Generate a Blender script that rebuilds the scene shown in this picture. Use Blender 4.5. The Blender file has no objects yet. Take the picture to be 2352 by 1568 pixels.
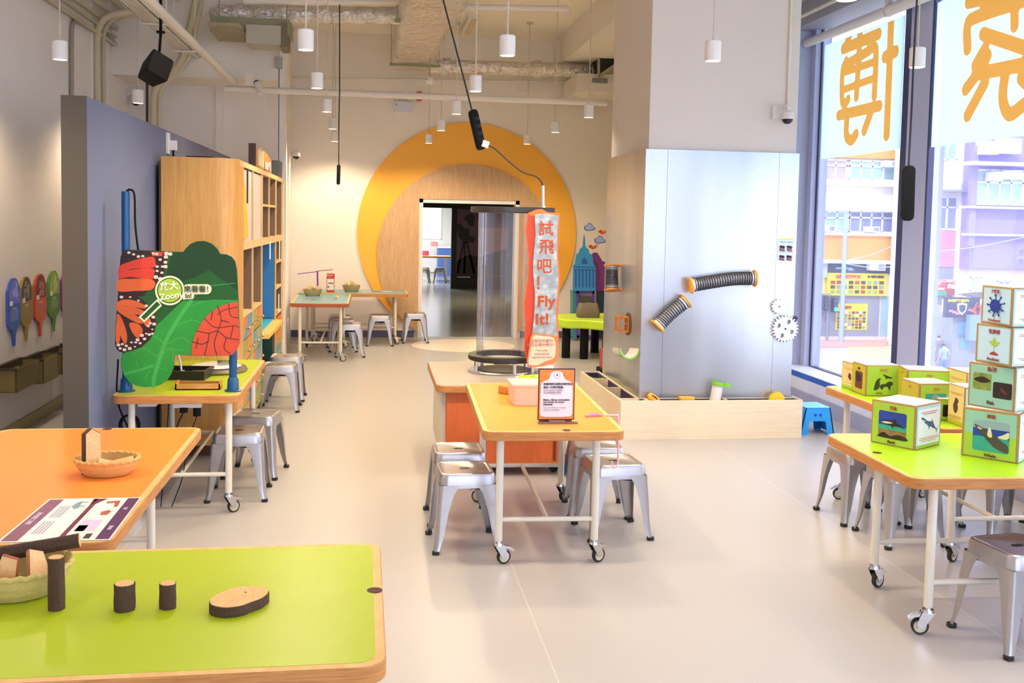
import bpy, bmesh, math, random
from mathutils import Vector, Matrix
random.seed(7)
PI = math.pi
SC = bpy.context.scene
COL = SC.collection

# ------------------------------------------------------------------ camera
FPX, PPX, PPY, EYE = 2300.0, 1176.0, 652.0, 1.7      # focal length in pixels of the 2352x1568 frame, principal point, eye height
_yd = Vector((855 - PPX, 500 - PPY, FPX)).normalized()            # depth axis of the room seen in the frame
_hz = Vector((1855 - PPX, 520 - PPY, FPX))                        # a second point of the horizon
_dn = _yd.cross(_hz).normalized()
if _dn.y < 0: _dn = -_dn
_xd = _dn.cross(_yd).normalized()
if _xd.x < 0: _xd = -_xd
ROT = Matrix((_xd, _yd, -_dn))                                    # camera axes (right, down, forward) to room axes
CAMPOS = Vector((0, 0, EYE))
cd = bpy.data.cameras.new('camera'); cam = bpy.data.objects.new('camera', cd); COL.objects.link(cam)
cd.sensor_width = 36.0; cd.sensor_fit = 'HORIZONTAL'; cd.lens = FPX / 2352 * 36
cd.shift_y = -(784 - PPY) / 2352; cd.clip_start = 0.05; cd.clip_end = 400
_r, _d, _f = (ROT @ Vector(v) for v in ((1, 0, 0), (0, 1, 0), (0, 0, 1)))
_m = Matrix((( _r.x, -_d.x, -_f.x, 0), (_r.y, -_d.y, -_f.y, 0), (_r.z, -_d.z, -_f.z, EYE), (0, 0, 0, 1)))
cam.matrix_world = _m
SC.camera = cam

# ------------------------------------------------------------------ light and exposure
SC.view_settings.view_transform = 'Standard'; SC.view_settings.look = 'None'
SC.view_settings.gamma = 1.0; SC.view_settings.use_curve_mapping = False
SC.view_settings.exposure = 0.53
w = bpy.data.worlds.new('sky'); SC.world = w; w.use_nodes = True
bg = w.node_tree.nodes['Background']; bg.inputs[0].default_value = (0.72, 0.78, 1.0, 1); bg.inputs[1].default_value = 3.2
sl = bpy.data.lights.new('sun', 'SUN'); sl.energy = 1.9; sl.angle = 0.06; sl.color = (1, 0.98, 0.97)
so = bpy.data.objects.new('sun', sl); COL.objects.link(so)
so.rotation_euler = Vector((0.45, 0.75, -0.85)).to_track_quat('-Z', 'Y').to_euler()   # from behind the building onto the street
LAMP_W = 50.0

# ------------------------------------------------------------------ pixel -> place helpers (rays of the camera met with real planes)
def _ray(x, y): return ROT @ Vector((x - PPX, y - PPY, FPX))
def PZ(x, y, z=0.0):
    d = _ray(x, y); return CAMPOS + d * ((z - EYE) / d.z)
def PYY(x, y, Y):
    d = _ray(x, y); return CAMPOS + d * (Y / d.y)
def PXX(x, y, X):
    d = _ray(x, y); return CAMPOS + d * (X / d.x)

# ------------------------------------------------------------------ materials
def lin(c):
    if isinstance(c, str):
        c = [int(c[i:i + 2], 16) / 255 for i in (0, 2, 4)]
    return tuple(v / 12.92 if v <= 0.04045 else ((v + 0.055) / 1.055) ** 2.4 for v in c)
MATS = {}
def M(name, col, rough=0.5, metal=0.0, var=0.06, scale=18.0, bump=0.0, bscale=60.0, emit=0.0, coat=0.0, spec=0.5):
    if name in MATS: return MATS[name]
    m = bpy.data.materials.new(name); m.use_nodes = True; nt = m.node_tree; b = nt.nodes['Principled BSDF']
    c = lin(col)
    tc = nt.nodes.new('ShaderNodeTexCoord'); nz = nt.nodes.new('ShaderNodeTexNoise')
    nz.inputs['Scale'].default_value = scale; nz.inputs['Detail'].default_value = 3
    nt.links.new(tc.outputs['Object'], nz.inputs['Vector'])
    mx = nt.nodes.new('ShaderNodeMix'); mx.data_type = 'RGBA'
    mx.inputs[6].default_value = (*[v * (1 - var) for v in c], 1); mx.inputs[7].default_value = (*[min(1, v * (1 + var)) for v in c], 1)
    nt.links.new(nz.outputs['Fac'], mx.inputs[0]); nt.links.new(mx.outputs[2], b.inputs['Base Color'])
    b.inputs['Roughness'].default_value = rough; b.inputs['Metallic'].default_value = metal
    b.inputs['Coat Weight'].default_value = coat; b.inputs['Specular IOR Level'].default_value = spec
    if emit:
        b.inputs['Emission Color'].default_value = (*c, 1); b.inputs['Emission Strength'].default_value = emit
    if bump:
        n2 = nt.nodes.new('ShaderNodeTexNoise'); n2.inputs['Scale'].default_value = bscale; n2.inputs['Detail'].default_value = 4
        nt.links.new(tc.outputs['Object'], n2.inputs['Vector'])
        bp = nt.nodes.new('ShaderNodeBump'); bp.inputs['Strength'].default_value = bump; bp.inputs['Distance'].default_value = 0.01
        nt.links.new(n2.outputs['Fac'], bp.inputs['Height']); nt.links.new(bp.outputs[0], b.inputs['Normal'])
    MATS[name] = m; return m
def WOOD(name, c1, c2, stretch=(1, 1, 1), scale=6.0, rough=0.45, detail=6, dist=1.2):
    """stretched-noise grain; stretch is small along the grain"""
    if name in MATS: return MATS[name]
    m = bpy.data.materials.new(name); m.use_nodes = True; nt = m.node_tree; b = nt.nodes['Principled BSDF']
    tc = nt.nodes.new('ShaderNodeTexCoord'); mp = nt.nodes.new('ShaderNodeMapping'); mp.inputs['Scale'].default_value = stretch
    nt.links.new(tc.outputs['Object'], mp.inputs['Vector'])
    nz = nt.nodes.new('ShaderNodeTexNoise'); nz.inputs['Scale'].default_value = scale; nz.inputs['Detail'].default_value = detail
    nz.inputs['Distortion'].default_value = dist; nz.inputs['Roughness'].default_value = 0.6
    nt.links.new(mp.outputs[0], nz.inputs['Vector'])
    rp = nt.nodes.new('ShaderNodeValToRGB'); rp.color_ramp.elements[0].position = 0.3; rp.color_ramp.elements[1].position = 0.7
    rp.color_ramp.elements[0].color = (*lin(c1), 1); rp.color_ramp.elements[1].color = (*lin(c2), 1)
    nt.links.new(nz.outputs['Fac'], rp.inputs[0]); nt.links.new(rp.outputs[0], b.inputs['Base Color'])
    b.inputs['Roughness'].default_value = rough
    MATS[name] = m; return m
def THIN(name, tint, gloss=0.08, rough=0.02, body=0.0, bodycol='ffffff'):
    """thin clear sheet: mostly straight-through, with a reflection that grows at grazing angles and a little body colour"""
    if name in MATS: return MATS[name]
    m = bpy.data.materials.new(name); m.use_nodes = True; nt = m.node_tree; nt.nodes.clear()
    out = nt.nodes.new('ShaderNodeOutputMaterial'); tr = nt.nodes.new('ShaderNodeBsdfTransparent'); tr.inputs[0].default_value = (*lin(tint), 1)
    gl = nt.nodes.new('ShaderNodeBsdfGlossy'); gl.inputs['Roughness'].default_value = rough
    fr = nt.nodes.new('ShaderNodeLayerWeight'); fr.inputs[0].default_value = 0.25
    mul = nt.nodes.new('ShaderNodeMath'); mul.operation = 'MULTIPLY_ADD'; mul.inputs[1].default_value = 0.5; mul.inputs[2].default_value = gloss * 0.3
    nt.links.new(fr.outputs['Fresnel'], mul.inputs[0])
    mx = nt.nodes.new('ShaderNodeMixShader'); nt.links.new(mul.outputs[0], mx.inputs[0]); nt.links.new(tr.outputs[0], mx.inputs[1]); nt.links.new(gl.outputs[0], mx.inputs[2])
    last = mx
    if body:
        df = nt.nodes.new('ShaderNodeBsdfDiffuse'); df.inputs[0].default_value = (*lin(bodycol), 1)
        m2 = nt.nodes.new('ShaderNodeMixShader'); m2.inputs[0].default_value = body
        nt.links.new(mx.outputs[0], m2.inputs[1]); nt.links.new(df.outputs[0], m2.inputs[2]); last = m2
    nt.links.new(last.outputs[0], out.inputs[0]); MATS[name] = m; return m
def BACKLIT(name, col, k=0.75):
    """translucent film: passes on the daylight that falls on its far side"""
    if name in MATS: return MATS[name]
    m = bpy.data.materials.new(name); m.use_nodes = True; nt = m.node_tree; nt.nodes.clear()
    out = nt.nodes.new('ShaderNodeOutputMaterial'); tl = nt.nodes.new('ShaderNodeBsdfTranslucent'); tl.inputs[0].default_value = (*lin(col), 1)
    df = nt.nodes.new('ShaderNodeBsdfDiffuse'); df.inputs[0].default_value = (*lin(col), 1)
    mx = nt.nodes.new('ShaderNodeMixShader'); mx.inputs[0].default_value = 1 - k
    nt.links.new(tl.outputs[0], mx.inputs[1]); nt.links.new(df.outputs[0], mx.inputs[2]); nt.links.new(mx.outputs[0], out.inputs[0])
    MATS[name] = m; return m

# ------------------------------------------------------------------ mesh builder
def rrect(w, h, r, n=5, cx=0, cy=0):
    """outline of a rounded rectangle, counter-clockwise"""
    r = min(r, w / 2 - 1e-5, h / 2 - 1e-5); pts = []
    for sx, sy, a0 in ((1, 1, 0), (-1, 1, PI / 2), (-1, -1, PI), (1, -1, 1.5 * PI)):
        for k in range(n + 1):
            a = a0 + PI / 2 * k / n
            pts.append((cx + sx * (w / 2 - r) + r * math.cos(a), cy + sy * (h / 2 - r) + r * math.sin(a)))
    return pts
def circ(r, n=24, cx=0, cy=0, a0=0.0): return [(cx + r * math.cos(a0 + 2 * PI * k / n), cy + r * math.sin(a0 + 2 * PI * k / n)) for k in range(n)]
class MB:
    def __init__(s): s.v = []; s.f = []; s.mi = []; s.cur = 0
    def mat(s, i): s.cur = i; return s
    def add(s, vs, fs):
        o = len(s.v); s.v += [tuple(p) for p in vs]
        for f in fs: s.f.append([o + i for i in f]); s.mi.append(s.cur)
        return s
    def box(s, c, d, rot=None):
        x, y, z = d[0] / 2, d[1] / 2, d[2] / 2; c = Vector(c)
        vs = [Vector((sx * x, sy * y, sz * z)) for sz in (-1, 1) for sx, sy in ((-1, -1), (1, -1), (1, 1), (-1, 1))]
        if rot is not None:
            if not isinstance(rot, Matrix): rot = Matrix.Rotation(rot, 3, 'Z')
            vs = [rot @ p for p in vs]
        return s.add([c + p for p in vs], [(0, 3, 2, 1), (4, 5, 6, 7), (0, 1, 5, 4), (1, 2, 6, 5), (2, 3, 7, 6), (3, 0, 4, 7)])
    def span(s, a, b):
        return s.box([(a[i] + b[i]) / 2 for i in range(3)], [abs(b[i] - a[i]) for i in range(3)])
    def loft(s, rings, cap0=True, cap1=True, close=True):
        n = len(rings[0]); vs = [p for r in rings for p in r]; fs = []
        for k in range(len(rings) - 1):
            for i in range(n if close else n - 1):
                j = (i + 1) % n; fs.append((k * n + i, k * n + j, (k + 1) * n + j, (k + 1) * n + i))
        if cap0: fs.append(tuple(range(n - 1, -1, -1)))
        if cap1: fs.append(tuple((len(rings) - 1) * n + i for i in range(n)))
        return s.add(vs, fs)
    def prism(s, pts, z0, z1, bev=0.0):
        """2-D outline extruded along z, with a small chamfer at both rims"""
        if not bev: return s.loft([[(x, y, z0) for x, y in pts], [(x, y, z1) for x, y in pts]])
        cx = sum(p[0] for p in pts) / len(pts); cy = sum(p[1] for p in pts) / len(pts)
        def ins(b):
            n = len(pts); o = []
            for i in range(n):
                p0, p1, p2 = Vector(pts[i - 1]), Vector(pts[i]), Vector(pts[(i + 1) % n])
                d1 = (p1 - p0); d2 = (p2 - p1)
                t = (d1.normalized() if d1.length > 1e-9 else Vector((0, 0))) + (d2.normalized() if d2.length > 1e-9 else Vector((0, 0)))
                nn = Vector((-t.y, t.x)); nn = nn.normalized() if nn.length > 1e-9 else Vector((cx, cy)) - p1
                q = p1 + nn * b; o.append((q.x, q.y))
            return o
        q = ins(bev)
        return s.loft([[(x, y, z0) for x, y in q], [(x, y, z0 + bev) for x, y in pts], [(x, y, z1 - bev) for x, y in pts], [(x, y, z1) for x, y in q]])
    def slab(s, frame, pts, t0, t1):
        """outline pts in the frame (origin, u, v, n) extruded from t0 to t1 along n"""
        o, u, v, n = frame
        return s.loft([[o + u * x + v * y + n * t for x, y in pts] for t in (t0, t1)])
    def poly3(s, pts, n, t):
        """closed 3-D outline extruded by t along n"""
        n = Vector(n); return s.loft([[Vector(p) for p in pts], [Vector(p) + n * t for p in pts]])
    def face(s, pts): return s.add(pts, [tuple(range(len(pts)))])
    def cyl(s, a, b, r, n=16, r2=None, caps=True):
        a, b = Vector(a), Vector(b); d = (b - a).normalized()
        u = d.orthogonal().normalized(); v = d.cross(u); r2 = r if r2 is None else r2
        R = [[p + u * (q * math.cos(2 * PI * k / n)) + v * (q * math.sin(2 * PI * k / n)) for k in range(n)] for p, q in ((a, r), (b, r2))]
        return s.loft(R, caps, caps)
    def tube(s, path, r, n=8, caps=True):
        P = [Vector(p) for p in path]; rings = []; u = None
        for i, p in enumerate(P):
            d = (P[min(i + 1, len(P) - 1)] - P[max(i - 1, 0)]).normalized()
            if u is None: u = d.orthogonal().normalized()
            u = (u - d * u.dot(d)).normalized(); v = d.cross(u)
            rr = r[i] if isinstance(r, (list, tuple)) else r
            rings.append([p + u * (rr * math.cos(2 * PI * k / n)) + v * (rr * math.sin(2 * PI * k / n)) for k in range(n)])
        return s.loft(rings, caps, caps)
    def lathe(s, prof, c=(0, 0, 0), n=28, closed=False):
        """profile of (radius, z) turned about the vertical through c"""
        rings = [[(c[0] + max(r, 1e-5) * math.cos(2 * PI * k / n), c[1] + max(r, 1e-5) * math.sin(2 * PI * k / n), c[2] + z) for k in range(n)] for r, z in prof]
        if closed: rings.append(rings[0]); return s.loft(rings, False, False)
        return s.loft(rings, True, True)
    def ball(s, c, r, n=14, sc=(1, 1, 1)):
        k = 8; rings = []
        for i in range(k + 1):
            a = -PI / 2 + PI * i / k; q = max(math.cos(a), 1e-3)
            rings.append([(c[0] + sc[0] * r * q * math.cos(2 * PI * j / n), c[1] + sc[1] * r * q * math.sin(2 * PI * j / n), c[2] + sc[2] * r * math.sin(a)) for j in range(n)])
        return s.loft(rings)
    def xf(s, m):
        s.v = [tuple(m @ Vector(p)) for p in s.v]; return s
    def build(s, name, mats, parent=None, smooth=35, loc=None, rotz=0.0):
        me = bpy.data.meshes.new(name); me.from_pydata(s.v, [], s.f)
        for m in (mats if isinstance(mats, (list, tuple)) else [mats]): me.materials.append(m)
        me.polygons.foreach_set('material_index', s.mi)
        bm = bmesh.new(); bm.from_mesh(me); bmesh.ops.recalc_face_normals(bm, faces=bm.faces); bm.to_mesh(me); bm.free()
        if smooth:
            me.polygons.foreach_set('use_smooth', [True] * len(me.polygons)); me.set_sharp_from_angle(angle=math.radians(smooth))
        me.update()
        o = bpy.data.objects.new(name, me); COL.objects.link(o)
        if parent is not None: o.parent = parent
        if loc is not None: o.location = loc
        o.rotation_euler.z = rotz
        return o
def arc_path(pts, r=0.06, n=5):
    """polyline with its corners rounded"""
    P = [Vector(p) for p in pts]; out = [P[0]]
    for i in range(1, len(P) - 1):
        a, b, c = P[i - 1], P[i], P[i + 1]; d1 = (a - b); d2 = (c - b); q = min(r, d1.length * .45, d2.length * .45)
        s0 = b + d1.normalized() * q; s1 = b + d2.normalized() * q
        for k in range(n + 1):
            t = k / n; out.append(s0 * (1 - t) ** 2 + b * 2 * t * (1 - t) + s1 * t * t)
    out.append(P[-1]); return out
def catmull(pts, n=8):
    P = [Vector(p) for p in pts]; P = [P[0] * 2 - P[1]] + P + [P[-1] * 2 - P[-2]]; out = []
    for i in range(1, len(P) - 2):
        p0, p1, p2, p3 = P[i - 1:i + 3]
        for k in range(n):
            t = k / n; out.append(.5 * ((2 * p1) + (p2 - p0) * t + (2 * p0 - 5 * p1 + 4 * p2 - p3) * t * t + (3 * p1 - p0 - 3 * p2 + p3) * t ** 3))
    out.append(P[-2]); return out
def smooth_poly(pts, n=5):
    """closed smooth outline through 2-D points"""
    P = [Vector(p) for p in pts]; m = len(P); out = []
    for i in range(m):
        p0, p1, p2, p3 = P[i - 1], P[i], P[(i + 1) % m], P[(i + 2) % m]
        for k in range(n):
            t = k / n; q = .5 * ((2 * p1) + (p2 - p0) * t + (2 * p0 - 5 * p1 + 4 * p2 - p3) * t * t + (3 * p1 - p0 - 3 * p2 + p3) * t ** 3)
            out.append(tuple(q))
    return out
def stroke2(path, wd, n=5):
    """outline of a round-ended brush stroke along a 2-D polyline"""
    P = [Vector(p) for p in path]; L = []; R = []
    for i, p in enumerate(P):
        d = (P[min(i + 1, len(P) - 1)] - P[max(i - 1, 0)]).normalized(); nn = Vector((-d.y, d.x))
        L.append(p + nn * wd / 2); R.append(p - nn * wd / 2)
    def cap(c, d0):
        a0 = math.atan2(d0.y, d0.x)
        return [c + Vector((math.cos(a0 - PI * k / n), math.sin(a0 - PI * k / n))) * (wd / 2) for k in range(1, n)]
    d = (P[-1] - P[-2]).normalized(); e = (P[0] - P[1]).normalized()
    return [tuple(p) for p in L + cap(P[-1], Vector((-d.y, d.x))) + R[::-1] + cap(P[0], Vector((-e.y, e.x)))]

# ------------------------------------------------------------------ naming
def tag(o, label, cat, group=None, kind=None):
    o['label'] = label; o['category'] = cat
    if group: o['group'] = group
    if kind: o['kind'] = kind
    return o
def thing(name, label, cat, loc=(0, 0, 0), rotz=0.0, group=None):
    o = bpy.data.objects.new(name, None); o.empty_display_size = 0.1; COL.objects.link(o)
    o.location = loc; o.rotation_euler.z = rotz
    return tag(o, label, cat, group)
def struct(o, label=None):
    o['kind'] = 'structure'
    if label: o['label'] = label
    return o
KIDS = {}
def tree_copy(o, parent=None):
    c = o.copy(); COL.objects.link(c)
    if parent is not None: c.parent = parent
    for ch in o.children: tree_copy(ch, c)
    return c
def dup(root, loc, rotz, label, group=None):
    r = tree_copy(root); r.location = loc; r.rotation_euler.z = rotz; r['label'] = label
    if group: r['group'] = group
    return r
def text(body, size, mat, parent, frame, at=(0, 0), align='CENTER', depth=0.0006, lift=0.0008, name='lettering', sx=1.0, shear=0.0, spacing=1.0, bold=0.0, line=1.0, rot=0.0):
    """lettering lying on the frame (origin, u, v, n)"""
    cu = bpy.data.curves.new(name, 'FONT'); cu.body = body; cu.size = size; cu.align_x = align; cu.align_y = 'CENTER'
    cu.extrude = depth; cu.shear = shear; cu.space_character = spacing; cu.offset = bold; cu.space_line = line; cu.resolution_u = 3
    cu.materials.append(mat)
    tmp = bpy.data.objects.new(name, cu); me = bpy.data.meshes.new_from_object(tmp)      # outlines of the letters as one mesh
    bpy.data.objects.remove(tmp); bpy.data.curves.remove(cu)
    if not me.materials: me.materials.append(mat)
    o = bpy.data.objects.new(name, me); COL.objects.link(o)
    org, u, v, n = frame
    p = org + u * at[0] + v * at[1] + n * (lift + depth)
    u = u.normalized(); v = v.normalized(); n = u.cross(v).normalized()
    if rot:
        u, v = u * math.cos(rot) + v * math.sin(rot), v * math.cos(rot) - u * math.sin(rot)
    mw = Matrix(((u.x * sx, v.x, n.x, p.x), (u.y * sx, v.y, n.y, p.y), (u.z * sx, v.z, n.z, p.z), (0, 0, 0, 1)))
    if parent is not None:
        o.parent = parent; pm = Matrix.Translation(parent.location) @ Matrix.Rotation(parent.rotation_euler.z, 4, 'Z')
        q = parent.parent
        while q is not None:
            pm = Matrix.Translation(q.location) @ Matrix.Rotation(q.rotation_euler.z, 4, 'Z') @ pm; q = q.parent
        if frame_local.get('on'): pm = Matrix.Identity(4)
        o.matrix_local = pm.inverted() @ mw
    else: o.matrix_world = mw
    return o
def to_ceiling(p, q):
    """where the line from p through q meets the ceiling"""
    p, q = Vector(p), Vector(q); return p + (q - p) * ((ZC - p.z) / (q.z - p.z))
ZC = 4.27
frame_local = {'on': False}

# shared materials
WALLW = M('wall_white', 'ebe3da', .75, var=.02, scale=3, bump=.05, bscale=180)
CEILW = M('ceiling_white', 'ece4d6', .8, var=.03, scale=2, bump=.05, bscale=90)
WHITE = M('white_paint', 'e6e2dc', .45, var=.02)
PIPEW = M('painted_pipe', 'e0d8c8', .4, var=.03)
BLACK = M('black_plastic', '0a0a0c', .6, var=.1, spec=.2)
DARKR = M('dark_rubber', '211f1e', .65, var=.1)
STEEL = M('brushed_steel', 'b9b9bb', .3, metal=1, var=.06)
CHROME = M('chrome', 'd6d6d6', .15, metal=1, var=.03)
SILVER = M('silver_lacquer', 'b4b2b3', .3, metal=.75, var=.05, scale=30)
CREAM = M('cream_powdercoat', 'ded8c6', .35, var=.03)
PLY = WOOD('plywood_edge', 'a8662c', 'cf9450', (1.2, 1.2, 26), 5, .5)
PLYTOP = WOOD('plywood_rim', 'd9a765', 'e6bd80', (3, 1, 3), 6, .5)
PAPER = M('paper_white', 'eeeae6', .7, var=.02)
CARD = M('cardboard', 'a67f4d', .85, var=.1, scale=60)
# ================================================================== the setting
ZC = 4.27                                            # ceiling height
def floor_mat():
    m = bpy.data.materials.new('vinyl_floor'); m.use_nodes = True; nt = m.node_tree; b = nt.nodes['Principled BSDF']
    tc = nt.nodes.new('ShaderNodeTexCoord'); n1 = nt.nodes.new('ShaderNodeTexNoise'); n1.inputs['Scale'].default_value = 220; n1.inputs['Detail'].default_value = 2
    nt.links.new(tc.outputs['Object'], n1.inputs['Vector'])
    rp = nt.nodes.new('ShaderNodeValToRGB'); rp.color_ramp.elements[0].position = .35; rp.color_ramp.elements[1].position = .65
    rp.color_ramp.elements[0].color = (*lin('adaaa8'), 1); rp.color_ramp.elements[1].color = (*lin('b7b4b2'), 1)
    nt.links.new(n1.outputs['Fac'], rp.inputs[0])
    # welded seams of the vinyl sheets, every 1.93 m across
    sp = nt.nodes.new('ShaderNodeSeparateXYZ'); nt.links.new(tc.outputs['Object'], sp.inputs[0])
    a = nt.nodes.new('ShaderNodeMath'); a.operation = 'ADD'; a.inputs[1].default_value = 20 * 1.93 - .70; nt.links.new(sp.outputs[0], a.inputs[0])
    md = nt.nodes.new('ShaderNodeMath'); md.operation = 'MODULO'; md.inputs[1].default_value = 1.93; nt.links.new(a.outputs[0], md.inputs[0])
    lt = nt.nodes.new('ShaderNodeMath'); lt.operation = 'LESS_THAN'; lt.inputs[1].default_value = .004; nt.links.new(md.outputs[0], lt.inputs[0])
    mx = nt.nodes.new('ShaderNodeMix'); mx.data_type = 'RGBA'; nt.links.new(lt.outputs[0], mx.inputs[0]); nt.links.new(rp.outputs[0], mx.inputs[6])
    mx.inputs[7].default_value = (*lin('d2cac2'), 1); nt.links.new(mx.outputs[2], b.inputs['Base Color'])
    b.inputs['Roughness'].default_value = .3; b.inputs['Specular IOR Level'].default_value = .45
    return m
FLOORM = floor_mat()
struct(MB().span((-2.9, -3.2, -.2), (4.75, 14.45, 0)).build('floor', FLOORM))
DISC = M('floor_disc_cream', 'ecdccd', .3, var=.02)
c = PZ(1064, 793); tag(MB().prism(circ(.70, 56), 0, .002).build('floor_disc', DISC, loc=(c.x, c.y, .0005)), 'large cream circle inlaid in the floor before the doorway', 'floor marking', kind='structure')
# walls
struct(MB().span((-2.87, -3.2, 0), (-2.67, 11.8, ZC)).build('wall_left', WALLW))
struct(MB().poly3([(-2.67, 11.6, 0), (-.97, 11.6, 0), (-1.13, 14.35, 0), (-2.67, 14.35, 0)], (0, 0, 1), ZC).build('wall_left_return', WALLW))
struct(MB().span((-2.87, -3.4, 0), (-.6, -3.2, ZC)).span((-.6, -3.4, 0), (4.75, -3.2, .31)).span((-.6, -3.4, 3.75), (4.75, -3.2, ZC)).build('wall_rear', WALLW))  # wide unseen opening above sill height, added to let in more daylight
YB = 14.35
DX0, DX1, DZ = .66, 2.10, 1.985                       # doorway in the back wall
mb = MB(); mb.span((-1.3, YB, 0), (DX0, YB + .2, ZC)); mb.span((DX1, YB, 0), (4.1, YB + .2, ZC)); mb.span((DX0, YB, DZ), (DX1, YB + .2, ZC))
struct(mb.build('wall_back', WALLW))
struct(MB().span((3.75, 9.72, 0), (4.1, 14.4, ZC)).build('wall_right_far', WALLW))
BLUEG = M('blue_grey_panel', 'a9adc4', .45, var=.02)
ALU = M('window_aluminium', 'b6bbd6', .4, var=.03)
struct(MB().span((3.38, 9.52, 0), (4.40, 9.72, 3.62)).build('wall_right_return', BLUEG))
struct(MB().span((3.38, 9.52, 3.62), (4.40, 9.72, ZC)).build('wall_right_lintel', WALLW))
mb = MB(); mb.span((-2.9, -3.4, ZC), (4.75, 14.55, ZC + .2)); struct(mb.build('ceiling', CEILW))
struct(MB().span((-2.67, 10.9, 3.12), (-1.0, 11.6, ZC)).build('beam_left', CEILW))
struct(MB().span((2.55, 9.0, 3.88), (3.5, YB, ZC)).build('beam_right', M('beam_white', 'e2dcd4', .7, var=.02)))
struct(MB().span((3.5, -3.2, 3.85), (4.6, 9.52, ZC)).build('beam_window', M('beam_white', 'e2dcd4', .7, var=.02)))
BASEB = M('baseboard_slate', '56577a', .4, var=.05)
struct(MB().span((-1.12, YB - .012, 0), (DX0 - .05, YB, .1)).build('baseboard_back', BASEB))
struct(MB().span((DX1 + .05, YB - .012, 0), (3.7, YB, .1)).build('baseboard_back_right', BASEB))
struct(MB().span((-2.67, -3.2, 0), (-2.655, 11.6, .1)).build('baseboard_left', M('baseboard_olive', '9c9160', .4)))
# door frame
d1 = tag(MB().span((DX0, YB - .03, 0), (DX0 + .055, YB + .2, DZ)).span((DX1 - .055, YB - .03, 0), (DX1, YB + .2, DZ)).span((DX0, YB - .03, DZ - .055), (DX1, YB + .2, DZ)).build('door_1', M('door_frame_white', 'eae6e4', .35)), 'white door frame in the wooden disc on the back wall', 'door frame', kind='structure')

# yellow crescent and wooden disc on the back wall
def clipped_disc(cx, cz, r, hole=None, n=96, z0=.0):
    return [(cx + r * math.cos(2 * PI * k / n), max(z0, cz + r * math.sin(2 * PI * k / n))) for k in range(n)]
RX = 1.365
def ring_panel(name, mat, cx, cz, r, holes, y0, y1):
    """disc standing against the wall, cut by the floor and by the doorway"""
    n = 128; out = clipped_disc(cx, cz, r, n=n, z0=.003)
    # keep the doorway open: split into a left and a right half joined above the door
    mb = MB()
    top = [p for p in out]
    L = [p for p in out if p[0] <= DX0]; R = [p for p in out if p[0] >= DX1]; T = [p for p in out if p[1] >= DZ]
    def zt(x, up):
        q = math.sqrt(max(r * r - (x - cx) ** 2, 0)); return cz + q if up else max(.003, cz - q)
    def strip(xa, xb, zlo=None, k=40):
        xs = [xa + (xb - xa) * i / k for i in range(k + 1)]
        pts = [(x, zt(x, True)) for x in xs[::-1]] + [(x, zlo if zlo is not None else zt(x, False)) for x in xs]
        return pts
    xa = cx - r + 1e-3; xb = cx + r - 1e-3
    xs = lambda a, b, k: [a + (b - a) * (1 - math.cos(PI * i / k)) / 2 for i in range(k + 1)]
    def zone(a, b, zlo):
        X = xs(a, b, 44)
        up = [(x, y0, zt(x, True)) for x in X]; lo = [(x, y0, zlo if zlo is not None else zt(x, False)) for x in X]
        mb.loft([up, lo, [(p[0], y1, p[2]) for p in lo], [(p[0], y1, p[2]) for p in up], up], False, False, close=False)
    zone(xa, DX0, None); zone(DX0, DX1, DZ); zone(DX1, xb, None)
    return mb.build(name, mat)
YEL = M('yellow_laminate', 'f7b53c', .5, var=.02)
BEECH = WOOD('beech_veneer', 'b89269', 'cdaa82', (9, 1, .7), 5, .5)
tag(ring_panel('crescent_panel', YEL, RX, 1.505, 1.575, None, YB - .028, YB - .001), 'big yellow round panel framing the doorway on the back wall', 'wall panel')
tag(ring_panel('wooden_disc_panel', BEECH, RX + .01, 1.18, 1.305, None, YB - .05, YB - .029), 'round beech veneer panel around the back doorway inside the yellow one', 'wall panel')

# blue-grey partition behind the tall cabinet
PART = M('partition_blue', '68728e', .6, var=.03, bump=.04, bscale=150)
PARTE = M('partition_edge', '4c463c', .6, var=.05)
struct(MB().span((-1.60, 5.5, 0), (-1.475, 10.85, 2.30)).mat(1).span((-1.601, 5.497, 0), (-1.474, 5.503, 2.301)).build('partition_wall', [PART, PARTE]), 'blue-grey free-standing partition wall beside the left tables')

# window wall on the right: bench-high sill, frames, panes
GX = 4.36
W1 = struct(bpy.data.objects.new('window_1', None)); COL.objects.link(W1); W1.location = (GX, 8.7, .31); W1['label'] = 'far tall shopfront window with a printed film'; W1['category'] = 'window'
W2 = struct(bpy.data.objects.new('window_2', None)); COL.objects.link(W2); W2.location = (GX, 5.6, .31); W2['label'] = 'near tall shopfront window cut by the right edge'; W2['category'] = 'window'
def at_parent(mb, name, mats, par, **k):
    o = mb.build(name, mats, par, **k); l = par.location.copy()
    for p in o.data.vertices: p.co = p.co - l
    return o
PANE = THIN('window_glass', 'fbfdff', .06)
SEAL = M('window_seal_navy', '33365e', .4)
at_parent(MB().span((GX - .005, 7.8, .31), (GX + .005, 9.5, 3.8)), 'pane', PANE, W1, smooth=0)
at_parent(MB().span((GX - .005, -3.2, .31), (GX + .005, 7.3, 3.8)), 'pane', PANE, W2, smooth=0)  # runs on unseen past the camera, lengthened for more daylight
at_parent(MB().span((GX - .08, 9.42, .31), (GX + .04, 9.515, 3.62)).span((GX - .02, 9.37, .31), (GX + .06, 9.42, 3.62)).mat(1).span((GX - .03, 9.405, .31), (GX - .01, 9.415, 3.62)).span((GX - .03, 7.93, .31), (GX + .02, 9.4, .318)), 'window_frame', [ALU, SEAL], W1, smooth=0)
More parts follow.
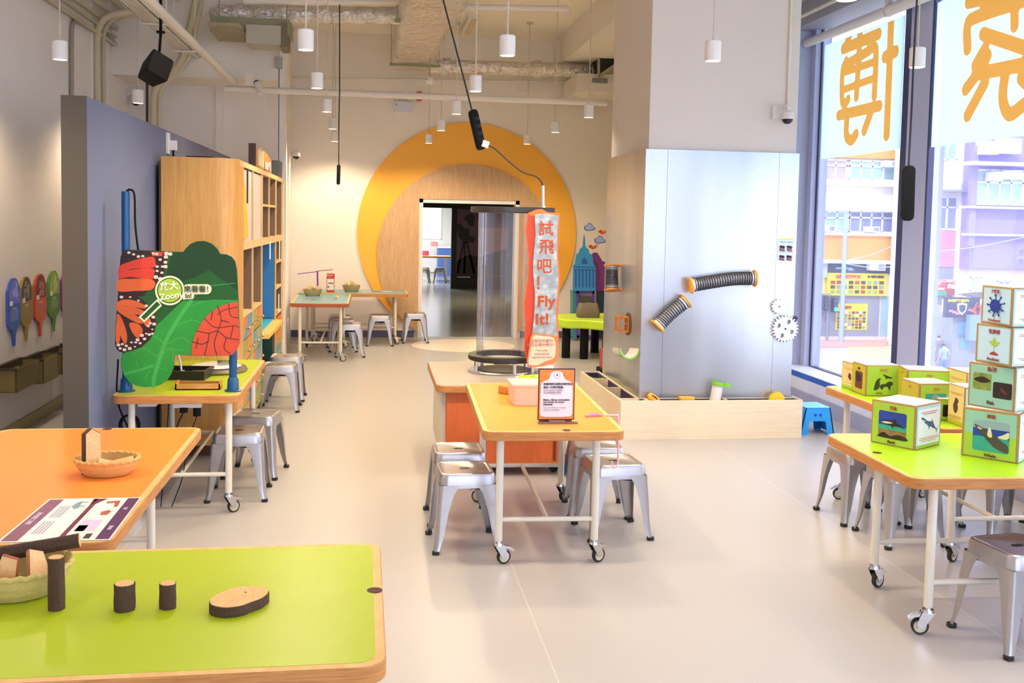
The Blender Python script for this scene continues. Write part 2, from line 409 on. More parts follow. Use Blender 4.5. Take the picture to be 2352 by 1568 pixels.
at_parent(MB().span((GX - .03, 7.43, .31), (GX + .12, 7.745, 3.7)).mat(1).span((GX - .012, 7.745, .31), (GX + .1, 7.87, 3.62)).span((GX - .028, 7.405, .31), (GX + .02, 7.43, 3.7)), 'mullion', [ALU, SEAL], W2, smooth=0)
at_parent(MB().span((GX - .15, 3.3, .31), (GX + .1, 3.6, 3.7)), 'mullion', [ALU], W2, smooth=0)
struct(MB().span((4.07, -3.2, 3.62), (4.6, 9.52, 3.85)).build('trim_1', M('header_grey', '9c9da4', .45)))
at_parent(MB().span((GX - .15, -.4, .31), (GX + .1, -.1, 3.7)), 'mullion', [ALU], W2, smooth=0)
struct(MB().span((4.07, -3.2, 0), (4.75, 9.52, .255)).span((4.075, -3.2, .255), (4.75, 9.52, .31)).build('window_sill', M('sill_white', 'e4e6ee', .35)))
struct(MB().span((4.066, -3.2, .258), (4.074, 9.52, .306)).build('trim_2', M('sill_edge_blue', '1f63c2', .35)))
struct(MB().span((4.055, -3.2, 0), (4.07, 9.52, .14)).build('baseboard_right', M('baseboard_grey', 'a5a8c0', .4)))
# roller blind tube under the header
tb = thing('roller_blind', 'white rolled-up blind tube along the top of the far window', 'roller blind', (4.22, 8.3, 3.5))
at_parent(MB().cyl((4.22, 9.5, 3.5), (4.22, 7.95, 3.5), .042, 18).cyl((4.22, 7.9, 3.5), (4.22, 3.4, 3.5), .05, 18), 'blind_tube', WHITE, tb)
at_parent(MB().span((4.2, 7.9, 3.45), (4.24, 7.95, 3.62)), 'bracket', WHITE, tb)
tag(MB().tube(arc_path([(4.0, 9.5, 3.68), (4.0, 3, 3.68)]), .016, 10).build('conduit_pipe', PIPEW), 'thin white conduit above the roller blind by the window', 'pipe')

# printed window films with big mirrored characters, seen from behind
FILM = BACKLIT('window_film', 'e6f5f3', .8); FILMO = BACKLIT('window_film_orange', 'ffa850', .9)
def film(name, y0, y1, z0, z1, strokes, label):
    t = thing(name, label, 'window film', (GX - .012, (y0 + y1) / 2, z0))
    at_parent(MB().span((GX - .014, y0, z0), (GX - .010, y1, z1)), 'film_sheet', FILM, t, smooth=0)
    L = []
    for pts, wd in strokes:
        P = catmull([(p.y, p.z, 0) for p in (PXX(x, y, GX - .016) for x, y in pts)], 6)
        L += [(P[i].x, P[i].y, P[i + 1].x, P[i + 1].y, wd / 2) for i in range(len(P) - 1)]
    def sd(x, y):                                       # distance to the nearest brush stroke
        best = 9.0
        for ax, ay, bx, by, r in L:
            dx, dy = bx - ax, by - ay; q = dx * dx + dy * dy; u = ((x - ax) * dx + (y - ay) * dy) / q if q else 0; u = 0 if u < 0 else 1 if u > 1 else u
            e = math.hypot(x - ax - u * dx, y - ay - u * dy) - r
            if e < best: best = e
        return best
    s = .016; ys0 = max(y0, min(min(l[0], l[2]) for l in L) - .08); ys1 = min(y1, max(max(l[0], l[2]) for l in L) + .08); zs0 = max(z0, min(min(l[1], l[3]) for l in L) - .08); zs1 = min(z1, max(max(l[1], l[3]) for l in L) + .08)
    ny, nz = int((ys1 - ys0) / s), int((zs1 - zs0) / s); G = [[sd(ys0 + i * s, zs0 + j * s) for j in range(nz + 1)] for i in range(ny + 1)]; mb = MB(); xx = GX - .0155
    for i in range(ny):
        for j in range(nz):
            c = [(i, j), (i + 1, j), (i + 1, j + 1), (i, j + 1)]; out = []
            for k in range(4):
                (a, b), (a2, b2) = c[k], c[(k + 1) % 4]; d1, d2 = G[a][b], G[a2][b2]
                if d1 <= 0: out.append((ys0 + a * s, zs0 + b * s))
                if (d1 <= 0) != (d2 <= 0): u = d1 / (d1 - d2); out.append((ys0 + (a + (a2 - a) * u) * s, zs0 + (b + (b2 - b) * u) * s))
            if len(out) > 2: mb.face([(xx, p, q) for p, q in out])
    at_parent(mb, 'lettering', FILMO, t, smooth=0)
    return t
S1 = [([(2047, 38), (2042, 170), (2036, 310)], .105), ([(2032, 131), (2057, 118)], .105), ([(1937, 112), (2018, 78)], .105), ([(1958, 68), (1944, 100)], .09), ([(1975, 66), (1974, 100), (1967, 222)], .095),
      ([(1940, 150), (1990, 120), (2007, 108), (2012, 125), (2008, 220)], .095), ([(1943, 140), (1935, 165), (1934, 230), (1942, 236), (1948, 228)], .09), ([(1943, 165), (2008, 142)], .07), ([(1940, 205), (2006, 180)], .07),
      ([(1926, 265), (2020, 243)], .1), ([(1945, 268), (1944, 310), (1955, 322), (1966, 308)], .1), ([(2000, 258), (1985, 300)], .1)]
film('window_film', 7.88, 9.40, 2.36, 3.46, S1, 'white film with an orange mirrored character on the far window pane')
S2 = [([(2225, 5), (2352, -25)], .1), ([(2222, 112), (2222, 60), (2240, 40), (2340, 5), (2352, 0)], .1), ([(2240, 150), (2262, 112)], .1), ([(2258, 78), (2300, 92), (2360, 112)], .1), ([(2330, 60), (2330, 10)], .09),
      ([(2218, 205), (2255, 155), (2268, 128)], .1), ([(2240, 170), (2352, 148)], .1), ([(2222, 265), (2262, 190)], .1), ([(2310, 160), (2303, 225), (2318, 262), (2352, 240)], .1), ([(2345, 180), (2375, 210)], .09)]
film('window_film', 3.65, 7.40, 2.34, 3.46, S2, 'white film with an orange mirrored character on the near window pane')

# ------------------------------------------------------------------ the hall beyond the doorway
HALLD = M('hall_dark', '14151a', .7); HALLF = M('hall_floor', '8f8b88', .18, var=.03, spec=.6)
struct(MB().span((-3, 14.45, -.2), (4.3, 31, -.001)).build('floor_hall', HALLF))
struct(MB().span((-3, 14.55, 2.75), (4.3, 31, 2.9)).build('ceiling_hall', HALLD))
YP = 24.5
xa = PYY(1037, 560, YP).x; xb = PYY(968, 560, YP).x - 1.2
zh = PYY(1000, 477, YP).z
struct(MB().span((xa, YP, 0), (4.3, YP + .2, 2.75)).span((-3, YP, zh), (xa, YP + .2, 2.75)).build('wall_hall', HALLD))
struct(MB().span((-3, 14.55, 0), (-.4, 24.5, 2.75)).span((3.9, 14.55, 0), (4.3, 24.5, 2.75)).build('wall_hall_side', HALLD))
ROOMW = M('room_wall_pale', 'd9d6d0', .7)
struct(MB().span((-3, 30.8, 0), (4.3, 31, 2.9)).span((-3, 24.7, 0), (-1.2, 31, 2.75)).span((4.1, 24.7, 0), (4.3, 31, 2.75)).build('wall_far_room', ROOMW))
def wall_poster():
    t = thing('studio_poster', 'dim purple poster of a film light and camera beyond the doorway', 'poster', (0, 0, 0))
    x0, z1 = PYY(1050, 480, YP).x, PYY(1050, 480, YP).z; x1, z0 = PYY(1168, 480, YP).x, PYY(1060, 634, YP).z
    y = YP - .03
    a = MB(); P0 = M('poster_purple', '5d3a66', .6, var=.35, scale=1.2); P1 = M('poster_pink', 'b07a86', .6, var=.25, scale=1.5)
    a.span((x0, y, z0), (x1, y + .02, z1)).mat(1).span((x0 + .55, y - .002, z0 + .45), (x1, y, z0 + 1.2))
    a.build('print', [P0, P1], t, smooth=0)
    s = MB(); INK = M('poster_ink', '1c1422', .7)
    def q(px): return [(PYY(u, v, y).x, y - .004, PYY(u, v, y).z) for u, v in px]
    for px in ([(1065, 500), (1080, 490), (1091, 495), (1088, 518), (1079, 519), (1070, 506)], [(1049, 515), (1058, 512), (1066, 524), (1078, 525), (1078, 540), (1092, 546), (1088, 557), (1066, 556), (1054, 545)], [(1062, 555), (1068, 555), (1052, 628), (1048, 628)], [(1066, 555), (1071, 555), (1069, 628), (1064, 628)], [(1070, 555), (1075, 555), (1092, 628), (1087, 628)], [(1049, 600), (1075, 585), (1100, 590), (1165, 570), (1165, 634), (1049, 634)]):
        s.poly3(q(px), (0, 1, 0), .003)
    s.build('silhouette', INK, t, smooth=0); return t
wall_poster()
struct(MB().span((PYY(1050, 635, YP).x, YP - .03, PYY(1050, 634, YP).z - .03), (PYY(1080, 635, YP).x, YP - .001, PYY(1050, 634, YP).z - .01)).build('trim_3', ROOMW))
for k, (lx, ly, lz, e, s_) in enumerate(((.3, 27.6, 2.7, 260, 1.6), (2.4, 20.5, 2.7, 60, .5))):
    l = bpy.data.lights.new('hall_lamp', 'AREA'); l.energy = e; l.size = s_; l.color = (.93, .95, 1) if k == 0 else (1, .85, .45)
    o = bpy.data.objects.new('hall_lamp', l); COL.objects.link(o); o.location = (lx, ly, lz)
# far room: worktop, shelf and window glimpsed
t = thing('kitchen_cabinet', 'blue cabinet with pale worktop along the far room wall', 'cabinet', (PYY(1034, 600, 30).x, 30.4, 0))
MB().box((0, 0, .42), (.7, .7, .84)).build('body', M('cab_blue', '4a6aa8', .5), t); MB().box((0, 0, .86), (.74, .74, .05)).build('worktop', WHITE, t)
tag(MB().box((0, 0, .55), (.75, .06, 1.1)).build('window_panel', M('far_window', 'f4f8ff', .5, emit=.8), loc=(PYY(985, 520, 30.7).x, 30.75, 1.1)), 'bright window in the far room seen through the doorway', 'window', kind='structure')
for k, (px, py, col, lab) in enumerate(((974, 553, 'c8507a', 'pink box on the far room table'), (1007, 565, 'd88a7a', 'salmon box standing on the far room counter'))):
    p = PYY(px, py, 28.2); tag(MB().prism(rrect(.2, .2, .02), 0, .14, .01).build('storage_box', M('boxc%d' % k, col, .5), loc=(p.x, 27.6 if k == 0 else 30.2, .69 if k == 0 else .885)), lab, 'box')
# ================================================================== stools
def make_stool():
    t = thing('metal_stool', 'x', 'stool')
    s = MB(); SH = .405
    def ring(h, r, z): return [(x, y, z) for x, y in rrect(2 * h, 2 * h, r, 6)]
    s.loft([ring(.148, .045, SH - .075), ring(.144, .043, SH - .02), ring(.138, .042, SH - .004), ring(.131, .040, SH), ring(.121, .036, SH - .003), ring(.117, .033, SH - .006)], cap0=False)
    s.loft([ring(.146, .044, SH - .075), ring(.141, .042, SH - .02), ring(.118, .034, SH - .012)], cap0=False)
    seat = s.build('seat', SILVER, t)
    MB().prism(rrect(.055, .028, .013), SH - .0062, SH - .005).build('handle_slot', DARKR, seat, smooth=0)
    for sx in (-1, 1):
        for sy in (-1, 1):
            mb = MB(); rings = []
            for z, o, wd in ((SH - .058, .1495, .105), (SH - .10, .1515, .078), (.22, .1585, .058), (.10, .1655, .042), (.05, .171, .032), (.012, .178, .028)):
                th = .0022; r = .02
                def prof(o, r, wd):
                    pts = [(o - wd, o)]
                    for k in range(6):
                        a = PI / 2 * (1 - k / 5); pts.append((o - r + r * math.cos(a), o - r + r * math.sin(a)))
                    pts.append((o, o - wd)); return pts
                a = prof(o, r, wd); b = prof(o - th, r - th, wd - th)
                rings.append([(sx * x, sy * y, z) for x, y in a + b[::-1]])
            mb.loft(rings)
            # pressed rib down the outer corner
            leg = mb.build('leg', SILVER, t)
            MB().prism(rrect(.036, .036, .012, cx=sx * .166, cy=sy * .166), 0, .018, .002).build('rubber_foot', DARKR, leg)
    b = MB()
    for a in (1, -1):
        b.tube([(-.138, -.138 * a, SH - .085), (-.07, -.07 * a, SH - .098), (0, 0, SH - .102 + .004 * a), (.07, .07 * a, SH - .098), (.138, .138 * a, SH - .085)], .0065, 6)
    b.build('cross_brace', M('brace_dark', '4a4543', .4, metal=.6), t)
    return t
stool0 = make_stool(); _su = [0]
def stool(x, y, rz, label, group=None):
    rz = math.radians(rz)
    if not _su[0]: _su[0] = 1; stool0.location = (x, y, 0); stool0.rotation_euler.z = rz; stool0['label'] = label; o = stool0
    else: o = dup(stool0, (x, y, 0), rz, label)
    if group: o['group'] = group
    elif 'group' in o: del o['group']
    return o
G1 = 'silver stools in the play room'
for x, y, r, lab in (
    (.495, 5.165, 3, 'silver metal stool at the left side of the central orange table, nearer one'),
    (.50, 5.62, 1, 'silver metal stool at the left side of the central orange table, farther one'),
    (1.325, 5.29, 4, 'silver metal stool right of the central table, pink string hanging over it'),
    (1.325, 5.70, -6, 'silver metal stool at the right side of the central table, farther one'),
    (-.785, 6.18, 1, 'silver metal stool nearest under the magnifier exhibit table'),
    (-.745, 6.70, -8, 'silver metal stool second from front beside the magnifier exhibit table'),
    (-.79, 8.95, 0, 'nearer of two silver stools standing against the colourful drawer cabinet'),
    (-.78, 9.47, 0, 'farther of two silver stools standing against the colourful drawer cabinet'),
    (-.255, 12.41, 2, 'silver metal stool nearest at the back blue table'),
    (-.345, 12.90, 0, 'silver metal stool half hidden behind another beside the back blue table'),
    (-.40, 13.35, 4, 'silver metal stool in shade under the joint of the two blue tables'),
    (.115, 13.50, 0, 'silver metal stool in front of the rear blue table by the yellow panel'),
    (.60, 13.82, 2, 'silver metal stool alone just left of the white doorway'),
    (2.84, 5.46, 2, 'silver metal stool poking out left behind the green box table, farther one'),
    (2.885, 5.055, 3, 'silver metal stool directly behind the near end of the shark box table'),
    (3.20, 5.39, 0, 'silver metal stool in shade deep under the window-side box table'),
    (3.56, 5.17, 0, 'silver metal stool behind the near right stool, its legs blue with daylight'),
    (3.95, 5.12, 0, 'silver metal stool cut by the right edge of the view'),
    (2.665, 3.745, 7, 'large nearest silver metal stool at the bottom right corner')):
    stool(x, y, r, lab, G1)
# two more in the far room
p = PYY(985, 640, 27.0)
stool(p.x - .15, 26.9, 4, 'small distant silver stool left under the far room table', G1); stool(p.x + .28, 26.8, -5, 'small distant silver stool right under the far room table', G1)

# ================================================================== tables
def caster(leg, x, y, ang, z=.11):
    """swivel caster: fork with brake lever and wheel, both sub-parts of the leg"""
    ca, sa = math.cos(ang), math.sin(ang); fwd = Vector((ca, sa, 0)); sd = Vector((-sa, ca, 0))
    o = Vector((x, y, 0)); wc = o + fwd * .030 + Vector((0, 0, .036))
    f = MB(); f.cyl(o + Vector((0, 0, z - .002)), o + Vector((0, 0, z + .012)), .012, 12); f.cyl(o + Vector((0, 0, z - .012)), o + Vector((0, 0, z)), .027, 18, .024)
    for s in (-1, 1):
        q = o + sd * (s * .017)
        pts = [q + Vector((0, 0, z - .012)) - fwd * .024, q + Vector((0, 0, z - .012)) + fwd * .026, wc + sd * (s * .017) + fwd * .016 + Vector((0, 0, .012)), wc + sd * (s * .017) + fwd * .010 - Vector((0, 0, .008)), wc + sd * (s * .017) - fwd * .012 - Vector((0, 0, .006))]
        f.poly3(pts, sd, .0025 * s)
    f.cyl(wc - sd * .022, wc + sd * .022, .006, 8)
    lv = [wc + Vector((0, 0, .030)) + fwd * a + Vector((0, 0, b)) for a, b in ((-.012, .028), (.03, .02), (.052, .0), (.046, -.006), (.026, .008), (-.012, .016))]
    f.poly3([p - sd * .014 for p in lv], sd, .028)
    f.build('caster_fork', CHROME, leg)
    w_ = MB(); n = 24
    def rg(r, k): return [wc + sd * k + (fwd * math.cos(2 * PI * i / n) + Vector((0, 0, math.sin(2 * PI * i / n)))) * r for i in range(n)]
    w_.loft([rg(.027, -.011), rg(.0335, -.011), rg(.036, -.006), rg(.036, .006), rg(.0335, .011), rg(.027, .011)], False, False)
    w_.mat(1).loft([rg(.0275, -.009), rg(.0275, .009)]); w_.mat(0).loft([rg(.009, -.0125), rg(.009, .0125)])
    w_.build('caster_wheel', [DARKR, M('wheel_hub', 'd8cfae', .4)], leg)
def make_table(label, cx, cy, rz, W, L, H, top_col, legs, notch=None, edge=PLY, along='Y', ang=(.3, .5, .2, .8), group='mobile play tables', frame=True):
    """W across x, L along y; legs are (x, y) offsets from the centre"""
    t = thing('play_table', label, 'table', (cx, cy, 0), math.radians(rz), group)
    MB().prism(rrect(W, L, .06, 6), H - .045, H, .003).mat(1).prism(rrect(W - .006, L - .006, .057, 6), H - .0005, H + .0006).build('tabletop', [edge, PLYTOP], t)
    MB().prism(rrect(W - .05, L - .05, .04, 6), H, H + .0016).build('laminate', top_col, t, smooth=0)
    for (nx, ny) in (notch or []):
        MB().prism([(nx + .021 * math.cos(PI * 2 * k / 20), ny + .021 * math.sin(PI * 2 * k / 20)) for k in range(20)], H + .001, H + .0024).build('cable_hole', M('hole_dark', '4a1a16', .7), t, smooth=0)
    for (lx, ly), a in zip(legs, ang):
        lg = MB().cyl((lx, ly, .12), (lx, ly, H - .045), .019, 18).cyl((lx, ly, H - .05), (lx, ly, H - .044), .035, 16).build('leg', CREAM, t)
        caster(lg, lx, ly, a)
    if frame:
        (ax, ay), (bx, by), (dx, dy), (ex, ey) = legs      # front-left, front-right, back-left, back-right
        zz = .225
        MB().cyl((ax, ay, zz), (bx, by, zz), .0125, 12).build('crossbar', CREAM, t); MB().cyl((dx, dy, zz), (ex, ey, zz), .0125, 12).build('crossbar', CREAM, t)
        MB().cyl(((ax + bx) / 2, (ay + by) / 2, zz), ((dx + ex) / 2, (dy + ey) / 2, zz), .0115, 12).build('stretcher', CREAM, t)
    return t
ORANGE = M('laminate_orange', 'f59a35', .32, var=.02); ORANGE2 = M('laminate_orange_deep', 'f78f3b', .3, var=.02)
LIME = M('laminate_lime', 'b0c41c', .35, var=.02); LIME2 = M('laminate_lime_bright', 'a8d820', .3, var=.02); TEAL = M('laminate_teal', '5f97a3', .3, var=.02)
def L4(x, y, dx=0, dy=0): return [(-x + dx, -y + dy), (x + dx, -y + dy), (-x + dx, y + dy), (x + dx, y + dy)]
TH = .685
make_table('orange-topped play table in the middle of the room with four stools', .912, 5.44, -1.9, .70, 1.46, TH, ORANGE, L4(.24, .545, -.015, -.08), [(.06, -.70)], ang=(.35, .5, 2.6, .5))
make_table('large orange-topped table at the left with one wooden piece basket', -1.24, 4.03, 0, .90, 1.72, TH, ORANGE2, L4(.26, .62), [(.02, .83)])
make_table('lime green table cut off at the bottom left corner of the view', -.79, 2.66, .5, 1.66, .88, TH, LIME, L4(.62, .26), [(.808, .03)])
make_table('green exhibit table carrying the magnifier panel', -1.075, 6.44, 0, .69, 1.44, .69, LIME, [(-.25, -.64), (.28, -.64), (-.25, .5), (.28, .5)], ang=(.5, .6, .4, .6))
make_table('teal-topped table standing lengthwise at the back left', -.60, 12.60, 0, .68, 1.52, .69, TEAL, L4(.235, .64, .01, -.06), ang=(.4, .3, 1.6, .3), edge=WOOD('plywood_red', '8f4526', 'b5673a', (1.2, 1.2, 26), 5, .5))
make_table('teal-topped table standing crosswise along the back wall', -.24, 13.80, .8, 1.46, .68, .69, TEAL, [(-.54, -.235), (.56, -.235), (-.54, .235), (.56, .235)], ang=(.3, .4, .5, .3))
make_table('lime table with the shark and whale boxes at the right', 3.06, 4.145, -2.2, 1.72, .875, TH, LIME2, [(-.72, -.35), (.6, -.35), (-.70, .18), (.6, .18)], [(-.79, .02)], ang=(2.9, .4, .5, .6))
make_table('lime table by the window holding many animal boxes', 3.20, 5.30, 0, .72, 1.32, .695, LIME2, L4(.25, .58, -.01, -.06), ang=(.5, .4, 2.8, .3))
p = PYY(990, 600, 27.6)
make_table('small distant wooden-topped table in the far room', p.x + .05, 27.6, 0, 1.0, .7, .69, M('laminate_beige', 'cdaa80', .4), L4(.36, .25), group=None)

# ================================================================== pendant lamps
def make_pendant():
    t = thing('pendant_lamp', 'x', 'lamp')
    R, Hh = .0485, .122
    sh = MB().lathe([(.012, Hh), (R - .006, Hh), (R, Hh - .006), (R, .002), (R - .002, 0), (R - .006, 0), (R - .007, .03), (R - .02, .055), (.004, .06), (.004, Hh - .01)], n=32).build('lamp_shade', M('lamp_white', 'e8e4de', .5, var=.02), t)
    MB().lathe([(0, .018), (.02, .02), (.036, .026), (.042, .036), (.03, .045), (0, .046)], n=20).build('bulb', M('lamp_glow', 'ffe9bd', .5, emit=7, var=0), t)
    MB().cyl((0, 0, Hh), (0, 0, Hh + .016), .007, 10).cyl((0, 0, Hh + .01), (0, 0, ZC - 2.70), .0045, 8).cyl((0, 0, ZC - 2.70 - .025), (0, 0, ZC - 2.70), .045, 18).build('cable', M('lamp_cable', 'c9bfae', .5), t)
    return t
pend0 = make_pendant(); ZP = 2.70; SPOT = None
def spot(x, y, z, e=None):
    l = bpy.data.lights.get('lamp_light')
    if l is None:
        l = bpy.data.lights.new('lamp_light', 'SPOT'); l.energy = LAMP_W; l.spot_size = math.radians(155); l.spot_blend = .6; l.shadow_soft_size = .035; l.color = (1, .79, .54)
    o = bpy.data.objects.new('lamp_light', l); COL.objects.link(o); o.location = (x, y, z - .004)
PND = [(138, 137, 'nearest white pendant lamp at the upper left beside the bare wall'), (317, 237, 'white pendant lamp hanging by the black loudspeaker'), (515, 305, 'white pendant lamp above the tall cabinet'),
       (702, 115, 'nearest white pendant lamp under the left foil duct'), (728, 203, 'second white pendant lamp of the row left of centre'), (751, 257, 'third white pendant lamp of the row left of centre'), (764, 296, 'fourth white pendant lamp of the row left of centre'), (769, 325, 'farthest white pendant lamp of the row left of centre'),
       (1165, 128, 'nearest white pendant lamp of the middle row'), (1092, 210, 'second white pendant lamp of the middle row beside the power strip cable'), (1048, 262, 'third white pendant lamp of the middle row'), (1013, 300, 'fourth white pendant lamp of the middle row before the yellow panel'), (985, 329, 'farthest white pendant lamp of the middle row on the yellow panel edge'),
       (1211, 331, 'farthest white pendant lamp right, over the yellow panel'), (1275, 304, 'white pendant lamp between the yellow panel and the pillar, middle one'), (1352, 270, 'white pendant lamp closest to the left face of the pillar'),
       (1637, 140, 'white pendant lamp in front of the pillar face'), (2106, 155, 'white pendant lamp before the window mullion'), (1945, 0, 'white pendant lamp cut by the top edge near the window')]
for k, (px, py, lab) in enumerate(PND):
    q = PZ(px, py, ZP)
    if k == 0: o = pend0; o.location = q; o['label'] = lab; o['group'] = 'white pendant lamps'
    else: o = dup(pend0, q, 0, lab, 'white pendant lamps')
    spot(q.x, q.y, ZP)
for x in (-2.2, -.46, .84, 3.5):                    # the next row, out of view: added lights only, no pendants built
    for y in (4.45,): spot(x, y, ZP)

# ================================================================== tall cabinet with drawers, left
def cabinet():
    X0, X1, Y0, Y1, ZT = -1.43, -.93, 7.13, 10.84, 2.09
    t = thing('shelf_cabinet', 'tall oak shelving cabinet with rows of colourful drawers at the left', 'cabinet', (X1, Y0, 0))
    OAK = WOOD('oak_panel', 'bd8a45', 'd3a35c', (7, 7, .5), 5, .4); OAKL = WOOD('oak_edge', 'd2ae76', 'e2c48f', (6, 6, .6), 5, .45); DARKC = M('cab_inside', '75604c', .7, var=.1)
    def B(mb, name, mats, par=t, **k): return at_parent(mb, name, mats, par, **k)
    # end panel curving round the near corner
    pts = [(X0, Y0), (X1 - .13, Y0)] + [(X1 - .13 + .13 * math.sin(a), Y0 + .13 - .13 * math.cos(a)) for a in [PI / 2 * k / 8 for k in range(1, 9)]] + [(X1, Y0 + .40), (X1 - .03, Y0 + .40)] + [(X1 - .16 + .13 * math.sin(a), Y0 + .16 - .13 * math.cos(a)) for a in [PI / 2 * k / 8 for k in range(8, -1, -1)]] + [(X0, Y0 + .03)]
    B(MB().prism(pts, .09, ZT), 'end_panel', OAK, smooth=50)
    B(MB().span((X0, Y0 + .1, .0), (X1 - .04, Y1, .09)), 'plinth', M('plinth_brown', '6b4a2e', .6))
    B(MB().span((X0, Y0 + .16, ZT - .04), (X1, Y1, ZT)), 'top_panel', OAKL)
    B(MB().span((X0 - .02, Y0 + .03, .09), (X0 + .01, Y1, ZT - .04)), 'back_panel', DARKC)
    cols = [7.53, 8.14, 8.81, 9.44, 10.06, 10.74]
    ZM = 1.475
    B(MB().span((X0, 7.5, ZM - .03), (X1, Y1, ZM + .03)), 'shelf', OAKL)
    for i, y in enumerate(cols[1:]):
        z0 = .09; w = .022
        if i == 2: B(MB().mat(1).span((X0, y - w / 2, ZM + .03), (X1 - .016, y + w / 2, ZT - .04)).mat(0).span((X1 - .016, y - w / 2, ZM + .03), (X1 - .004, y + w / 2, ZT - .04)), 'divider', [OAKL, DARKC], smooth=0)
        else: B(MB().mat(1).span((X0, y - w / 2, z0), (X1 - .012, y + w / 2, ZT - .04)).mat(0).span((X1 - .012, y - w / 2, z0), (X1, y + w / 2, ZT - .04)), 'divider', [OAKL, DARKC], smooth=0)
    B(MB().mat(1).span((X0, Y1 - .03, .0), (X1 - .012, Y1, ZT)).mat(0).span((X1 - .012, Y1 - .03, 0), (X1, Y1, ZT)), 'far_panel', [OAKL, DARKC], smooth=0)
    B(MB().span((X0, cols[2], 1.78), (X1 - .003, cols[4], 1.80)), 'shelf', OAKL)
    for y0, y1 in ((7.52, 8.13), (8.15, 8.80)):         # pale doors with a bulge of fabric behind
        B(MB().span((X1 - .03, y0 + .012, ZM + .03), (X1 - .012, y1 - .012, ZT - .05)), 'door', M('door_grey_white', 'cfc6bf', .35, var=.02))
    o = B(MB().poly3([(X1 - .010, 7.54, ZM + .05), (X1 - .010, 7.86, ZM + .06), (X1 - .010, 7.80, ZM + .25), (X1 - .010, 7.68, ZM + .42), (X1 - .010, 7.54, ZM + .52)], (1, 0, 0), .004), 'yellow_panel', YEL)
    B(MB().span((X1 - .012, 7.80, ZT - .30), (X1 - .004, 7.84, ZT - .04)), 'door_handle', M('handle_dark', '3a2a20', .5))
    # blue niche with a sloping green board, teal knee space below
    B(MB().span((X0 + .012, cols[2] + .01, .70), (X0 + .03, cols[4] - .01, ZM - .03)).span((X0 + .03, cols[4] - .025, .70), (X1 - .02, cols[4] - .012, ZM - .03)).mat(1).span((X0 + .012, cols[2] + .012, .66), (X1 - .02, cols[4] - .012, .69)), 'niche_lining', [M('niche_blue', '2f78b8', .5, var=.25, scale=1.5), M('niche_cyan', '35aecb', .4)])
    B(MB().span((X1 - .05, cols[2] - .02, .64), (X1 + .06, cols[4] + .0, .68)), 'desk_ledge', M('ledge_yellow', 'e8bd5c', .45))
    B(MB().span((X0 + .012, cols[2] + .01, .09), (X0 + .03, cols[4] - .01, .64)).span((X0 + .03, cols[4] - .03, .09), (X1 - .03, cols[4] - .012, .64)), 'knee_panel', M('knee_teal', '14463f', .5))
    pp = [(9.02 + .22 * math.cos(a), 1.18 + .16 * math.sin(a)) for a in [PI * k / 10 for k in range(11)]]
    B(MB().poly3([(X1 - .2, y, z) for y, z in [(9.24, .72)] + pp + [(8.80, .72)]], (1, 0, 0), .01).mat(1).poly3([(X1 - .188, 9.02 + (y - 9.02) * .72, .70 + (z - .70) * .86) for y, z in [(9.24, .76)] + pp + [(8.80, .76)]], (1, 0, 0), .006), 'slanted_board', [M('board_dark', '12261f', .4), M('board_green', '8ccf2b', .4)])
    # shelves at the far bay
    for z in (.72, .98, 1.24): B(MB().span((X0, cols[4], z - .01), (X1 - .004, cols[5], z + .01)), 'shelf', OAKL)
    for z in (1.40, .86):
        B(MB().span((X1, 10.36 if z > 1 else 10.3, z - .14), (X1 + .004, 10.42 if z > 1 else 10.36, z + .05)), 'tag_label', PAPER)
    B(MB().span((X1, 9.40, 1.30), (X1 + .004, 9.47, 1.46)), 'tag_label', PAPER)
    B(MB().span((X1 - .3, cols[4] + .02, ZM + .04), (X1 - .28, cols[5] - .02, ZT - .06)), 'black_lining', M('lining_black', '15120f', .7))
    # drawers: painted with a triangle pattern running over them
    DG, DB, DO, DR = M('drawer_olive', '9a9a45', .4), M('drawer_blue', '5f8fa5', .4), M('drawer_orange', 'd97a35', .4), M('drawer_red', 'b8432c', .4)
    KN = M('knob_brass', 'cdb88a', .25, metal=.8)
    def drawer(y0, y1, z0, z1, k):
        tri = (DG, DB, DO)[k % 3], (DB, DG, DG, DO)[k % 4]
        a = MB(); x = X1 - .004
        a.span((X1 - .03, y0 + .004, z0 + .004), (x, y1 - .004, z1 - .004))
        a.mat(1).poly3([(x, y0 + .005, z0 + .005), (x, y1 - .005, z0 + .005), (x, y1 - .005, z0 + (z1 - z0) * (.5 if k % 2 else .95))], (1, 0, 0), .0012)
        d = B(a, 'drawer', [tri[0], tri[1]], smooth=0)
        yk, zk = (y0 + y1) / 2, (z0 + z1) / 2
        kb = MB().cyl((x + .001, yk, zk), (x + .02, yk, zk), .007, 8).ball((x + .028, yk, zk), .013, 10)
        kb.build('knob', KN, d); kk = bpy.context.scene.objects[d.name].children[0]
        for v in kk.data.vertices: v.co -= Vector((X1, Y0, 0))
    k = 0
    for i, (y0, y1) in enumerate(((7.56, 7.84), (7.84, 8.13), (8.15, 8.47), (8.47, 8.80))):
        for j in range(5 if i < 2 else 5):
            z0 = .10 + j * .168; drawer(y0, y1, z0, z0 + .166, k * 2 + j * 3 + i); k += 1
    for j in range(4):
        drawer(cols[4] + .014, cols[5] - .014, .10 + j * .145, .10 + j * .145 + .143, j + (2 if j == 3 else 0))
    B(MB().span((X0 + .03, 7.55, .94), (X1 - .004, 8.80, .96)), 'shelf', OAKL)
    return t
cabinet()
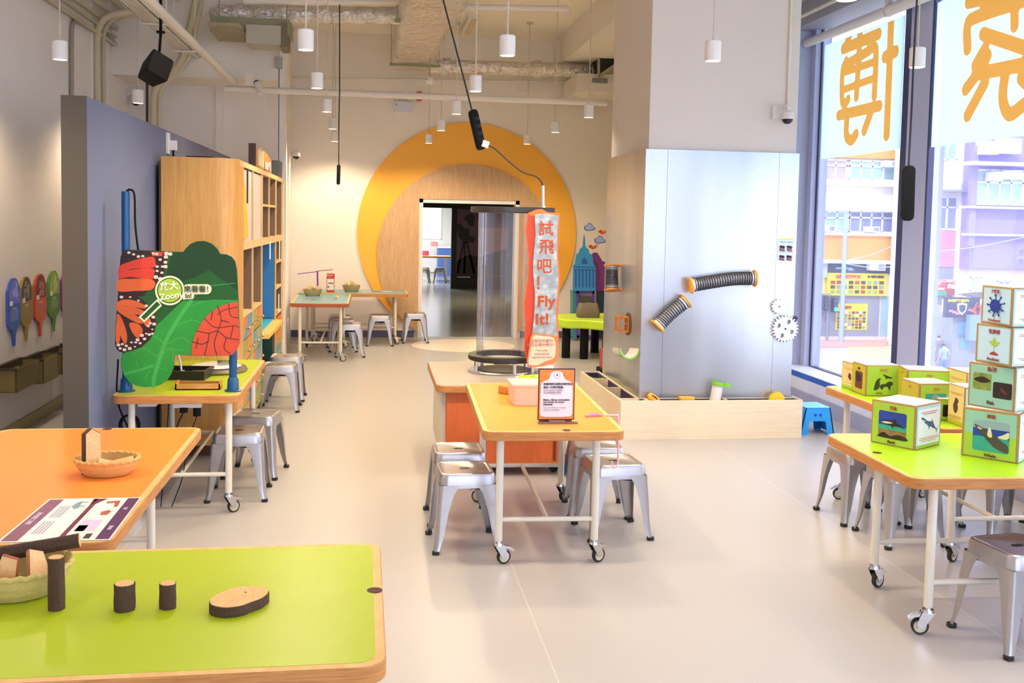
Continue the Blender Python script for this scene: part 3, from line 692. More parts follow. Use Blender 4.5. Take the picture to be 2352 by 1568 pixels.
def wooden_sign():
    p = PXX(584, 385, -.98)
    t = thing('wooden_display', 'dark wooden display with carved animals on top of the tall cabinet', 'display', (-1.0, PXX(588, 380, -1.0).y, 2.09))
    MB().span((-.06, -.03, 0), (.0, .0, .23)).build('end_board', M('walnut_dark', '3a201a', .5), t)
    MB().poly3([(-.02, .0, 0), (-.02, 1.35, 0), (-.02, 1.35, .16), (-.02, .9, .2), (-.02, .3, .22), (-.02, .0, .2)], (1, 0, 0), .02).build('face_board', WOOD('cherry', 'b5703a', 'c9854a', (3, .8, 6), 6, .45), t)
    f = MB()
    for k in range(7):
        y = .10 + k * .06; f.poly3([(.002, y, .05 + .004 * (k % 2)), (.002, y + .03, .03), (.002, y + .046, .08), (.002, y + .035, .19 + .012 * (k % 3)), (.002, y + .005, .18)], (1, 0, 0), .012)
    f.build('carved_animal', M('carving_cream', 'ddd3a6', .5, var=.2), t)
    MB().span((.002, .62, .04), (.014, .92, .11)).build('plate', M('plate_grey', 'b7ab9f', .5), t)
    MB().prism(circ(.055, 14), 0, .012).xf(Matrix.Rotation(PI / 2, 4, 'Y')).xf(Matrix.Translation((.002, 1.1, .08))).build('medal', M('medal_blue', 'b6b8d2', .3), t)
    tag(MB().span((0, 0, 0), (.16, .35, .17)).build('storage_box', M('box_slate', '414a4f', .6), loc=(-1.10, 10.42, 2.09)), 'dark grey box at the far end on top of the tall cabinet', 'box')
    tag(MB().prism([(-.11, -.13), (.08, -.15), (.12, .02), (.05, .14), (-.1, .12)], 0, .02, .004).build('black_bag', BLACK, loc=(-1.2, 7.5, 2.09)), 'flat black bag lying on top of the cabinet', 'bag')
wooden_sign()
# ================================================================== magnifier exhibit on the left green table
YX = 5.80
def at_root(mb, name, mats, root, **k):
    """geometry given in room coordinates, stored relative to its root"""
    m = (Matrix.Translation(root.location) @ Matrix.Rotation(root.rotation_euler.z, 4, 'Z')).inverted()
    mb.xf(m); return mb.build(name, mats, root, **k)
def qy(px, Y): return [PYY(x, y, Y) for x, y in px]
def exhibit():
    b = PZ(290, 900, .69)
    t = thing('magnifier_exhibit', 'tall exhibit panel with a butterfly and leaf print on blue poles', 'exhibit panel', (-1.07, 5.85, .692))
    BP = M('pole_blue', '15507f', .35, metal=.2)
    for px, py, zt in ((290, 905, PYY(290, 440, 5.86).z), (535, 898, 1.22)):
        c = PYY(px, py, 5.86); c = Vector((c.x, 5.865, .692))
        m = MB().lathe([(.048, 0), (.048, .006), (.034, .012), (.030, .07), (.0225, .08), (.0225, zt - .692), (.018, zt - .690)], (c.x, c.y, c.z), 20)
        at_root(m, 'pole', BP, t)
    top = PYY(290, 440, 5.865)
    at_root(MB().tube(catmull([(top.x, 5.865, top.z), (top.x + .02, 5.865, top.z + .012), (top.x + .045, 5.86, top.z - .02), (top.x + .05, 5.86, top.z - .2), (top.x + .075, 5.86, top.z - .42), (top.x + .08, 5.86, top.z - .55)], 6), .006, 8), 'cable', BLACK, t)
    out = [(284, 577), (292, 573), (340, 575), (400, 578), (421, 578), (426, 571), (437, 560), (452, 554), (470, 553), (486, 559), (498, 570), (506, 583), (520, 584), (532, 590), (540, 600), (544, 620), (548, 700), (551, 775), (550, 790), (543, 803), (533, 816), (480, 817), (440, 816), (400, 815), (399, 840), (394, 856), (384, 873), (370, 883), (352, 888), (330, 889), (312, 885), (296, 876), (284, 860), (278, 840), (278, 826), (282, 809), (275, 808), (268, 802), (264, 790), (265, 770), (270, 690), (275, 610), (277, 588)]
    a = MB(); EDGE, LEAF, BLK, ORG, DOT, TERR, CRK, RED, GL, PALE, LIMEP, WHT, DKG = range(13)
    mats = [M('panel_edge_teal', '0f4d63', .3), M('leaf_green', '14541d', .3, var=.25, scale=3), M('wing_black', '2a1512', .35), M('wing_orange', 'd8622c', .35, var=.2, scale=12), M('wing_dot', 'e3cdbb', .35),
            M('terracotta', 'c9492a', .4, var=.15, scale=20), M('crack_dark', '481a22', .5), M('wing_red', 'cf3a28', .35, var=.15, scale=8), M('leaf_bright', '1f8f33', .3, var=.2, scale=9), M('leaf_vein', '3aa548', .35),
            M('magnifier_lime', 'a6c83a', .35), M('sign_cream', 'e6e3bd', .4), M('leaf_dark', '0d3a14', .3)]
    a.mat(EDGE).poly3(qy(out, YX + .003), (0, 1, 0), .02)
    a.mat(LEAF).poly3(qy(out, YX), (0, 1, 0), .003)
    lay = [0]
    def ov(px, m, smooth=False):
        lay[0] += 1
        if smooth: px = smooth_poly(px, 4)
        a.mat(m).poly3(qy(px, YX - .00008 * lay[0]), (0, 1, 0), .00008)
    def st(px, wd, m):
        P = catmull([(x, y, 0) for x, y in px], 5); ov(stroke2([(p.x, p.y) for p in P], wd, 4), m)
    # the lower lobe of the leaf is brighter, the top is deep green
    ov([(282, 812), (330, 790), (362, 745), (420, 690), (470, 690), (548, 690), (551, 775), (533, 815), (399, 815), (399, 840), (394, 856), (384, 873), (370, 883), (352, 888), (330, 889), (312, 885), (296, 876), (284, 860), (279, 840), (279, 826)], GL)
    ov([(394, 580), (421, 579), (426, 572), (437, 561), (452, 555), (470, 554), (486, 560), (498, 571), (506, 584), (520, 585), (532, 591), (540, 601), (543, 620), (546, 668), (480, 620), (440, 640), (400, 650), (380, 640)], DKG)
    for px, wd in (([(438, 690), (405, 740), (378, 790), (356, 860), (352, 886)], 9), ([(350, 840), (318, 850), (287, 858)], 6), ([(400, 750), (440, 735), (470, 745)], 2), ([(385, 790), (415, 775), (440, 790)], 2), ([(370, 815), (395, 800), (398, 830)], 2), ([(378, 790), (350, 770), (338, 775)], 2), ([(362, 820), (330, 800), (305, 815)], 2),
                   ([(440, 690), (470, 660), (540, 650)], 1.2), ([(430, 705), (480, 690), (545, 690)], 1.2), ([(345, 850), (330, 870)], 1.5), ([(365, 845), (385, 850)], 1.5), ([(320, 850), (312, 830)], 1.5), ([(375, 800), (420, 805)], 1.5)):
        st(px, wd, PALE)
    # butterfly, upper wing
    ov([(277, 590), (284, 578), (292, 574), (392, 579), (386, 590), (374, 640), (356, 660), (340, 668), (330, 680), (271, 680), (274, 640)], BLK)
    ov([(274, 612), (300, 600), (330, 592), (352, 590), (357, 602), (352, 614), (300, 618), (273, 634)], RED, True); ov([(272, 640), (290, 622), (350, 616), (353, 634), (345, 642), (300, 636)], RED, True)
    ov([(271, 644), (300, 640), (352, 643), (350, 664), (310, 668), (271, 668)], ORG, True)
    ov([(347, 578), (375, 579), (372, 588), (350, 588)], RED)
    rr = random.Random(4)
    for (x, y) in [(296, 580), (307, 584), (318, 589), (328, 588), (352, 582), (360, 583), (382, 582), (391, 583), (381, 590), (368, 596), (380, 602), (361, 612), (373, 612), (361, 622), (372, 626), (358, 636), (368, 640), (380, 612)]:
        w_ = rr.uniform(3, 5); ov([(x + w_ * math.cos(k * PI / 4) * (1 + .3 * (k % 2)), y + (w_ - .8) * math.sin(k * PI / 4)) for k in range(8)], DOT, True)
    # lower wing
    ov([(271, 680), (285, 672), (310, 676), (335, 695), (350, 715), (358, 740), (355, 762), (344, 780), (325, 797), (300, 806), (282, 809), (275, 808), (268, 802), (264, 790), (266, 740)], BLK)
    for px in ([(275, 690), (300, 688), (328, 698), (334, 708), (300, 704), (278, 700)], [(286, 704), (310, 706), (334, 716), (330, 724), (300, 718)], [(270, 692), (290, 706), (315, 726), (330, 740), (318, 742), (290, 728), (269, 712)], [(270, 720), (282, 736), (292, 770), (288, 790), (276, 770), (268, 750)], [(297, 742), (318, 744), (328, 760), (318, 776), (305, 765)], [(268, 740), (276, 770), (272, 790), (266, 780)], [(334, 727), (346, 735), (342, 752), (330, 742)]):
        ov(px, ORG, True)
    for (x, y) in [(279, 682), (299, 682), (318, 690), (336, 702), (345, 714), (352, 728), (354, 744), (350, 756), (343, 768), (332, 778), (340, 748), (336, 766), (322, 788), (310, 796), (298, 800), (286, 803), (276, 800), (302, 786), (316, 780), (290, 794), (326, 770), (272, 792), (281, 790), (312, 786), (345, 742), (350, 766)]:
        w_ = rr.uniform(2.2, 4.4); ov([(x + w_ * math.cos(k * PI / 4) * (1 + .3 * (k % 2)), y + (w_ - .8) * math.sin(k * PI / 4)) for k in range(8)], DOT, True)
    # cracked terracotta
    ov([(440, 815), (441, 790), (449, 765), (462, 742), (480, 720), (505, 703), (530, 695), (546, 693), (549, 740), (551, 775), (550, 790), (543, 803), (533, 815), (490, 816)], TERR)
    for px in ([(545, 705), (515, 712), (500, 722)], [(500, 702), (508, 735), (500, 760)], [(470, 732), (495, 752), (535, 748), (549, 752)], [(452, 760), (480, 765), (500, 760), (520, 775), (548, 780)], [(442, 785), (465, 790), (480, 782)], [(500, 760), (492, 790), (498, 815)], [(520, 775), (515, 800), (530, 812)], [(480, 765), (478, 782), (470, 815)], [(525, 698), (530, 725), (548, 730)], [(455, 775), (450, 800)], [(535, 750), (530, 775)], [(488, 715), (485, 735)], [(508, 735), (525, 740)]):
        st(px, 2.0, CRK)
    # magnifier emblem
    ov([(x, y) for x, y in circ(34, 28, 390, 667)], WHT)
    ov([(362, 686), (318, 728), (331, 740), (372, 702)], WHT); ov([(360, 692), (324, 728), (331, 735), (368, 699)], LEAF)
    ov(rrect(66, 23, 11, 5, 453, 664), WHT); ov([(420, 668), (448, 670), (444, 686), (420, 688)], WHT)
    ov(circ(29.5, 28, 390, 667), LEAF); ov(circ(27, 28, 390, 667), LIMEP)
    at_root(a, 'printed_panel', mats, t, smooth=0)
    def pf(x, y, lift=.014):
        s = (PYY(x + 50, y, YX) - PYY(x, y, YX)) / 50; v = (PYY(x, y - 50, YX) - PYY(x, y, YX)) / 50
        return (PYY(x, y, YX) + Vector((0, -lift, 0)), s, v, Vector((0, -1, 0)))
    f = pf(390, 657); pxm = f[1].length
    CR = M('lettering_cream', 'f2f0dc', .4); DK = M('lettering_dark', '153a1c', .4)
    text('放大', 21 * pxm, CR, t, f, rot=.07, bold=.0012); text('Zoom', 20 * pxm, CR, t, pf(393, 679), rot=.16, bold=.001)
    text('來看看！', 17 * pxm, DK, t, pf(457, 664), bold=.0006); text('In!', 15 * pxm, DK, t, pf(434, 679), rot=.05, bold=.0008)
    return t
exhibit()
# things on that table
zt = .692
t = thing('round_magnifier_lamp', 'round silver base with a white plate beside the magnifier panel', 'lamp base', PZ(496, 852, zt))
MB().lathe([(.0, 0), (.19, 0), (.20, .012), (.19, .03), (.0, .032)], n=36).build('base_disc', M('bronze_grey', '8a7d66', .3, metal=.5), t)
MB().lathe([(.0, .032), (.15, .032), (.16, .036), (.13, .045), (.0, .046)], n=36).build('plate', M('plate_white', 'e6e4e2', .25), t)
MB().box((.05, -.02, .062), (.07, .04, .03)).cyl((.1, .0, .046), (.1, .0, .085), .018, 14).build('clamp', CHROME, t)
o = MB(); o.span((-.13, -.12, 0), (.13, .12, .012)).span((-.13, -.12, .012), (-.112, .12, .055)).span((.112, -.12, .012), (.13, .12, .055)).span((-.112, -.12, .012), (.112, -.102, .055)).span((-.112, .102, .012), (.112, .12, .055))
q = PZ(432, 866, zt); tag(o.build('sample_tray', M('tray_black', '231f1c', .4), loc=q, rotz=-.1), 'black framed tray on the green exhibit table', 'tray')
o = MB(); W_, D_ = .25, .10
o.span((-W_ / 2, -D_ / 2, 0), (W_ / 2, D_ / 2, .006)).span((-W_ / 2, -D_ / 2, 0), (W_ / 2, -D_ / 2 + .008, .036)).span((-W_ / 2, D_ / 2 - .008, 0), (W_ / 2, D_ / 2, .036)).span((-W_ / 2, -D_ / 2, 0), (-W_ / 2 + .008, D_ / 2, .044)).span((W_ / 2 - .008, -D_ / 2, 0), (W_ / 2, D_ / 2, .044)).mat(1).span((-W_ / 2 + .008, -D_ / 2 + .008, .006), (W_ / 2 - .008, D_ / 2 - .008, .008))
q = PZ(457, 892, zt); tag(o.build('wooden_tray', [WOOD('tray_wood', 'c08038', 'd89c50', (1, 6, 6), 6, .45), M('felt_red', '9c3a30', .9)], loc=q), 'small orange wooden tray at the front of the green exhibit table', 'tray')
q = PZ(413, 872, zt); o = MB().tube(catmull([(-.02, .02, .17), (.0, .02, .10), (.012, 0, .03), (.015, 0, .0)], 5), .006, 8)
tag(o.mat(1).box((.02, -.006, .035), (.02, .004, .05)).build('microscope_wand', [M('wand_grey', 'c6c8d2', .4), PAPER], loc=q), 'thin grey handheld microscope lead with a paper tag', 'microscope')
# power strip and hanging cables under the exhibit table
t = thing('power_strip', 'white power strip with black plugs under the green exhibit table', 'power strip', (-1.03, 5.86, .60))
MB().box((0, 0, .015), (.15, .05, .028)).build('strip', WHITE, t); MB().box((-.22, 0, .02), (.1, .05, .02)).build('cable_duct', WHITE, t)
MB().box((-.02, -.01, -.012), (.04, .04, .03)).cyl((.05, 0, 0), (.05, 0, -.05), .022, 14).build('plug', BLACK, t)
MB().tube(catmull([(-.02, -.01, -.02), (-.06, -.02, -.12), (-.09, 0, -.3), (-.2, .05, -.55), (-.25, .05, -.59)], 6), .004, 6).tube(catmull([(.05, 0, -.05), (.0, 0, -.2), (-.03, 0, -.4), (-.1, .05, -.59)], 6), .003, 6).tube(catmull([(-.1, -.02, .05), (-.11, -.02, -.1), (-.13, 0, -.3), (-.16, .05, -.59)], 6), .003, 6).build('cable', BLACK, t)
t = thing('cable_coil', 'coiled black cable hanging under the left end of the exhibit table', 'cable', (-1.36, 5.90, .52))
MB().tube([(.05 * math.sin(a) + .006 * math.cos(a * .31), .01 * math.cos(a * .7), .06 * math.cos(a) - .03) for a in [k * .35 for k in range(56)]], .0055, 6).tube(catmull([(-.06, 0, .35), (-.065, 0, .12), (0, 0, -.06), (.06, .0, -.2), (.05, .05, -.5)], 6), .0055, 6).build('coil', BLACK, t)

# ================================================================== left wall: plaques, bins, frame
WXL = -2.665
PLQ = [(28, 638, 795, 14, 43, 'blue', '3d5ed0', '2464b8', '6e7be8'), (57, 634, 783, 44, 70, 'golden brown', 'a8873c', '9b7d2d', '4a3a20'), (91, 628, 772, 76, 103, 'orange red', 'c8492c', 'e0562b', '7a1e1c'), (122, 621, 760, 108, 133, 'green', '4f9a34', '2f7f2c', '9db545'), (153, 616, 748, 139, 167, 'purple', 'a02a86', '7b2b8f', 'd05090')]
for i, (cx, y0, y1, xl, xr, cn, ce, cb, cp) in enumerate(PLQ):
    P0 = PXX(cx, y0, WXL); P1 = PXX(cx, y1, WXL); ya = PXX(xl, (y0 + y1) / 2, WXL).y; yb = PXX(xr, (y0 + y1) / 2, WXL).y
    hw = (yb - ya) / 2; cy = (ya + yb) / 2; zt_, zb_ = P0.z, P1.z; Hh = zt_ - zb_
    t = thing('plant_marker_sign', '%s sign shaped like a plant marker on the left wall' % cn, 'sign', (WXL, cy, zb_), group='plant marker signs on the left wall')
    def shp(s, dz=0):
        pts = [(0, 0), (.04 * hw / .13, 0), (.05, Hh * .22), (hw * .75, Hh * .30), (hw, Hh * .36), (hw, Hh * .84), (hw * .8, Hh * .87), (hw * .62, Hh * .93), (hw * .35, Hh * .98), (0, Hh)]
        pts = [(.012, 0), (.035, Hh * .22), (hw * .8, Hh * .28), (hw, Hh * .34), (hw, Hh * .83), (hw * .82, Hh * .865), (hw * .66, Hh * .93), (hw * .36, Hh * .985)]
        full = pts + [(0, Hh)] + [(-y, z) for y, z in pts[::-1]]
        return [(y * s, Hh / 2 + (z - Hh / 2) * s) for y, z in full]
    a = MB(); a.mat(0).poly3([(0.002, y, z) for y, z in shp(1)], (1, 0, 0), .012)
    a.mat(1).poly3([(.0142, y, z) for y, z in shp(.93)], (1, 0, 0), .0008)
    ph = [(y * .86, z) for y, z in shp(1) if z > Hh * .6]; zlo = Hh * .62
    pht = [(y, z - Hh * .02) for y, z in ph if z > Hh * .7]
    pht = [(hw * .86, zlo)] + pht + [(-hw * .86, zlo)]
    a.mat(2).poly3([(.0152, y, z) for y, z in pht], (1, 0, 0), .0006)
    rr = random.Random(i)
    for k in range(7):                                  # petals of the pictured plant
        an = rr.uniform(0, 6.3); cyy, czz = rr.uniform(-.4, .4) * hw, Hh * rr.uniform(.68, .9); q = [(cyy + hw * .25 * math.cos(an + u) * (1 if j % 2 else .5), czz + hw * .25 * math.sin(an + u) * (1 if j % 2 else .5)) for j, u in enumerate([PI / 4 * v for v in range(8)])]
        a.mat(3).poly3([(.0159 + .0001 * k, y, z) for y, z in q], (1, 0, 0), .0003)
    a.mat(4).poly3([(.0168, -hw * .8, Hh * .60), (.0168, -hw * .3, Hh * .60), (.0168, -hw * .3, Hh * .67), (.0168, -hw * .8, Hh * .67)], (1, 0, 0), .0003)
    for k in range(9):
        z = Hh * (.56 - .022 * k); l_ = hw * (.35 if k < 2 else .62)
        a.mat(4 if k < 2 else 3).poly3([(.0152, -l_, z), (.0152, l_, z), (.0152, l_, z + Hh * .007), (.0152, -l_, z + Hh * .007)], (1, 0, 0), .0003)
    a.build('sign_board', [M('pm_edge%d' % i, ce, .4), M('pm_body%d' % i, cb, .35, var=.04), M('pm_photo%d' % i, cp, .4, var=.4, scale=25), M('pm_petal%d' % i, tuple(min(1, v * .5 + .45) for v in [int(cp[j:j + 2], 16) / 255 for j in (0, 2, 4)]), .4, var=.2, scale=40), PAPER], t, smooth=0)
for i, (y0, y1, zt_, zb_) in enumerate(((7.53, 8.06, .565, .395), (8.13, 8.52, .55, .36), (8.60, 8.95, .54, .36), (9.05, 9.40, .54, .36))):
    SM = THIN('smoky_bin', 'c4b990', .2, .1, body=.4, bodycol='a8986a')
    t = thing('wall_bin', ['nearest smoky clear bin hanging on the left wall under the signs', 'second smoky clear bin on the left wall', 'third smoky clear bin on the left wall', 'farthest smoky clear bin on the left wall by the partition'][i], 'bin', (WXL, (y0 + y1) / 2, zb_), group='bins on the left wall')
    h = zt_ - zb_; hw = (y1 - y0) / 2 - .01; d = .15; a = MB()
    a.span((.005, -hw, 0), (d - .02, hw, .006)).span((d - .006, -hw, .0), (d, hw, h)).span((.005, -hw, 0), (d, -hw + .006, h)).span((.005, hw - .006, 0), (d, hw, h))
    a.build('bin_body', SM, t, smooth=0)
    MB().span((-.0, -hw, h - .03), (.03, hw, h + .02)).span((.0, -hw - .004, h - .012), (d + .006, -hw + .01, h + .006)).build('rim', M('bin_rim', '3a3328', .4), t)
    b = MB(); rr = random.Random(i)
    for k in range(6): b.box((.04 + .012 * k, rr.uniform(-hw * .7, hw * .7), .016 + .006 * (k % 3)), (.05, .07, .012), rr.uniform(-1, 1))
    b.build('paper_scraps', M('scraps', 'ddd69a', .7), t)
t = thing('picture_frame', 'brown wooden frame at the left edge on the white wall', 'frame', (WXL, 7.2, .40))
MB().span((0, .14, 0), (.03, .19, .51)).span((0, -.4, .46), (.03, .14, .51)).span((0, -.4, 0), (.03, .14, .05)).build('frame', WOOD('frame_wood', '8a6238', 'a67c4a', (5, 5, .8), 6, .5), t)
MB().span((.002, -.4, .05), (.01, .14, .46)).build('board', M('board_brown', '6e5a40', .6), t)

# ================================================================== wooden pieces and baskets on the left tables
STRAW = M('basket_straw', 'd9a860', .7, var=.15, scale=90, bump=.4, bscale=220); BARK = M('bark', '4b3524', .9, var=.35, scale=40, bump=.6, bscale=90); HEART = WOOD('heartwood', 'd2a265', 'e3bc84', (5, 5, 5), 8, .6); RIND = M('split_wood', 'b8854b', .8, var=.2, scale=30, bump=.3)
def basket(loc, rx, ry, h, label, mat=STRAW, rows=9):
    t = thing('wicker_basket', label, 'basket', loc)
    n = 56; m = MB(); rings = []
    prof = [(.58, 0), (.70, .03), (.82, .25), (.93, .55), (1.0, .9), (1.02, 1.0), (.97, 1.04), (.93, .98), (.86, .55), (.72, .18), (.5, .08)]
    P = []
    for i in range(len(prof) - 1):
        for k in range(3):
            u = k / 3; P.append((prof[i][0] * (1 - u) + prof[i + 1][0] * u, prof[i][1] * (1 - u) + prof[i + 1][1] * u))
    P.append(prof[-1])
    for j, (s, z) in enumerate(P):
        w_ = .012 * math.sin(j * 2.1)
        rings.append([(rx * (s + w_ + .008 * math.sin(k * PI * 28 / n * 2 + j * PI)) * math.cos(2 * PI * k / n), ry * (s + w_) * math.sin(2 * PI * k / n), h * z) for k in range(n)])
    m.loft(rings); m.build('basket_body', mat, t, smooth=60)
    r = MB()
    r.tube([(rx * 1.0 * math.cos(a), ry * 1.0 * math.sin(a), h * 1.0 + .003 * math.sin(a * 24)) for a in [2 * PI * k / 72 for k in range(73)]], .007, 8)
    r.build('rim', mat, t)
    return t
def log(name, label, loc, r, l, direction, group=None, seedv=1, flat=0.0, core=HEART, skin=BARK):
    t = thing(name, label, 'wooden piece', loc, 0, group); rr = random.Random(seedv)
    d = Vector(direction).normalized(); u = d.orthogonal().normalized(); v = d.cross(u); n = 18
    k_ = [1 + rr.uniform(-.07, .07) for _ in range(n)]
    def rg(s, z): return [u * (r * s * k_[i] * math.cos(2 * PI * i / n)) + v * (r * s * k_[i] * (1 - flat) * math.sin(2 * PI * i / n)) + d * z for i in range(n)]
    MB().loft([rg(1, 0), rg(1.03, l * .3), rg(.98, l * .7), rg(1, l)]).build('bark', skin, t)
    MB().loft([rg(.9, l), rg(.9, l + .0012)]).loft([rg(.9, -.0012), rg(.9, 0)]).build('cut_face', core, t, smooth=0)
    return t
HT = .6866
B1 = PZ(246, 1088, HT); B1.z = HT
basket(B1, .118, .098, .062, 'oval straw basket of wood offcuts on the left orange table')
def offcut(label, pts, z0, z1, loc, tilt, rz=0, mat=None):
    o = MB().prism(pts, z0, z1, .003).mat(1).prism([(x * .96, y * .96) for x, y in pts], z1 - .0004, z1 + .0006).build('wood_offcut', [mat or RIND, HEART], loc=loc)
    o.rotation_euler = (tilt[0], tilt[1], rz); return tag(o, label, 'wooden piece')
offcut('tall wedge of split wood standing up in the basket on the orange table', [(-.03, -.085), (.035, -.08), (.03, .07), (-.005, .09), (-.03, .07)], -.012, .022, B1 + Vector((-.062, .0, .088)), (PI / 2 - .18, .1, 0), .75, BARK)
offcut('short brown block low in the basket on the orange table', rrect(.06, .04, .006), 0, .035, B1 + Vector((-.008, -.02, .022)), (.5, .3, 0), .3)
offcut('flat dark slab leaning inside the basket on the orange table', rrect(.11, .05, .004), 0, .014, B1 + Vector((.045, .02, .03)), (.25, -.2, 0), .2, BARK)
B2 = PZ(40, 1378, HT); B2.z = HT
basket(B2 + Vector((-.02, .06, 0)), .135, .125, .075, 'round straw basket of bark pieces cut by the left edge on the green table', M('basket_straw_green', 'c9b268', .7, var=.15, scale=90, bump=.4, bscale=220))
log('log_piece', 'long bark-covered branch lying across the basket at the left edge', B2 + Vector((-.08, .11, .088)), .019, .2, (1, .15, .12), seedv=3)
for k, (dx, dy, tx, ty, lab) in enumerate(((-.03, .02, .5, .2, 'red-brown wood wedge in the basket at the left edge'), (-.07, .03, .3, -.4, 'dark bark slab in the basket at the left edge'), (.03, .05, -.2, .3, 'pale wood chip in the basket at the left edge'))):
    offcut(lab, [(-.035, -.05), (.03, -.045), (.02, .05), (-.02, .055)], 0, .018, B2 + Vector((dx, dy, .06)), (1.0 + tx, ty, 0), .4 * k, [M('red_wood', '9a4a2a', .7, var=.2), BARK, RIND][k])
def standing(px, py, r, h, label, sv):
    q = PZ(px, py, HT); return log('log_piece', label, (q.x, q.y + r, HT), r, h, (0, 0, 1), 'log pieces on the green table', sv)
standing(124, 1405, .0195, .135, 'tall thin log standing on the front green table beside the basket', 11)
standing(281, 1408, .0255, .068, 'short stout log standing on the front green table, left of two', 12)
standing(382, 1402, .0215, .064, 'short log standing on the front green table, right of two', 13)
q = PZ(550, 1395, HT)
t = thing('wood_slice', 'broad oval wood slice lying on the front green table', 'wooden piece', (q.x, q.y, HT))
sp = smooth_poly([(-.066, -.045), (-.03, -.068), (.01, -.06), (.035, -.035), (.060, -.008), (.072, .035), (.055, .065), (.02, .078), (-.02, .07), (-.055, .035), (-.072, -.005)], 5)
MB().prism(sp, 0, .027, .002).build('bark', BARK, t); MB().prism([(x * .965, y * .965) for x, y in sp], .027, .0285).build('cut_face', HEART, t, smooth=0)
MB().prism(circ(.0035, 10, .012, .03), .0285, .0292).build('knot', M('knot_brown', '7a4a20', .7), t, smooth=0)
# printed sheet on the orange table
SH = [PZ(x, y, HT) for x, y in ((113, 1146), (325, 1142), (252, 1240), (-8, 1246))]
t = thing('instruction_sheet', 'purple and white printed sheet lying on the left orange table', 'sheet', (SH[2].x, SH[2].y, HT))
def shq(u, v):
    a, b, c, d = SH[0], SH[1], SH[2], SH[3]; p = a.lerp(b, u); q_ = d.lerp(c, u); return p.lerp(q_, v)
a = MB()
def sr(u0, u1, v0, v1, m, k, quad=None):
    cs = quad or [(u0, v0), (u1, v0), (u1, v1), (u0, v1)]
    a.mat(m).poly3([shq(u, v) - t.location + Vector((0, 0, .0004 + .0003 * k)) for u, v in cs][::-1], (0, 0, 1), .0003)
sr(0, 1, 0, 1, 0, 0); sr(.02, .17, .02, .98, 1, 1); sr(.86, .985, .02, .98, 2, 1); sr(.51, .56, .02, .98, 3, 1); sr(0, 0, 0, 0, 3, 1, [(.49, .02), (.64, .02), (.56, .16), (.51, .2)])
for k in range(8): sr(.22 + .03 * (k % 4), .235 + .03 * (k % 4), .2 + .36 * (k // 4), .48 + .36 * (k // 4), 4, 1)
for k in range(3): sr(.60 + .10 * (k % 2), .69 + .10 * (k % 2), .55 + .12 * (k // 2), .80, 5, 1)
sr(0, 0, 0, 0, 6, 2, [(.66, .10), (.80, .08), (.82, .24), (.78, .24), (.76, .14), (.67, .15)]); sr(0, 0, 0, 0, 6, 2, [(.70, .36), (.76, .32), (.80, .36), (.78, .44), (.71, .44)])
sr(0, 0, 0, 0, 7, 2, [(.36, .10), (.40, .08), (.42, .26), (.38, .28), (.33, .2)]); sr(.40, .47, .10, .12, 7, 2); sr(.40, .47, .2, .22, 7, 2); sr(.74, .80, .86, .96, 8, 2)
a.build('sheet', [M('sheet_white', 'efe4e2', .5), M('sheet_mauve', '7f4a68', .5), M('sheet_purple', '4f2458', .5), M('sheet_maroon', '6b2438', .5), M('sheet_text', '9a93a0', .5), M('sheet_lilac', 'd3bfe0', .5), M('sheet_brown', 'a9583a', .5), M('sheet_grey', '7f9aa6', .5), M('sheet_dark', '3a2a2a', .5)], t, smooth=0)
CRM = M('sheet_lettering', 'e7cfe0', .5)
for u, v, body, sz in ((.095, .5, '試用工具和木材', .019), (.925, .3, '木工', .016), (.925, .75, '動手做', .014)):
    p0 = shq(u, v); d = (shq(u, v - .2) - shq(u, v + .2)).normalized(); n_ = Vector((0, 0, 1))
    text(body, sz, CRM, t, (p0 + n_ * .0016, d, n_.cross(d), n_))
# ================================================================== wind tube kiosk behind the middle table
ZK = .62
kc = PZ(1157, 852, ZK); kx, ky = kc.x, kc.y
t = thing('wind_tube_kiosk', 'grey-topped orange kiosk with a tall clear wind tube and a Fly It sign', 'exhibit kiosk', (.90, 7.0, 0))
GREYL = M('laminate_grey', 'a59c90', .35, var=.03); WOODO = WOOD('panel_orange', 'd5642a', 'e07636', (4, 4, .6), 5, .45)
at_root(MB().prism(rrect(.96, 1.12, .07, 6, .905, 7.0), ZK - .045, ZK, .003), 'countertop', [PLY], t); at_root(MB().prism(rrect(.95, 1.11, .065, 6, .905, 7.0), ZK, ZK + .002), 'laminate', GREYL, t, smooth=0)
at_root(MB().span((.50, 6.52, .07), (1.30, 7.5, ZK - .045)).mat(1).span((.47, 6.60, .12), (.499, 7.45, ZK - .06)), 'body', [WOODO, CREAM], t, smooth=0)
at_root(MB().span((1.22, 6.512, .10), (1.235, 6.519, ZK - .05)), 'door_gap', M('gap_red', '7a2e18', .6), t)
lg = None
for x, y, a in ((.62, 6.62, .6), (1.22, 6.62, .4), (.62, 7.4, .5), (1.22, 7.4, .3)):
    lg = at_root(MB().cyl((x, y, .07), (x, y, .09), .03, 12), 'caster_mount', STEEL, t)
    f = MB(); caster_parent = lg
    wc = Vector((x + .02, y, .032)); f.cyl(wc - Vector((0, .012, 0)), wc + Vector((0, .012, 0)), .032, 18); m = Matrix.Translation(t.location).inverted(); f.xf(m); f.build('caster_wheel', DARKR, lg)
at_root(MB().lathe([(.0, 0), (.262, 0), (.262, .006), (.255, .010), (.0, .010)], (kx, ky, ZK + .002), 48), 'base_plate', STEEL, t)
at_root(MB().lathe([(.0, 0), (.195, 0), (.195, .006), (.0, .006)], (kx, ky, ZK + .0125), 40), 'fan_grille', M('grille_dark', '3c332c', .5, metal=.5, var=.6, scale=160), t)
zr0, zr1 = PYY(1157, 815, ky).z, 1.70
zr1 = PYY(1157, 482, ky).z
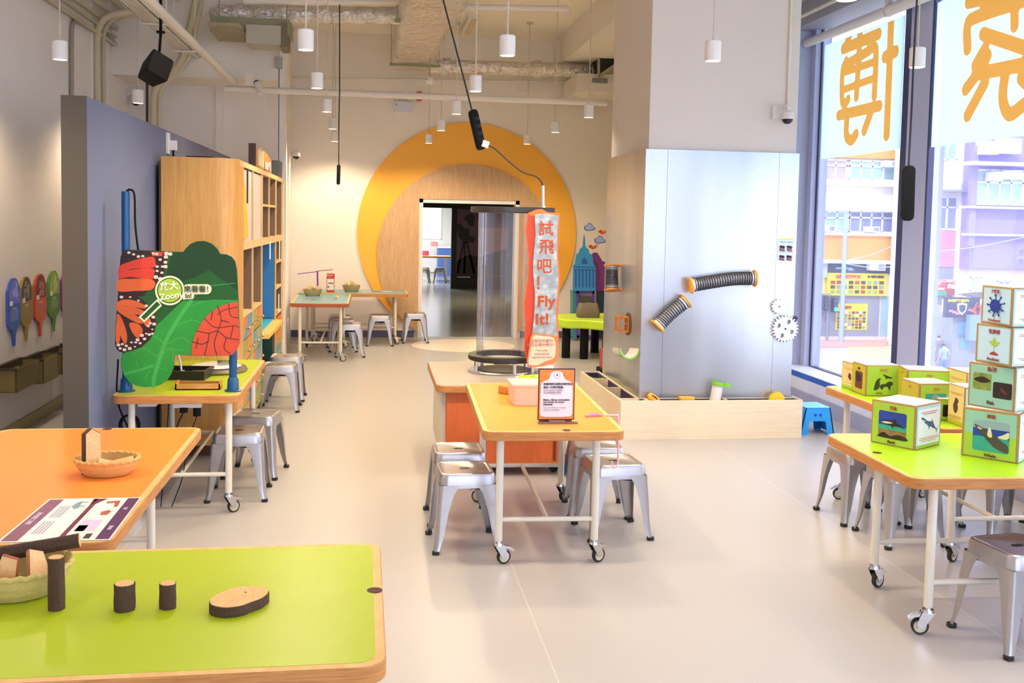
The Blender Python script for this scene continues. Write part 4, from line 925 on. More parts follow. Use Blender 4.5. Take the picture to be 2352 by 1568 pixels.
at_root(MB().lathe([(.20, 0), (.25, 0), (.258, .006), (.258, .034), (.25, .04), (.20, .04)], (kx, ky, zr0 - .03), 48, closed=True), 'lower_ring', M('ring_black', '2b2724', .4), t)
at_root(MB().prism([(kx + .258 * math.cos(a), ky + .258 * math.sin(a)) for a in [PI / 2 + PI * k / 18 for k in range(19)]] + [(kx + .31, ky - .2), (kx + .33, ky - .05), (kx + .31, ky + .18)], zr1 - .02, zr1 + .02, .004), 'upper_plate', M('ring_black', '2b2724', .4), t)
for a in (.7, 2.2, 3.6, 4.9, 5.6):
    x, y = kx + .235 * math.cos(a), ky + .235 * math.sin(a); at_root(MB().cyl((x, y, ZK + .01), (x, y, zr0 - .028), .014, 14), 'post', CHROME, t)
at_root(MB().loft([[(kx + .2 * math.cos(2 * PI * k / 56), ky + .2 * math.sin(2 * PI * k / 56), z) for k in range(56)] for z in (zr0 - .02, zr1 - .02)], False, False), 'wind_tube', THIN('acrylic_tube', 'f8f7f8', .08, .03, body=.04, bodycol='e9e4e6'), t, smooth=60)
pp = PYY(1247, 480, ky); ptop = PYY(1247, 426, ky)
at_root(MB().cyl((pp.x, ky, zr1 + .02), (ptop.x, ky, ptop.z), .0115, 14).cyl((pp.x, ky, zr1 + .02), (pp.x, ky, zr1 + .035), .02, 14), 'pole', CHROME, t)
# sign board on the tube
YS = ky - .29
sil = [(1228, 492), (1256, 490), (1283, 496), (1280, 540), (1279, 590), (1283, 640), (1280, 680), (1277, 720), (1280, 772), (1222, 770), (1227, 720), (1229, 680), (1224, 620), (1226, 580), (1230, 540)]
bk = [(1213, 489), (1232, 481), (1244, 480), (1258, 487), (1286, 490), (1285, 540), (1283, 580), (1287, 640), (1283, 690), (1281, 730), (1284, 775), (1282, 800), (1270, 836), (1212, 838), (1204, 800), (1207, 745), (1204, 700), (1212, 640), (1214, 590), (1207, 530)]
at_root(MB().poly3(qy(bk, YS + .006), (0, 1, 0), .014).mat(1).poly3(qy([(x, y) for x, y in [(1213, 492), (1229, 497), (1230, 540), (1226, 580), (1224, 620), (1229, 680), (1227, 720), (1222, 770), (1212, 834), (1205, 800), (1208, 745), (1205, 700), (1213, 640), (1215, 590), (1209, 530)]], YS + .0045), (0, 1, 0), .0012), 'sign_backing', [M('sign_orange', 'e8701e', .45), M('sign_red', 'c23a10', .45, var=.1)], t, smooth=0)
def swirl():
    m = bpy.data.materials.new('swirled_steel'); m.use_nodes = True; nt = m.node_tree; b = nt.nodes['Principled BSDF']; tc = nt.nodes.new('ShaderNodeTexCoord')
    vo = nt.nodes.new('ShaderNodeTexVoronoi'); vo.inputs['Scale'].default_value = 22; nt.links.new(tc.outputs['Object'], vo.inputs['Vector'])
    rp = nt.nodes.new('ShaderNodeValToRGB'); rp.color_ramp.elements[0].color = (*lin('b4baba'), 1); rp.color_ramp.elements[1].color = (*lin('868e8e'), 1); rp.color_ramp.elements[1].position = .7
    nt.links.new(vo.outputs['Distance'], rp.inputs[0]); nt.links.new(rp.outputs[0], b.inputs['Base Color']); b.inputs['Metallic'].default_value = .35; b.inputs['Roughness'].default_value = .35; return m
at_root(MB().poly3(qy(sil, YS - .012), (0, 1, 0), .012), 'sign_face', swirl(), t, smooth=0)
pm = (PYY(1300, 640, YS) - PYY(1250, 640, YS)).length / 50
def sf(x, y, Y, lift=.0):
    s = (PYY(x + 50, y, Y) - PYY(x, y, Y)).normalized(); v = (PYY(x, y - 50, Y) - PYY(x, y, Y)).normalized(); return (PYY(x, y, Y) + Vector((0, -lift, 0)), s, v, Vector((0, -1, 0)))
LO = M('sign_letters', 'a84410', .5, var=.1)
for x, y, ch, sz in ((1254, 527, '試', 36), (1255, 569, '飛', 36), (1250, 613, '吧', 36), (1246, 652, '！', 38)): text(ch, sz * pm, LO, t, sf(x, y, YS - .012), bold=.0018)
text('Fly', 33 * pm, LO, t, sf(1254, 693, YS - .012), bold=.004, spacing=1.1); text('It!', 33 * pm, LO, t, sf(1245, 734, YS - .012), bold=.004, spacing=1.1)
cardo = smooth_poly([(1222, 768), (1250, 768), (1276, 772), (1281, 790), (1283, 820), (1274, 832), (1240, 842), (1216, 841), (1211, 832), (1215, 800)], 4); cardi = smooth_poly([(1226, 771), (1250, 772), (1268, 774), (1275, 784), (1276, 808), (1272, 822), (1252, 830), (1236, 838), (1219, 838), (1214, 832), (1219, 800)], 4)
at_root(MB().poly3(qy(cardo, YS - .030), (0, 1, 0), .008).mat(1).poly3(qy(cardi, YS - .0312), (0, 1, 0), .001), 'card', [M('card_coral', 'e57a45', .5), M('card_pink', 'f0c6ab', .5)], t, smooth=0)
TX = M('card_text', '9a7a70', .6)
for y, s_, b in ((783, 8.5, '試試你的創作'), (792, 8.5, '能否在風中飛行！'), (804, 7, 'Test your'), (812, 7, 'contraptions'), (820, 7, 'against the wind')): text(b, s_ * pm, TX, t, sf(1245, y, YS - .0315))
q = PZ(1143, 829, ZK); tag(MB().prism(rrect(.11, .05, .01), 0, .02, .003).mat(1).box((.02, 0, .024), (.04, .03, .008)).build('paper_flyer', [M('flyer_red', 'c2452c', .5), YEL], loc=(q.x, ky + .30, ZK + .0022)), 'red and yellow gadget on the kiosk counter behind the wind tube', 'gadget')
q = PZ(1300, 838, ZK); tag(MB().box((0, 0, .001), (.13, .16, .0015)).mat(1).box((0, .04, .002), (.1, .02, .0008)).box((-.01, -.01, .002), (.09, .015, .0008)).build('leaflet', [PAPER, M('leaf_text', 'c9a9a0', .6)], loc=(1.28, 7.28, ZK + .002), rotz=-.1), 'white printed leaflet on the kiosk counter right of the sign', 'leaflet')

# ------------------------------------------------------------------ things on the middle table
HM = .6868
q = PZ(1205, 940, HM)
t = thing('clear_storage_box', 'frosted clear plastic box on the central orange table behind the framed sign', 'box', (PZ(1212, 930, HM).x, PZ(1212, 930, HM).y + .08, HM))
FROST = THIN('frosted_plastic', 'fbeee6', .1, .2, body=.5, bodycol='f3e4dc')
a = MB(); a.loft([[(x, y, z) for x, y in rrect(w_, d_, .015, 4)] for w_, d_, z in ((.16, .20, .002), (.175, .215, .11))], True, False); a.build('box_body', FROST, t)
MB().loft([[(x, y, z) for x, y in rrect(w_, d_, .018, 4)] for w_, d_, z in ((.185, .225, .108), (.185, .225, .118), (.165, .205, .120))]).build('lid', FROST, t)
q = PZ(1170, 905, HM); t = thing('wooden_box', 'small open wooden box at the left of the frosted box', 'box', (q.x, q.y + .03, HM))
MB().span((-.045, -.04, 0), (.045, .04, .006)).span((-.045, -.04, 0), (.045, -.033, .035)).span((-.045, .033, 0), (.045, .04, .035)).span((-.045, -.04, 0), (-.038, .04, .045)).span((.038, -.04, 0), (.045, .04, .045)).build('box_body', WOOD('tray_wood', 'c08038', 'd89c50'), t, rotz=.5)
q = PZ(1215, 876, HM); t = thing('pipe_cleaner_tray', 'clear tray of lime pipe cleaners at the far end of the central table', 'tray', (q.x, q.y - .02, HM))
MB().loft([[(x, y, z) for x, y in rrect(w_, d_, .02, 4)] for w_, d_, z in ((.14, .12, 0), (.17, .15, .03))], True, False).build('tray', FROST, t)
a = MB(); rr = random.Random(5)
for k in range(16): a.tube(catmull([(rr.uniform(-.06, .06), rr.uniform(-.05, .05), .012 + .0018 * k) for _ in range(4)], 4), .004, 5)
a.build('pipe_cleaner', M('lime_fuzz', 'c6e838', .9), t)
# framed sign on a stand
q = PZ(1281, 973, HM); a0 = PZ(1237, 972, HM); a1 = PZ(1329, 973, HM)
t = thing('sign_stand', 'orange bordered framed sign on a stand at the near end of the central table', 'sign', (q.x, q.y, HM))
wS = (a1 - a0).length; MB().span((-wS / 2, -.012, .0), (wS / 2, .012, .008)).build('stand_base', M('acrylic_smoke', '6a5a52', .2), t)
ys = q.y + .045; pz0, pz1 = PYY(1278, 964, ys), PYY(1278, 846, ys); hS = pz1.z - pz0.z; wF = (PYY(1320, 900, ys) - PYY(1236, 900, ys)).x; cx = (PYY(1320, 905, ys).x + PYY(1236, 905, ys).x) / 2 - q.x; zb = pz0.z - HM
MB().span((cx - .04, -.01, .006), (cx + .04, .05, .012)).span((cx - wF / 2 + .01, .0545, .0), (cx + wF / 2 - .01, .064, zb + .05)).build('stand_back', M('acrylic_smoke', '6a5a52', .2), t)
a = MB(); a.span((cx - wF / 2, .043, zb), (cx + wF / 2, .053, zb + hS)).mat(1).span((cx - wF / 2 + .006, .0418, zb + .006), (cx + wF / 2 - .006, .0428, zb + hS - .006))
W2_, H2_ = wF - .016, hS
wp = [(-.46, .06), (-.3, .03), (.3, .03), (.46, .06), (.48, .2), (.47, .66), (.42, .76), (.24, .82), (.18, .94), (.06, .985), (-.06, .985), (-.18, .94), (-.24, .82), (-.42, .76), (-.47, .66), (-.48, .2)]
a.mat(2).poly3([(cx + x * W2_, .0413, zb + .01 + z * (H2_ - .02)) for x, z in smooth_poly(wp, 3)], (0, 1, 0), .0006)
a.mat(3).poly3([(cx + .016 * math.cos(k * PI / 10), .0408, zb + H2_ * .87 + .016 * math.sin(k * PI / 10)) for k in range(20)], (0, 1, 0), .0005); a.mat(2).poly3([(cx + .014 * math.cos(k * PI / 10), .0404, zb + H2_ * .87 + .014 * math.sin(k * PI / 10)) for k in range(20)], (0, 1, 0), .0004); a.mat(0).poly3([(cx - .004, .04, zb + H2_ * .85), (cx + .003, .04, zb + H2_ * .86), (cx + .006, .04, zb + H2_ * .9), (cx - .001, .04, zb + H2_ * .89)], (0, 1, 0), .0004)
a.build('framed_print', [M('frame_brown', '4a241c', .4), M('print_orange', 'e8822c', .45, var=.1), M('print_lilac', 'e5dee6', .5), M('print_grey', '8a8090', .5)], t, smooth=0)
fr = (t.location + Vector((cx, .041, zb)), Vector((1, 0, 0)), Vector((0, 0, 1)), Vector((0, -1, 0)))
D1, D2 = M('print_text_dark', '3d2c38', .6), M('print_text_grey', 'a59aa6', .6)
for y, s_, b, m in ((.70, .0125, '試運用兩種或更多的材料去', D1), (.635, .0125, '造出一個飛行裝置。', D1), (.575, .010, '你可以參考以下的材料：', D2), (.53, .010, '可以按需要組合使用。', D2), (.395, .0135, 'Make a flying contraption', D1), (.35, .0135, 'out of two or more', D1), (.305, .0135, 'materials.', D1), (.245, .0095, 'You can combine the materials', D2), (.20, .0095, 'before your test flight.', D2)):
    text(b, s_, m, t, fr, (-W2_ * .40, y * H2_), 'LEFT', bold=.0003 if m is D1 else 0)
text('The', .009, D1, t, fr, (.028, H2_ * .875), 'LEFT')
PINK = M('pink_cord', 'ef7fb8', .6); PALEP = M('pink_cord_pale', 'efb8c4', .6)
q = PZ(1365, 957, HM); tag(MB().tube(catmull([(-.05, -.012, .006), (-.02, .0, .009), (.01, .008, .006), (.045, .01, .005)], 5), .006, 8).tube(catmull([(-.02, .006, .012), (.0, .012, .014), (.03, .004, .009)], 5), .005, 8).build('fuzzy_wire', PINK, loc=q), 'bundle of pink fuzzy wire on the right of the central table', 'craft wire')
E1 = PZ(1392, 955, HM)
tag(MB().tube(catmull([(E1.x, E1.y, HM + .004), (E1.x + .05, E1.y - .02, HM + .006), (1.285, E1.y - .02, HM + .004), (1.292, E1.y - .02, HM - .06), (1.290, E1.y - .03, .50), (1.285, E1.y - .04, .44), (1.262, E1.y - .05, .425), (1.25, E1.y - .05, .46)], 6), .0055, 8).build('pink_string', PALEP), 'pale pink string looped over the right edge of the central table', 'string')
# blue step stools
def step_stool(label, loc, rz):
    t = thing('step_stool', label, 'stool', loc, rz, 'blue plastic step stools'); BL = M('blue_plastic', '2a9df0', .35, var=.03)
    w_, h, d = .25, .225, .25; a = MB()
    def trap(y0, y1):
        o = [(-.148, 0), (-.145, .012), (-.105, h), (.105, h), (.145, .012), (.148, 0), (.085, 0), (.072, .10), (.06, .115), (-.06, .115), (-.072, .10), (-.085, 0)]
        a.loft([[(x, y, z) for x, z in o] for y in (y0, y1)])
    trap(-d / 2, -d / 2 + .008); trap(d / 2 - .008, d / 2)
    for s in (-1, 1): a.poly3([(s * .105, -d / 2, h), (s * .105, d / 2, h), (s * .145, d / 2, .012), (s * .145, -d / 2, .012)], (-s, 0, 0), .008)
    a.build('body', BL, t, smooth=20); MB().prism(rrect(w_ - .04, d, .015), h - .006, h + .004, .003).build('step_top', M('blue_plastic_top', '7fd9ee', .4, var=.03), t)
    b = MB()
    for s in (-1, 1): b.cyl((s * .022, -d / 2 - .0008, .165), (s * .022, -d / 2 + .003, .165), .013, 14)
    b.build('finger_hole', M('hole_blue', '2638c8', .5), t); return t
q = PZ(1877, 999); step_stool('light blue plastic step stool right of the wooden planter box', (q.x, q.y + .125, 0), 0)
q = PZ(1330, 1092); step_stool('blue plastic step stool half hidden beside the orange kiosk', (1.46, 6.55, 0), 0)

# ------------------------------------------------------------------ things on the two back tables
HB = .6917
def woodbits(px, py, label, sd):
    q = PZ(px, py, HB); t = thing('wicker_basket', label, 'basket', (q.x, q.y, HB), group='baskets of peg pieces'); BK = M('basket_olive', 'a8956a', .7, var=.15, scale=60, bump=.4, bscale=150)
    n = 32; MB().loft([[(rx * math.cos(2 * PI * k / n), rx * .72 * math.sin(2 * PI * k / n), z) for k in range(n)] for rx, z in ((.085, 0), (.105, .03), (.118, .075), (.122, .085), (.112, .085), (.09, .03))]).build('basket_body', BK, t, smooth=60)
    a = MB(); rr = random.Random(sd)
    for k in range(46):
        an = rr.uniform(0, 6.28); rd = rr.uniform(0, .095) ; a.box((rd * math.cos(an), rd * .7 * math.sin(an), .088 + (.10 - rd) * rr.uniform(.1, .6)), (.05, .014, .014), Matrix.Rotation(rr.uniform(0, 6), 3, 'Z') @ Matrix.Rotation(rr.uniform(-.6, .6), 3, 'Y'))
    o = a.build('wood_pegs', M('peg_wood', 'e6c89c', .6, var=.12, scale=30), t); o['kind'] = 'stuff'; return t
woodbits(718, 679, 'oval basket heaped with pale pegs on the nearer teal table', 3); woodbits(807, 669, 'oval basket heaped with pale pegs on the rear teal table', 4)
q = PZ(730, 672, HB); t = thing('twig_tower', 'purple pipe cleaner mast with a long cross arm on the teal table', 'model', (q.x, q.y, HB)); PUR = M('purple_fuzz', '8b3aa0', .9)
zt_ = PYY(727, 622, q.y).z - HB
MB().tube([(.0, 0, 0), (-.004, 0, zt_ * .5), (-.008, 0, zt_)], .011, 8).build('mast', PUR, t)
xl, xr = PYY(683, 629, q.y), PYY(764, 619, q.y)
MB().tube([(xl.x - q.x, 0, xl.z - HB), (-.05, 0, zt_ - .015), (0, 0, zt_)], .0055, 6).mat(1).tube([(0, 0, zt_), (xr.x - q.x, 0, xr.z - HB)], .0055, 6).build('cross_arm', [M('fuzz_violet', '6f57b8', .9), M('fuzz_rose', '9a4a86', .9)], t)
q = PZ(759, 671, HB); t = thing('table_sign', 'upright red and white information card on the teal table', 'sign', (q.x, q.y, HB)); zS = PYY(758, 628, q.y).z - HB
MB().span((-.052, 0, 0), (.052, .006, zS)).mat(1).span((-.044, -.0012, .03), (.044, 0, zS * .72)).mat(2).span((-.03, -.002, zS * .45), (.035, -.0012, zS * .52)).span((-.04, -.002, .06), (-.02, -.0012, .085)).build('card', [M('card_red', 'c8382c', .5), PAPER, M('card_brown', '8a5a4a', .6)], t, smooth=0)
fr = (t.location, Vector((1, 0, 0)), Vector((0, 0, 1)), Vector((0, -1, 0)))
text('動手做', .026, PAPER, t, fr, (-.01, zS * .9), lift=.0012); text('Try it', .012, PAPER, t, fr, (-.01, zS * .80), lift=.0012); text('Let us build!', .011, M('card_brown', '8a5a4a', .6), t, fr, (.0, zS * .3), lift=.003)
q = PZ(712, 688, HB); tag(MB().box((0, 0, .001), (.17, .10, .0015)).mat(1).box((-.03, .0, .0022), (.06, .06, .0008)).mat(2).box((.04, .01, .0022), (.05, .06, .0008)).build('leaflet', [M('leaflet_brown', '9a7f70', .5), M('leaflet_orange', 'c9774a', .5), M('leaflet_dark', '4a3a3a', .5)], loc=q), 'printed picture leaflet at the near end of the nearer teal table', 'leaflet')
q = PZ(772, 686, HB); o = MB(); rr = random.Random(9)
for k in range(5): o.box((rr.uniform(-.025, .025), rr.uniform(-.015, .015), .009 + .009 * (k // 2)), (.035, .016, .016), rr.uniform(0, 3))
tag(o.build('peg_pile', M('peg_wood', 'e6c89c', .6), loc=q), 'small pile of pale pegs alone on the nearer teal table', 'wooden piece')
for k, (px, col, lab) in enumerate(((842, 'e2dcd0', 'white sheet, leftmost on the rear teal table'), (864, '6a5a4a', 'brown card, middle on the rear teal table'), (891, 'e2dcd0', 'white sheet, rightmost on the rear teal table'))):
    q = PZ(px, 669, HB); tag(MB().box((0, 0, .001), (.13, .09, .0015)).build('paper_sheet', M('sheetb%d' % (k % 2), col, .6), loc=(q.x, q.y, HB), rotz=.1 * k), lab, 'sheet')
q = PZ(756, 674, HB); tag(MB().box((.0, 0, .008), (.32, .02, .014), .12).build('wooden_strip', M('strip_yellow', 'd9b24a', .5), loc=(q.x - .02, q.y - .05, HB)), 'yellow wooden strip lying before the red card on the teal table', 'wooden piece')
q = PZ(695, 676, HB); tag(MB().box((0, 0, .006), (.12, .02, .012), .2).build('wooden_strip', M('strip_green', '5ab070', .5), loc=(q.x, q.y, HB)), 'green strip lying left behind the basket on the teal table', 'wooden piece')
# ================================================================== pillar with magnetic metal cladding
PXA, PXB, PYF, PYB = 2.13, 3.405, 7.72, 9.02
struct(MB().span((PXA + .03, PYF + .03, 0), (PXB - .02, PYB - .02, ZC)).build('wall_pillar', M('pillar_white', 'd8d0c9', .7, var=.015, bump=.04, bscale=170)), 'big square white pillar clad below in metal sheet')
def galv():
    m = bpy.data.materials.new('galvanised_sheet'); m.use_nodes = True; nt = m.node_tree; b = nt.nodes['Principled BSDF']; tc = nt.nodes.new('ShaderNodeTexCoord')
    mp = nt.nodes.new('ShaderNodeMapping'); mp.inputs['Scale'].default_value = (1, 1, .14); nt.links.new(tc.outputs['Object'], mp.inputs[0])
    n1 = nt.nodes.new('ShaderNodeTexNoise'); n1.inputs['Scale'].default_value = 1.6; n1.inputs['Detail'].default_value = 2; nt.links.new(mp.outputs[0], n1.inputs['Vector'])
    n2 = nt.nodes.new('ShaderNodeTexNoise'); n2.inputs['Scale'].default_value = 110; n2.inputs['Detail'].default_value = 1; nt.links.new(tc.outputs['Object'], n2.inputs['Vector'])
    r1 = nt.nodes.new('ShaderNodeValToRGB'); r1.color_ramp.elements[0].position = .3; r1.color_ramp.elements[1].position = .7; r1.color_ramp.elements[0].color = (*lin('a9aeb8'), 1); r1.color_ramp.elements[1].color = (*lin('d2d7dc'), 1)
    nt.links.new(n1.outputs['Fac'], r1.inputs[0])
    r2 = nt.nodes.new('ShaderNodeValToRGB'); r2.color_ramp.elements[0].position = .62; r2.color_ramp.elements[1].position = .80; nt.links.new(n2.outputs['Fac'], r2.inputs[0])
    mx = nt.nodes.new('ShaderNodeMix'); mx.data_type = 'RGBA'; nt.links.new(r2.outputs[0], mx.inputs[0]); nt.links.new(r1.outputs[0], mx.inputs[6]); mx.inputs[7].default_value = (*lin('9da1a9'), 1)
    nt.links.new(mx.outputs[2], b.inputs['Base Color']); b.inputs['Metallic'].default_value = .85
    rr_ = nt.nodes.new('ShaderNodeMapRange'); rr_.inputs[3].default_value = .24; rr_.inputs[4].default_value = .36; nt.links.new(n1.outputs['Fac'], rr_.inputs[0]); nt.links.new(rr_.outputs[0], b.inputs['Roughness']); return m
GALV = galv(); SEAM = M('seam_dark', '6a6d74', .5)
t = thing('metal_cladding', 'galvanised metal sheets wrapped round the lower part of the white pillar', 'metal panel', (PXA, PYF, 0))
ZM0, ZM1 = .24, 2.285
xs = [PXA, PYY(1527, 600, PYF).x, PYY(1782, 600, PYF).x, PXB]
for a, b in zip(xs[:-1], xs[1:]): at_root(MB().span((a + .0012, PYF, ZM0), (b - .0012, PYF + .028, ZM1)), 'front_sheet', GALV, t, smooth=0)
at_root(MB().span((PXA, PYF + .002, ZM0), (PXA + .028, PYF + .17, ZM1)).span((PXA, PYF + .173, ZM0), (PXA + .028, PYB, ZM1)), 'side_sheet', GALV, t, smooth=0)
at_root(MB().span((xs[1] - .0012, PYF + .003, ZM0), (xs[1] + .0012, PYF + .027, ZM1)).span((xs[2] - .0012, PYF + .003, ZM0), (xs[2] + .0012, PYF + .027, ZM1)), 'seam', SEAM, t, smooth=0)
# planter-like toy box round the pillar foot
t = thing('toy_trough', 'pale wooden L-shaped trough with felt-lined compartments round the pillar foot', 'box', (1.95, 7.58, 0))
ASH = WOOD('ash_laminate', 'd9c9ab', 'e6dac2', (.5, .5, 16), 6, .5); ASHL = WOOD('ash_edge', 'dcc49a', 'e8d6b4', (2, 2, 2), 6, .5); FELT = M('felt_navy', '33305f', .95, var=.15, scale=150)
x0, x1, y0, y1, zt_ = 1.945, 3.445, 7.575, 9.12, .308
at_root(MB().span((x0, y0, 0), (x1, y0 + .018, zt_)), 'front_board', ASH, t); at_root(MB().span((x0, y0 + .018, 0), (x0 + .018, y1, zt_)), 'side_board', ASH, t)
at_root(MB().span((x1 - .018, y0 + .018, 0), (x1, PYF + .05, zt_)), 'end_board', ASH, t); at_root(MB().span((x0 + .018, y1 - .018, 0), (PXA - .005, y1, zt_)), 'end_board', ASH, t)
at_root(MB().span((PXA - .018, PYF - .004, .03), (x1 - .018, PYF - .0015, zt_ - .004)), 'back_board', ASHL, t)
at_root(MB().span((PXA - .022, PYF - .02, .03), (PXA - .006, y1 - .018, zt_ - .002)), 'back_board', ASHL, t)
at_root(MB().span((x0 + .018, y0 + .018, .02), (x1 - .018, PYF - .004, .03)).span((x0 + .018, PYF - .02, .02), (PXA - .022, y1 - .018, .03)).span((x0 + .018, PYF - .008, .03), (x1 - .018, PYF - .0045, zt_ - .012)).span((x0 + .0185, y0 + .019, .03), (x1 - .019, y0 + .022, zt_ - .012)).span((x0 + .0185, PYF - .02, .03), (x0 + .021, y1 - .019, zt_ - .012)).span((PXA - .026, PYF - .02, .03), (PXA - .0225, y1 - .019, zt_ - .012)).span((x0 + .019, y1 - .022, .03), (PXA - .023, y1 - .0185, zt_ - .012)).span((x0 + .019, 8.229, .03), (PXA - .023, 8.232, zt_ - .012)).span((x0 + .019, 8.689, .03), (PXA - .023, 8.692, zt_ - .012)).span((x1 - .022, y0 + .019, .03), (x1 - .0185, PYF - .005, zt_ - .012)), 'felt_lining', FELT, t)
for px in (1485, 1665):
    xx = PYY(px, 910, 7.65).x; at_root(MB().span((xx - .009, y0 + .018, .03), (xx + .009, PYF - .008, zt_ - .002)), 'divider', ASHL, t)
for yy in (7.70, 8.22, 8.68): at_root(MB().span((x0 + .018, yy - .009, .03), (PXA - .022, yy + .009, zt_ - .002)), 'divider', ASHL, t)
# ------------------------------------------------------------------ toys on the metal and in the trough
YT = M('toy_yellow', 'f0ae28', .35, var=.03); OT = M('toy_orange', 'e57a2c', .35); GT = M('toy_green', '7bbf38', .35, var=.03); COIL = M('coil_black', '24242a', .35); CLR = M('tube_grey', '9a9daa', .25, metal=.3); GREYP = M('tube_plain', 'dcd5d2', .4, var=.03)
def flex_tube(label, path, r, nrib, face, col=YT):
    """ribbed hose along a 3-D path with a flat oval flange at both ends"""
    P = catmull(path, 12); t = thing('flexible_tube', label, 'toy tube', P[len(P) // 2], group='ribbed magnet tubes')
    n = nrib * 4; L = []
    for i in range(n + 1):
        s = i / n * (len(P) - 1); k = min(int(s), len(P) - 2); L.append(P[k].lerp(P[k + 1], s - k))
    at_root(MB().tube(L, [r * .88 if i % 4 in (0, 3) else r * .93 for i in range(n + 1)], 20, True), 'hose', CLR, t)
    c = MB(); rings = []
    for i in range(1, nrib):
        s = L[i * 4 + 1]; d = (L[min(i * 4 + 2, n)] - L[i * 4]).normalized(); u = d.orthogonal().normalized(); v = d.cross(u)
        c.loft([[s + d * (h * .0045) + (u * math.cos(2 * PI * k / 20) + v * math.sin(2 * PI * k / 20)) * rr_ for k in range(20)] for h, rr_ in ((-1, r * .9), (-.7, r * 1.06), (.7, r * 1.06), (1, r * .9))], False, False)
    at_root(c, 'coil', COIL, t)
    for e, s_ in ((P[0], (P[0] - P[1]).normalized()), (P[-1], (P[-1] - P[-2]).normalized())):
        u = (face - s_ * face.dot(s_)).normalized(); v = s_.cross(u)
        def ov(rx, ry, h, off=0): return [e + s_ * h + u * (rx * math.cos(2 * PI * k / 28) + off) + v * (ry * math.sin(2 * PI * k / 28)) for k in range(28)]
        at_root(MB().loft([ov(r * .98, r * .98, -.034), ov(r * 1.0, r * 1.0, .004)], True, True), 'collar', M('collar_clear', 'cfcdd0', .25), t)
        at_root(MB().loft([ov(r * 1.02, r * 1.02, .0), ov(r * 1.30, r * 1.28, .0, -.004), ov(r * 1.36, r * 1.34, .006, -.004), ov(r * 1.30, r * 1.28, .013, -.004), ov(r * .98, r * .98, .013)], False, False).loft([ov(r * .85, r * .85, .008), ov(r * .98, r * .98, .011)], True, False), 'flange', col, t)
        at_root(MB().loft([ov(r * .5, r * .9, .0, -r * 1.25), ov(r * .5, r * .9, .012, -r * 1.25)]), 'magnet_pad', OT, t)
    return t
F_ = Vector((0, -1, 0)); YM = PYF - .075
flex_tube('long ribbed tube with yellow ends bridging on the metal pillar face', qy([(1588, 655), (1635, 647), (1685, 640), (1732, 639)], YM), .052, 26, F_)
flex_tube('short diagonal ribbed tube with yellow ends low on the metal pillar face', qy([(1512, 748), (1540, 720), (1575, 692)], YM), .052, 15, F_)
XM = PXA - .075
yq = 8.45
pA, pB = PXX(1390, 608, XM), PXX(1404, 664, XM)
flex_tube('upright ribbed tube with orange ends on the shaded left face of the pillar', [Vector((XM, yq, pA.z + .0)), Vector((XM, yq - .01, (pA.z + pB.z) / 2)), Vector((XM, yq - .03, pB.z))], .055, 14, Vector((-1, 0, 0)), M('toy_amber', 'c97a20', .35))
def gear(name, label, px, py, rpx, nt_, holes):
    c = PYY(px, py, PYF - .03); r = (PYY(px + rpx, py, PYF) - PYY(px, py, PYF)).length; t = thing(name, label, 'gear', c); GW = M('gear_white', 'e4e6ec', .35, var=.02)
    pts = []
    for k in range(nt_):
        for f_, q in ((-.32, .84), (-.14, 1.0), (.14, 1.0), (.32, .84)): a = 2 * PI * (k + f_) / nt_; pts.append((r * q * math.cos(a), r * q * math.sin(a)))
    n = len(pts); hub = .09
    a = MB(); ho = [(r * .55 * math.cos(PI / 4 + .35 + PI / 2 * k), r * .55 * math.sin(PI / 4 + .35 + PI / 2 * k)) for k in range(4)] if holes else []
    m = bmesh.new()
    def lp(pp): vs = [m.verts.new((x, 0, z)) for x, z in pp]; return [m.edges.new((vs[i], vs[(i + 1) % len(vs)])) for i in range(len(vs))]
    es = lp(pts)
    for hx, hz in ho: es += lp([(hx + r * .17 * math.cos(-2 * PI * k / 14), hz + r * .17 * math.sin(-2 * PI * k / 14)) for k in range(14)])
    bmesh.ops.triangle_fill(m, edges=es, use_beauty=True); fs = list(m.faces)
    ex = bmesh.ops.extrude_face_region(m, geom=fs); bmesh.ops.translate(m, verts=[v for v in ex['geom'] if isinstance(v, bmesh.types.BMVert)], vec=(0, .022, 0)); bmesh.ops.recalc_face_normals(m, faces=m.faces)
    me = bpy.data.meshes.new('gear_wheel'); m.to_mesh(me); m.free(); me.materials.append(GW); o = bpy.data.objects.new('gear_wheel', me); COL.objects.link(o); o.parent = t
    MB().cyl((0, -.003, 0), (0, .03, 0), .008 if holes else .006, 12).build('axle', M('axle_dark', '33343c', .5), t); return t
gear('gear_toy', 'small white toy gear on the right of the metal pillar face', 1790, 704, 17, 14, False)
gear('gear_toy', 'large white toy gear with four holes on the metal pillar face', 1804, 755, 30, 24, True)
q = PYY(1825, 733, PYF - .012); tag(MB().box((0, 0, 0), (.03, .02, .05), Matrix.Rotation(.6, 3, 'Y')).box((-.02, 0, -.01), (.03, .016, .02)).build('black_magnet', M('magnet_navy', '23233f', .4), loc=q), 'small dark magnet behind the large white gear', 'magnet')
t = thing('rules_poster', 'small light blue notice with little figures on the metal pillar', 'poster', PYY(1805, 573, PYF - .003))
zc_ = t.location.z; hx = (PYY(1824, 573, PYF).x - PYY(1787, 573, PYF).x) / 2; hz = (PYY(1805, 547, PYF).z - PYY(1805, 599, PYF).z) / 2
a = MB(); a.span((-hx, 0, -hz), (hx, .002, hz)).mat(1).span((-hx * .9, -.0006, hz * .84), (hx * .9, 0, hz * .97))
rr = random.Random(2)
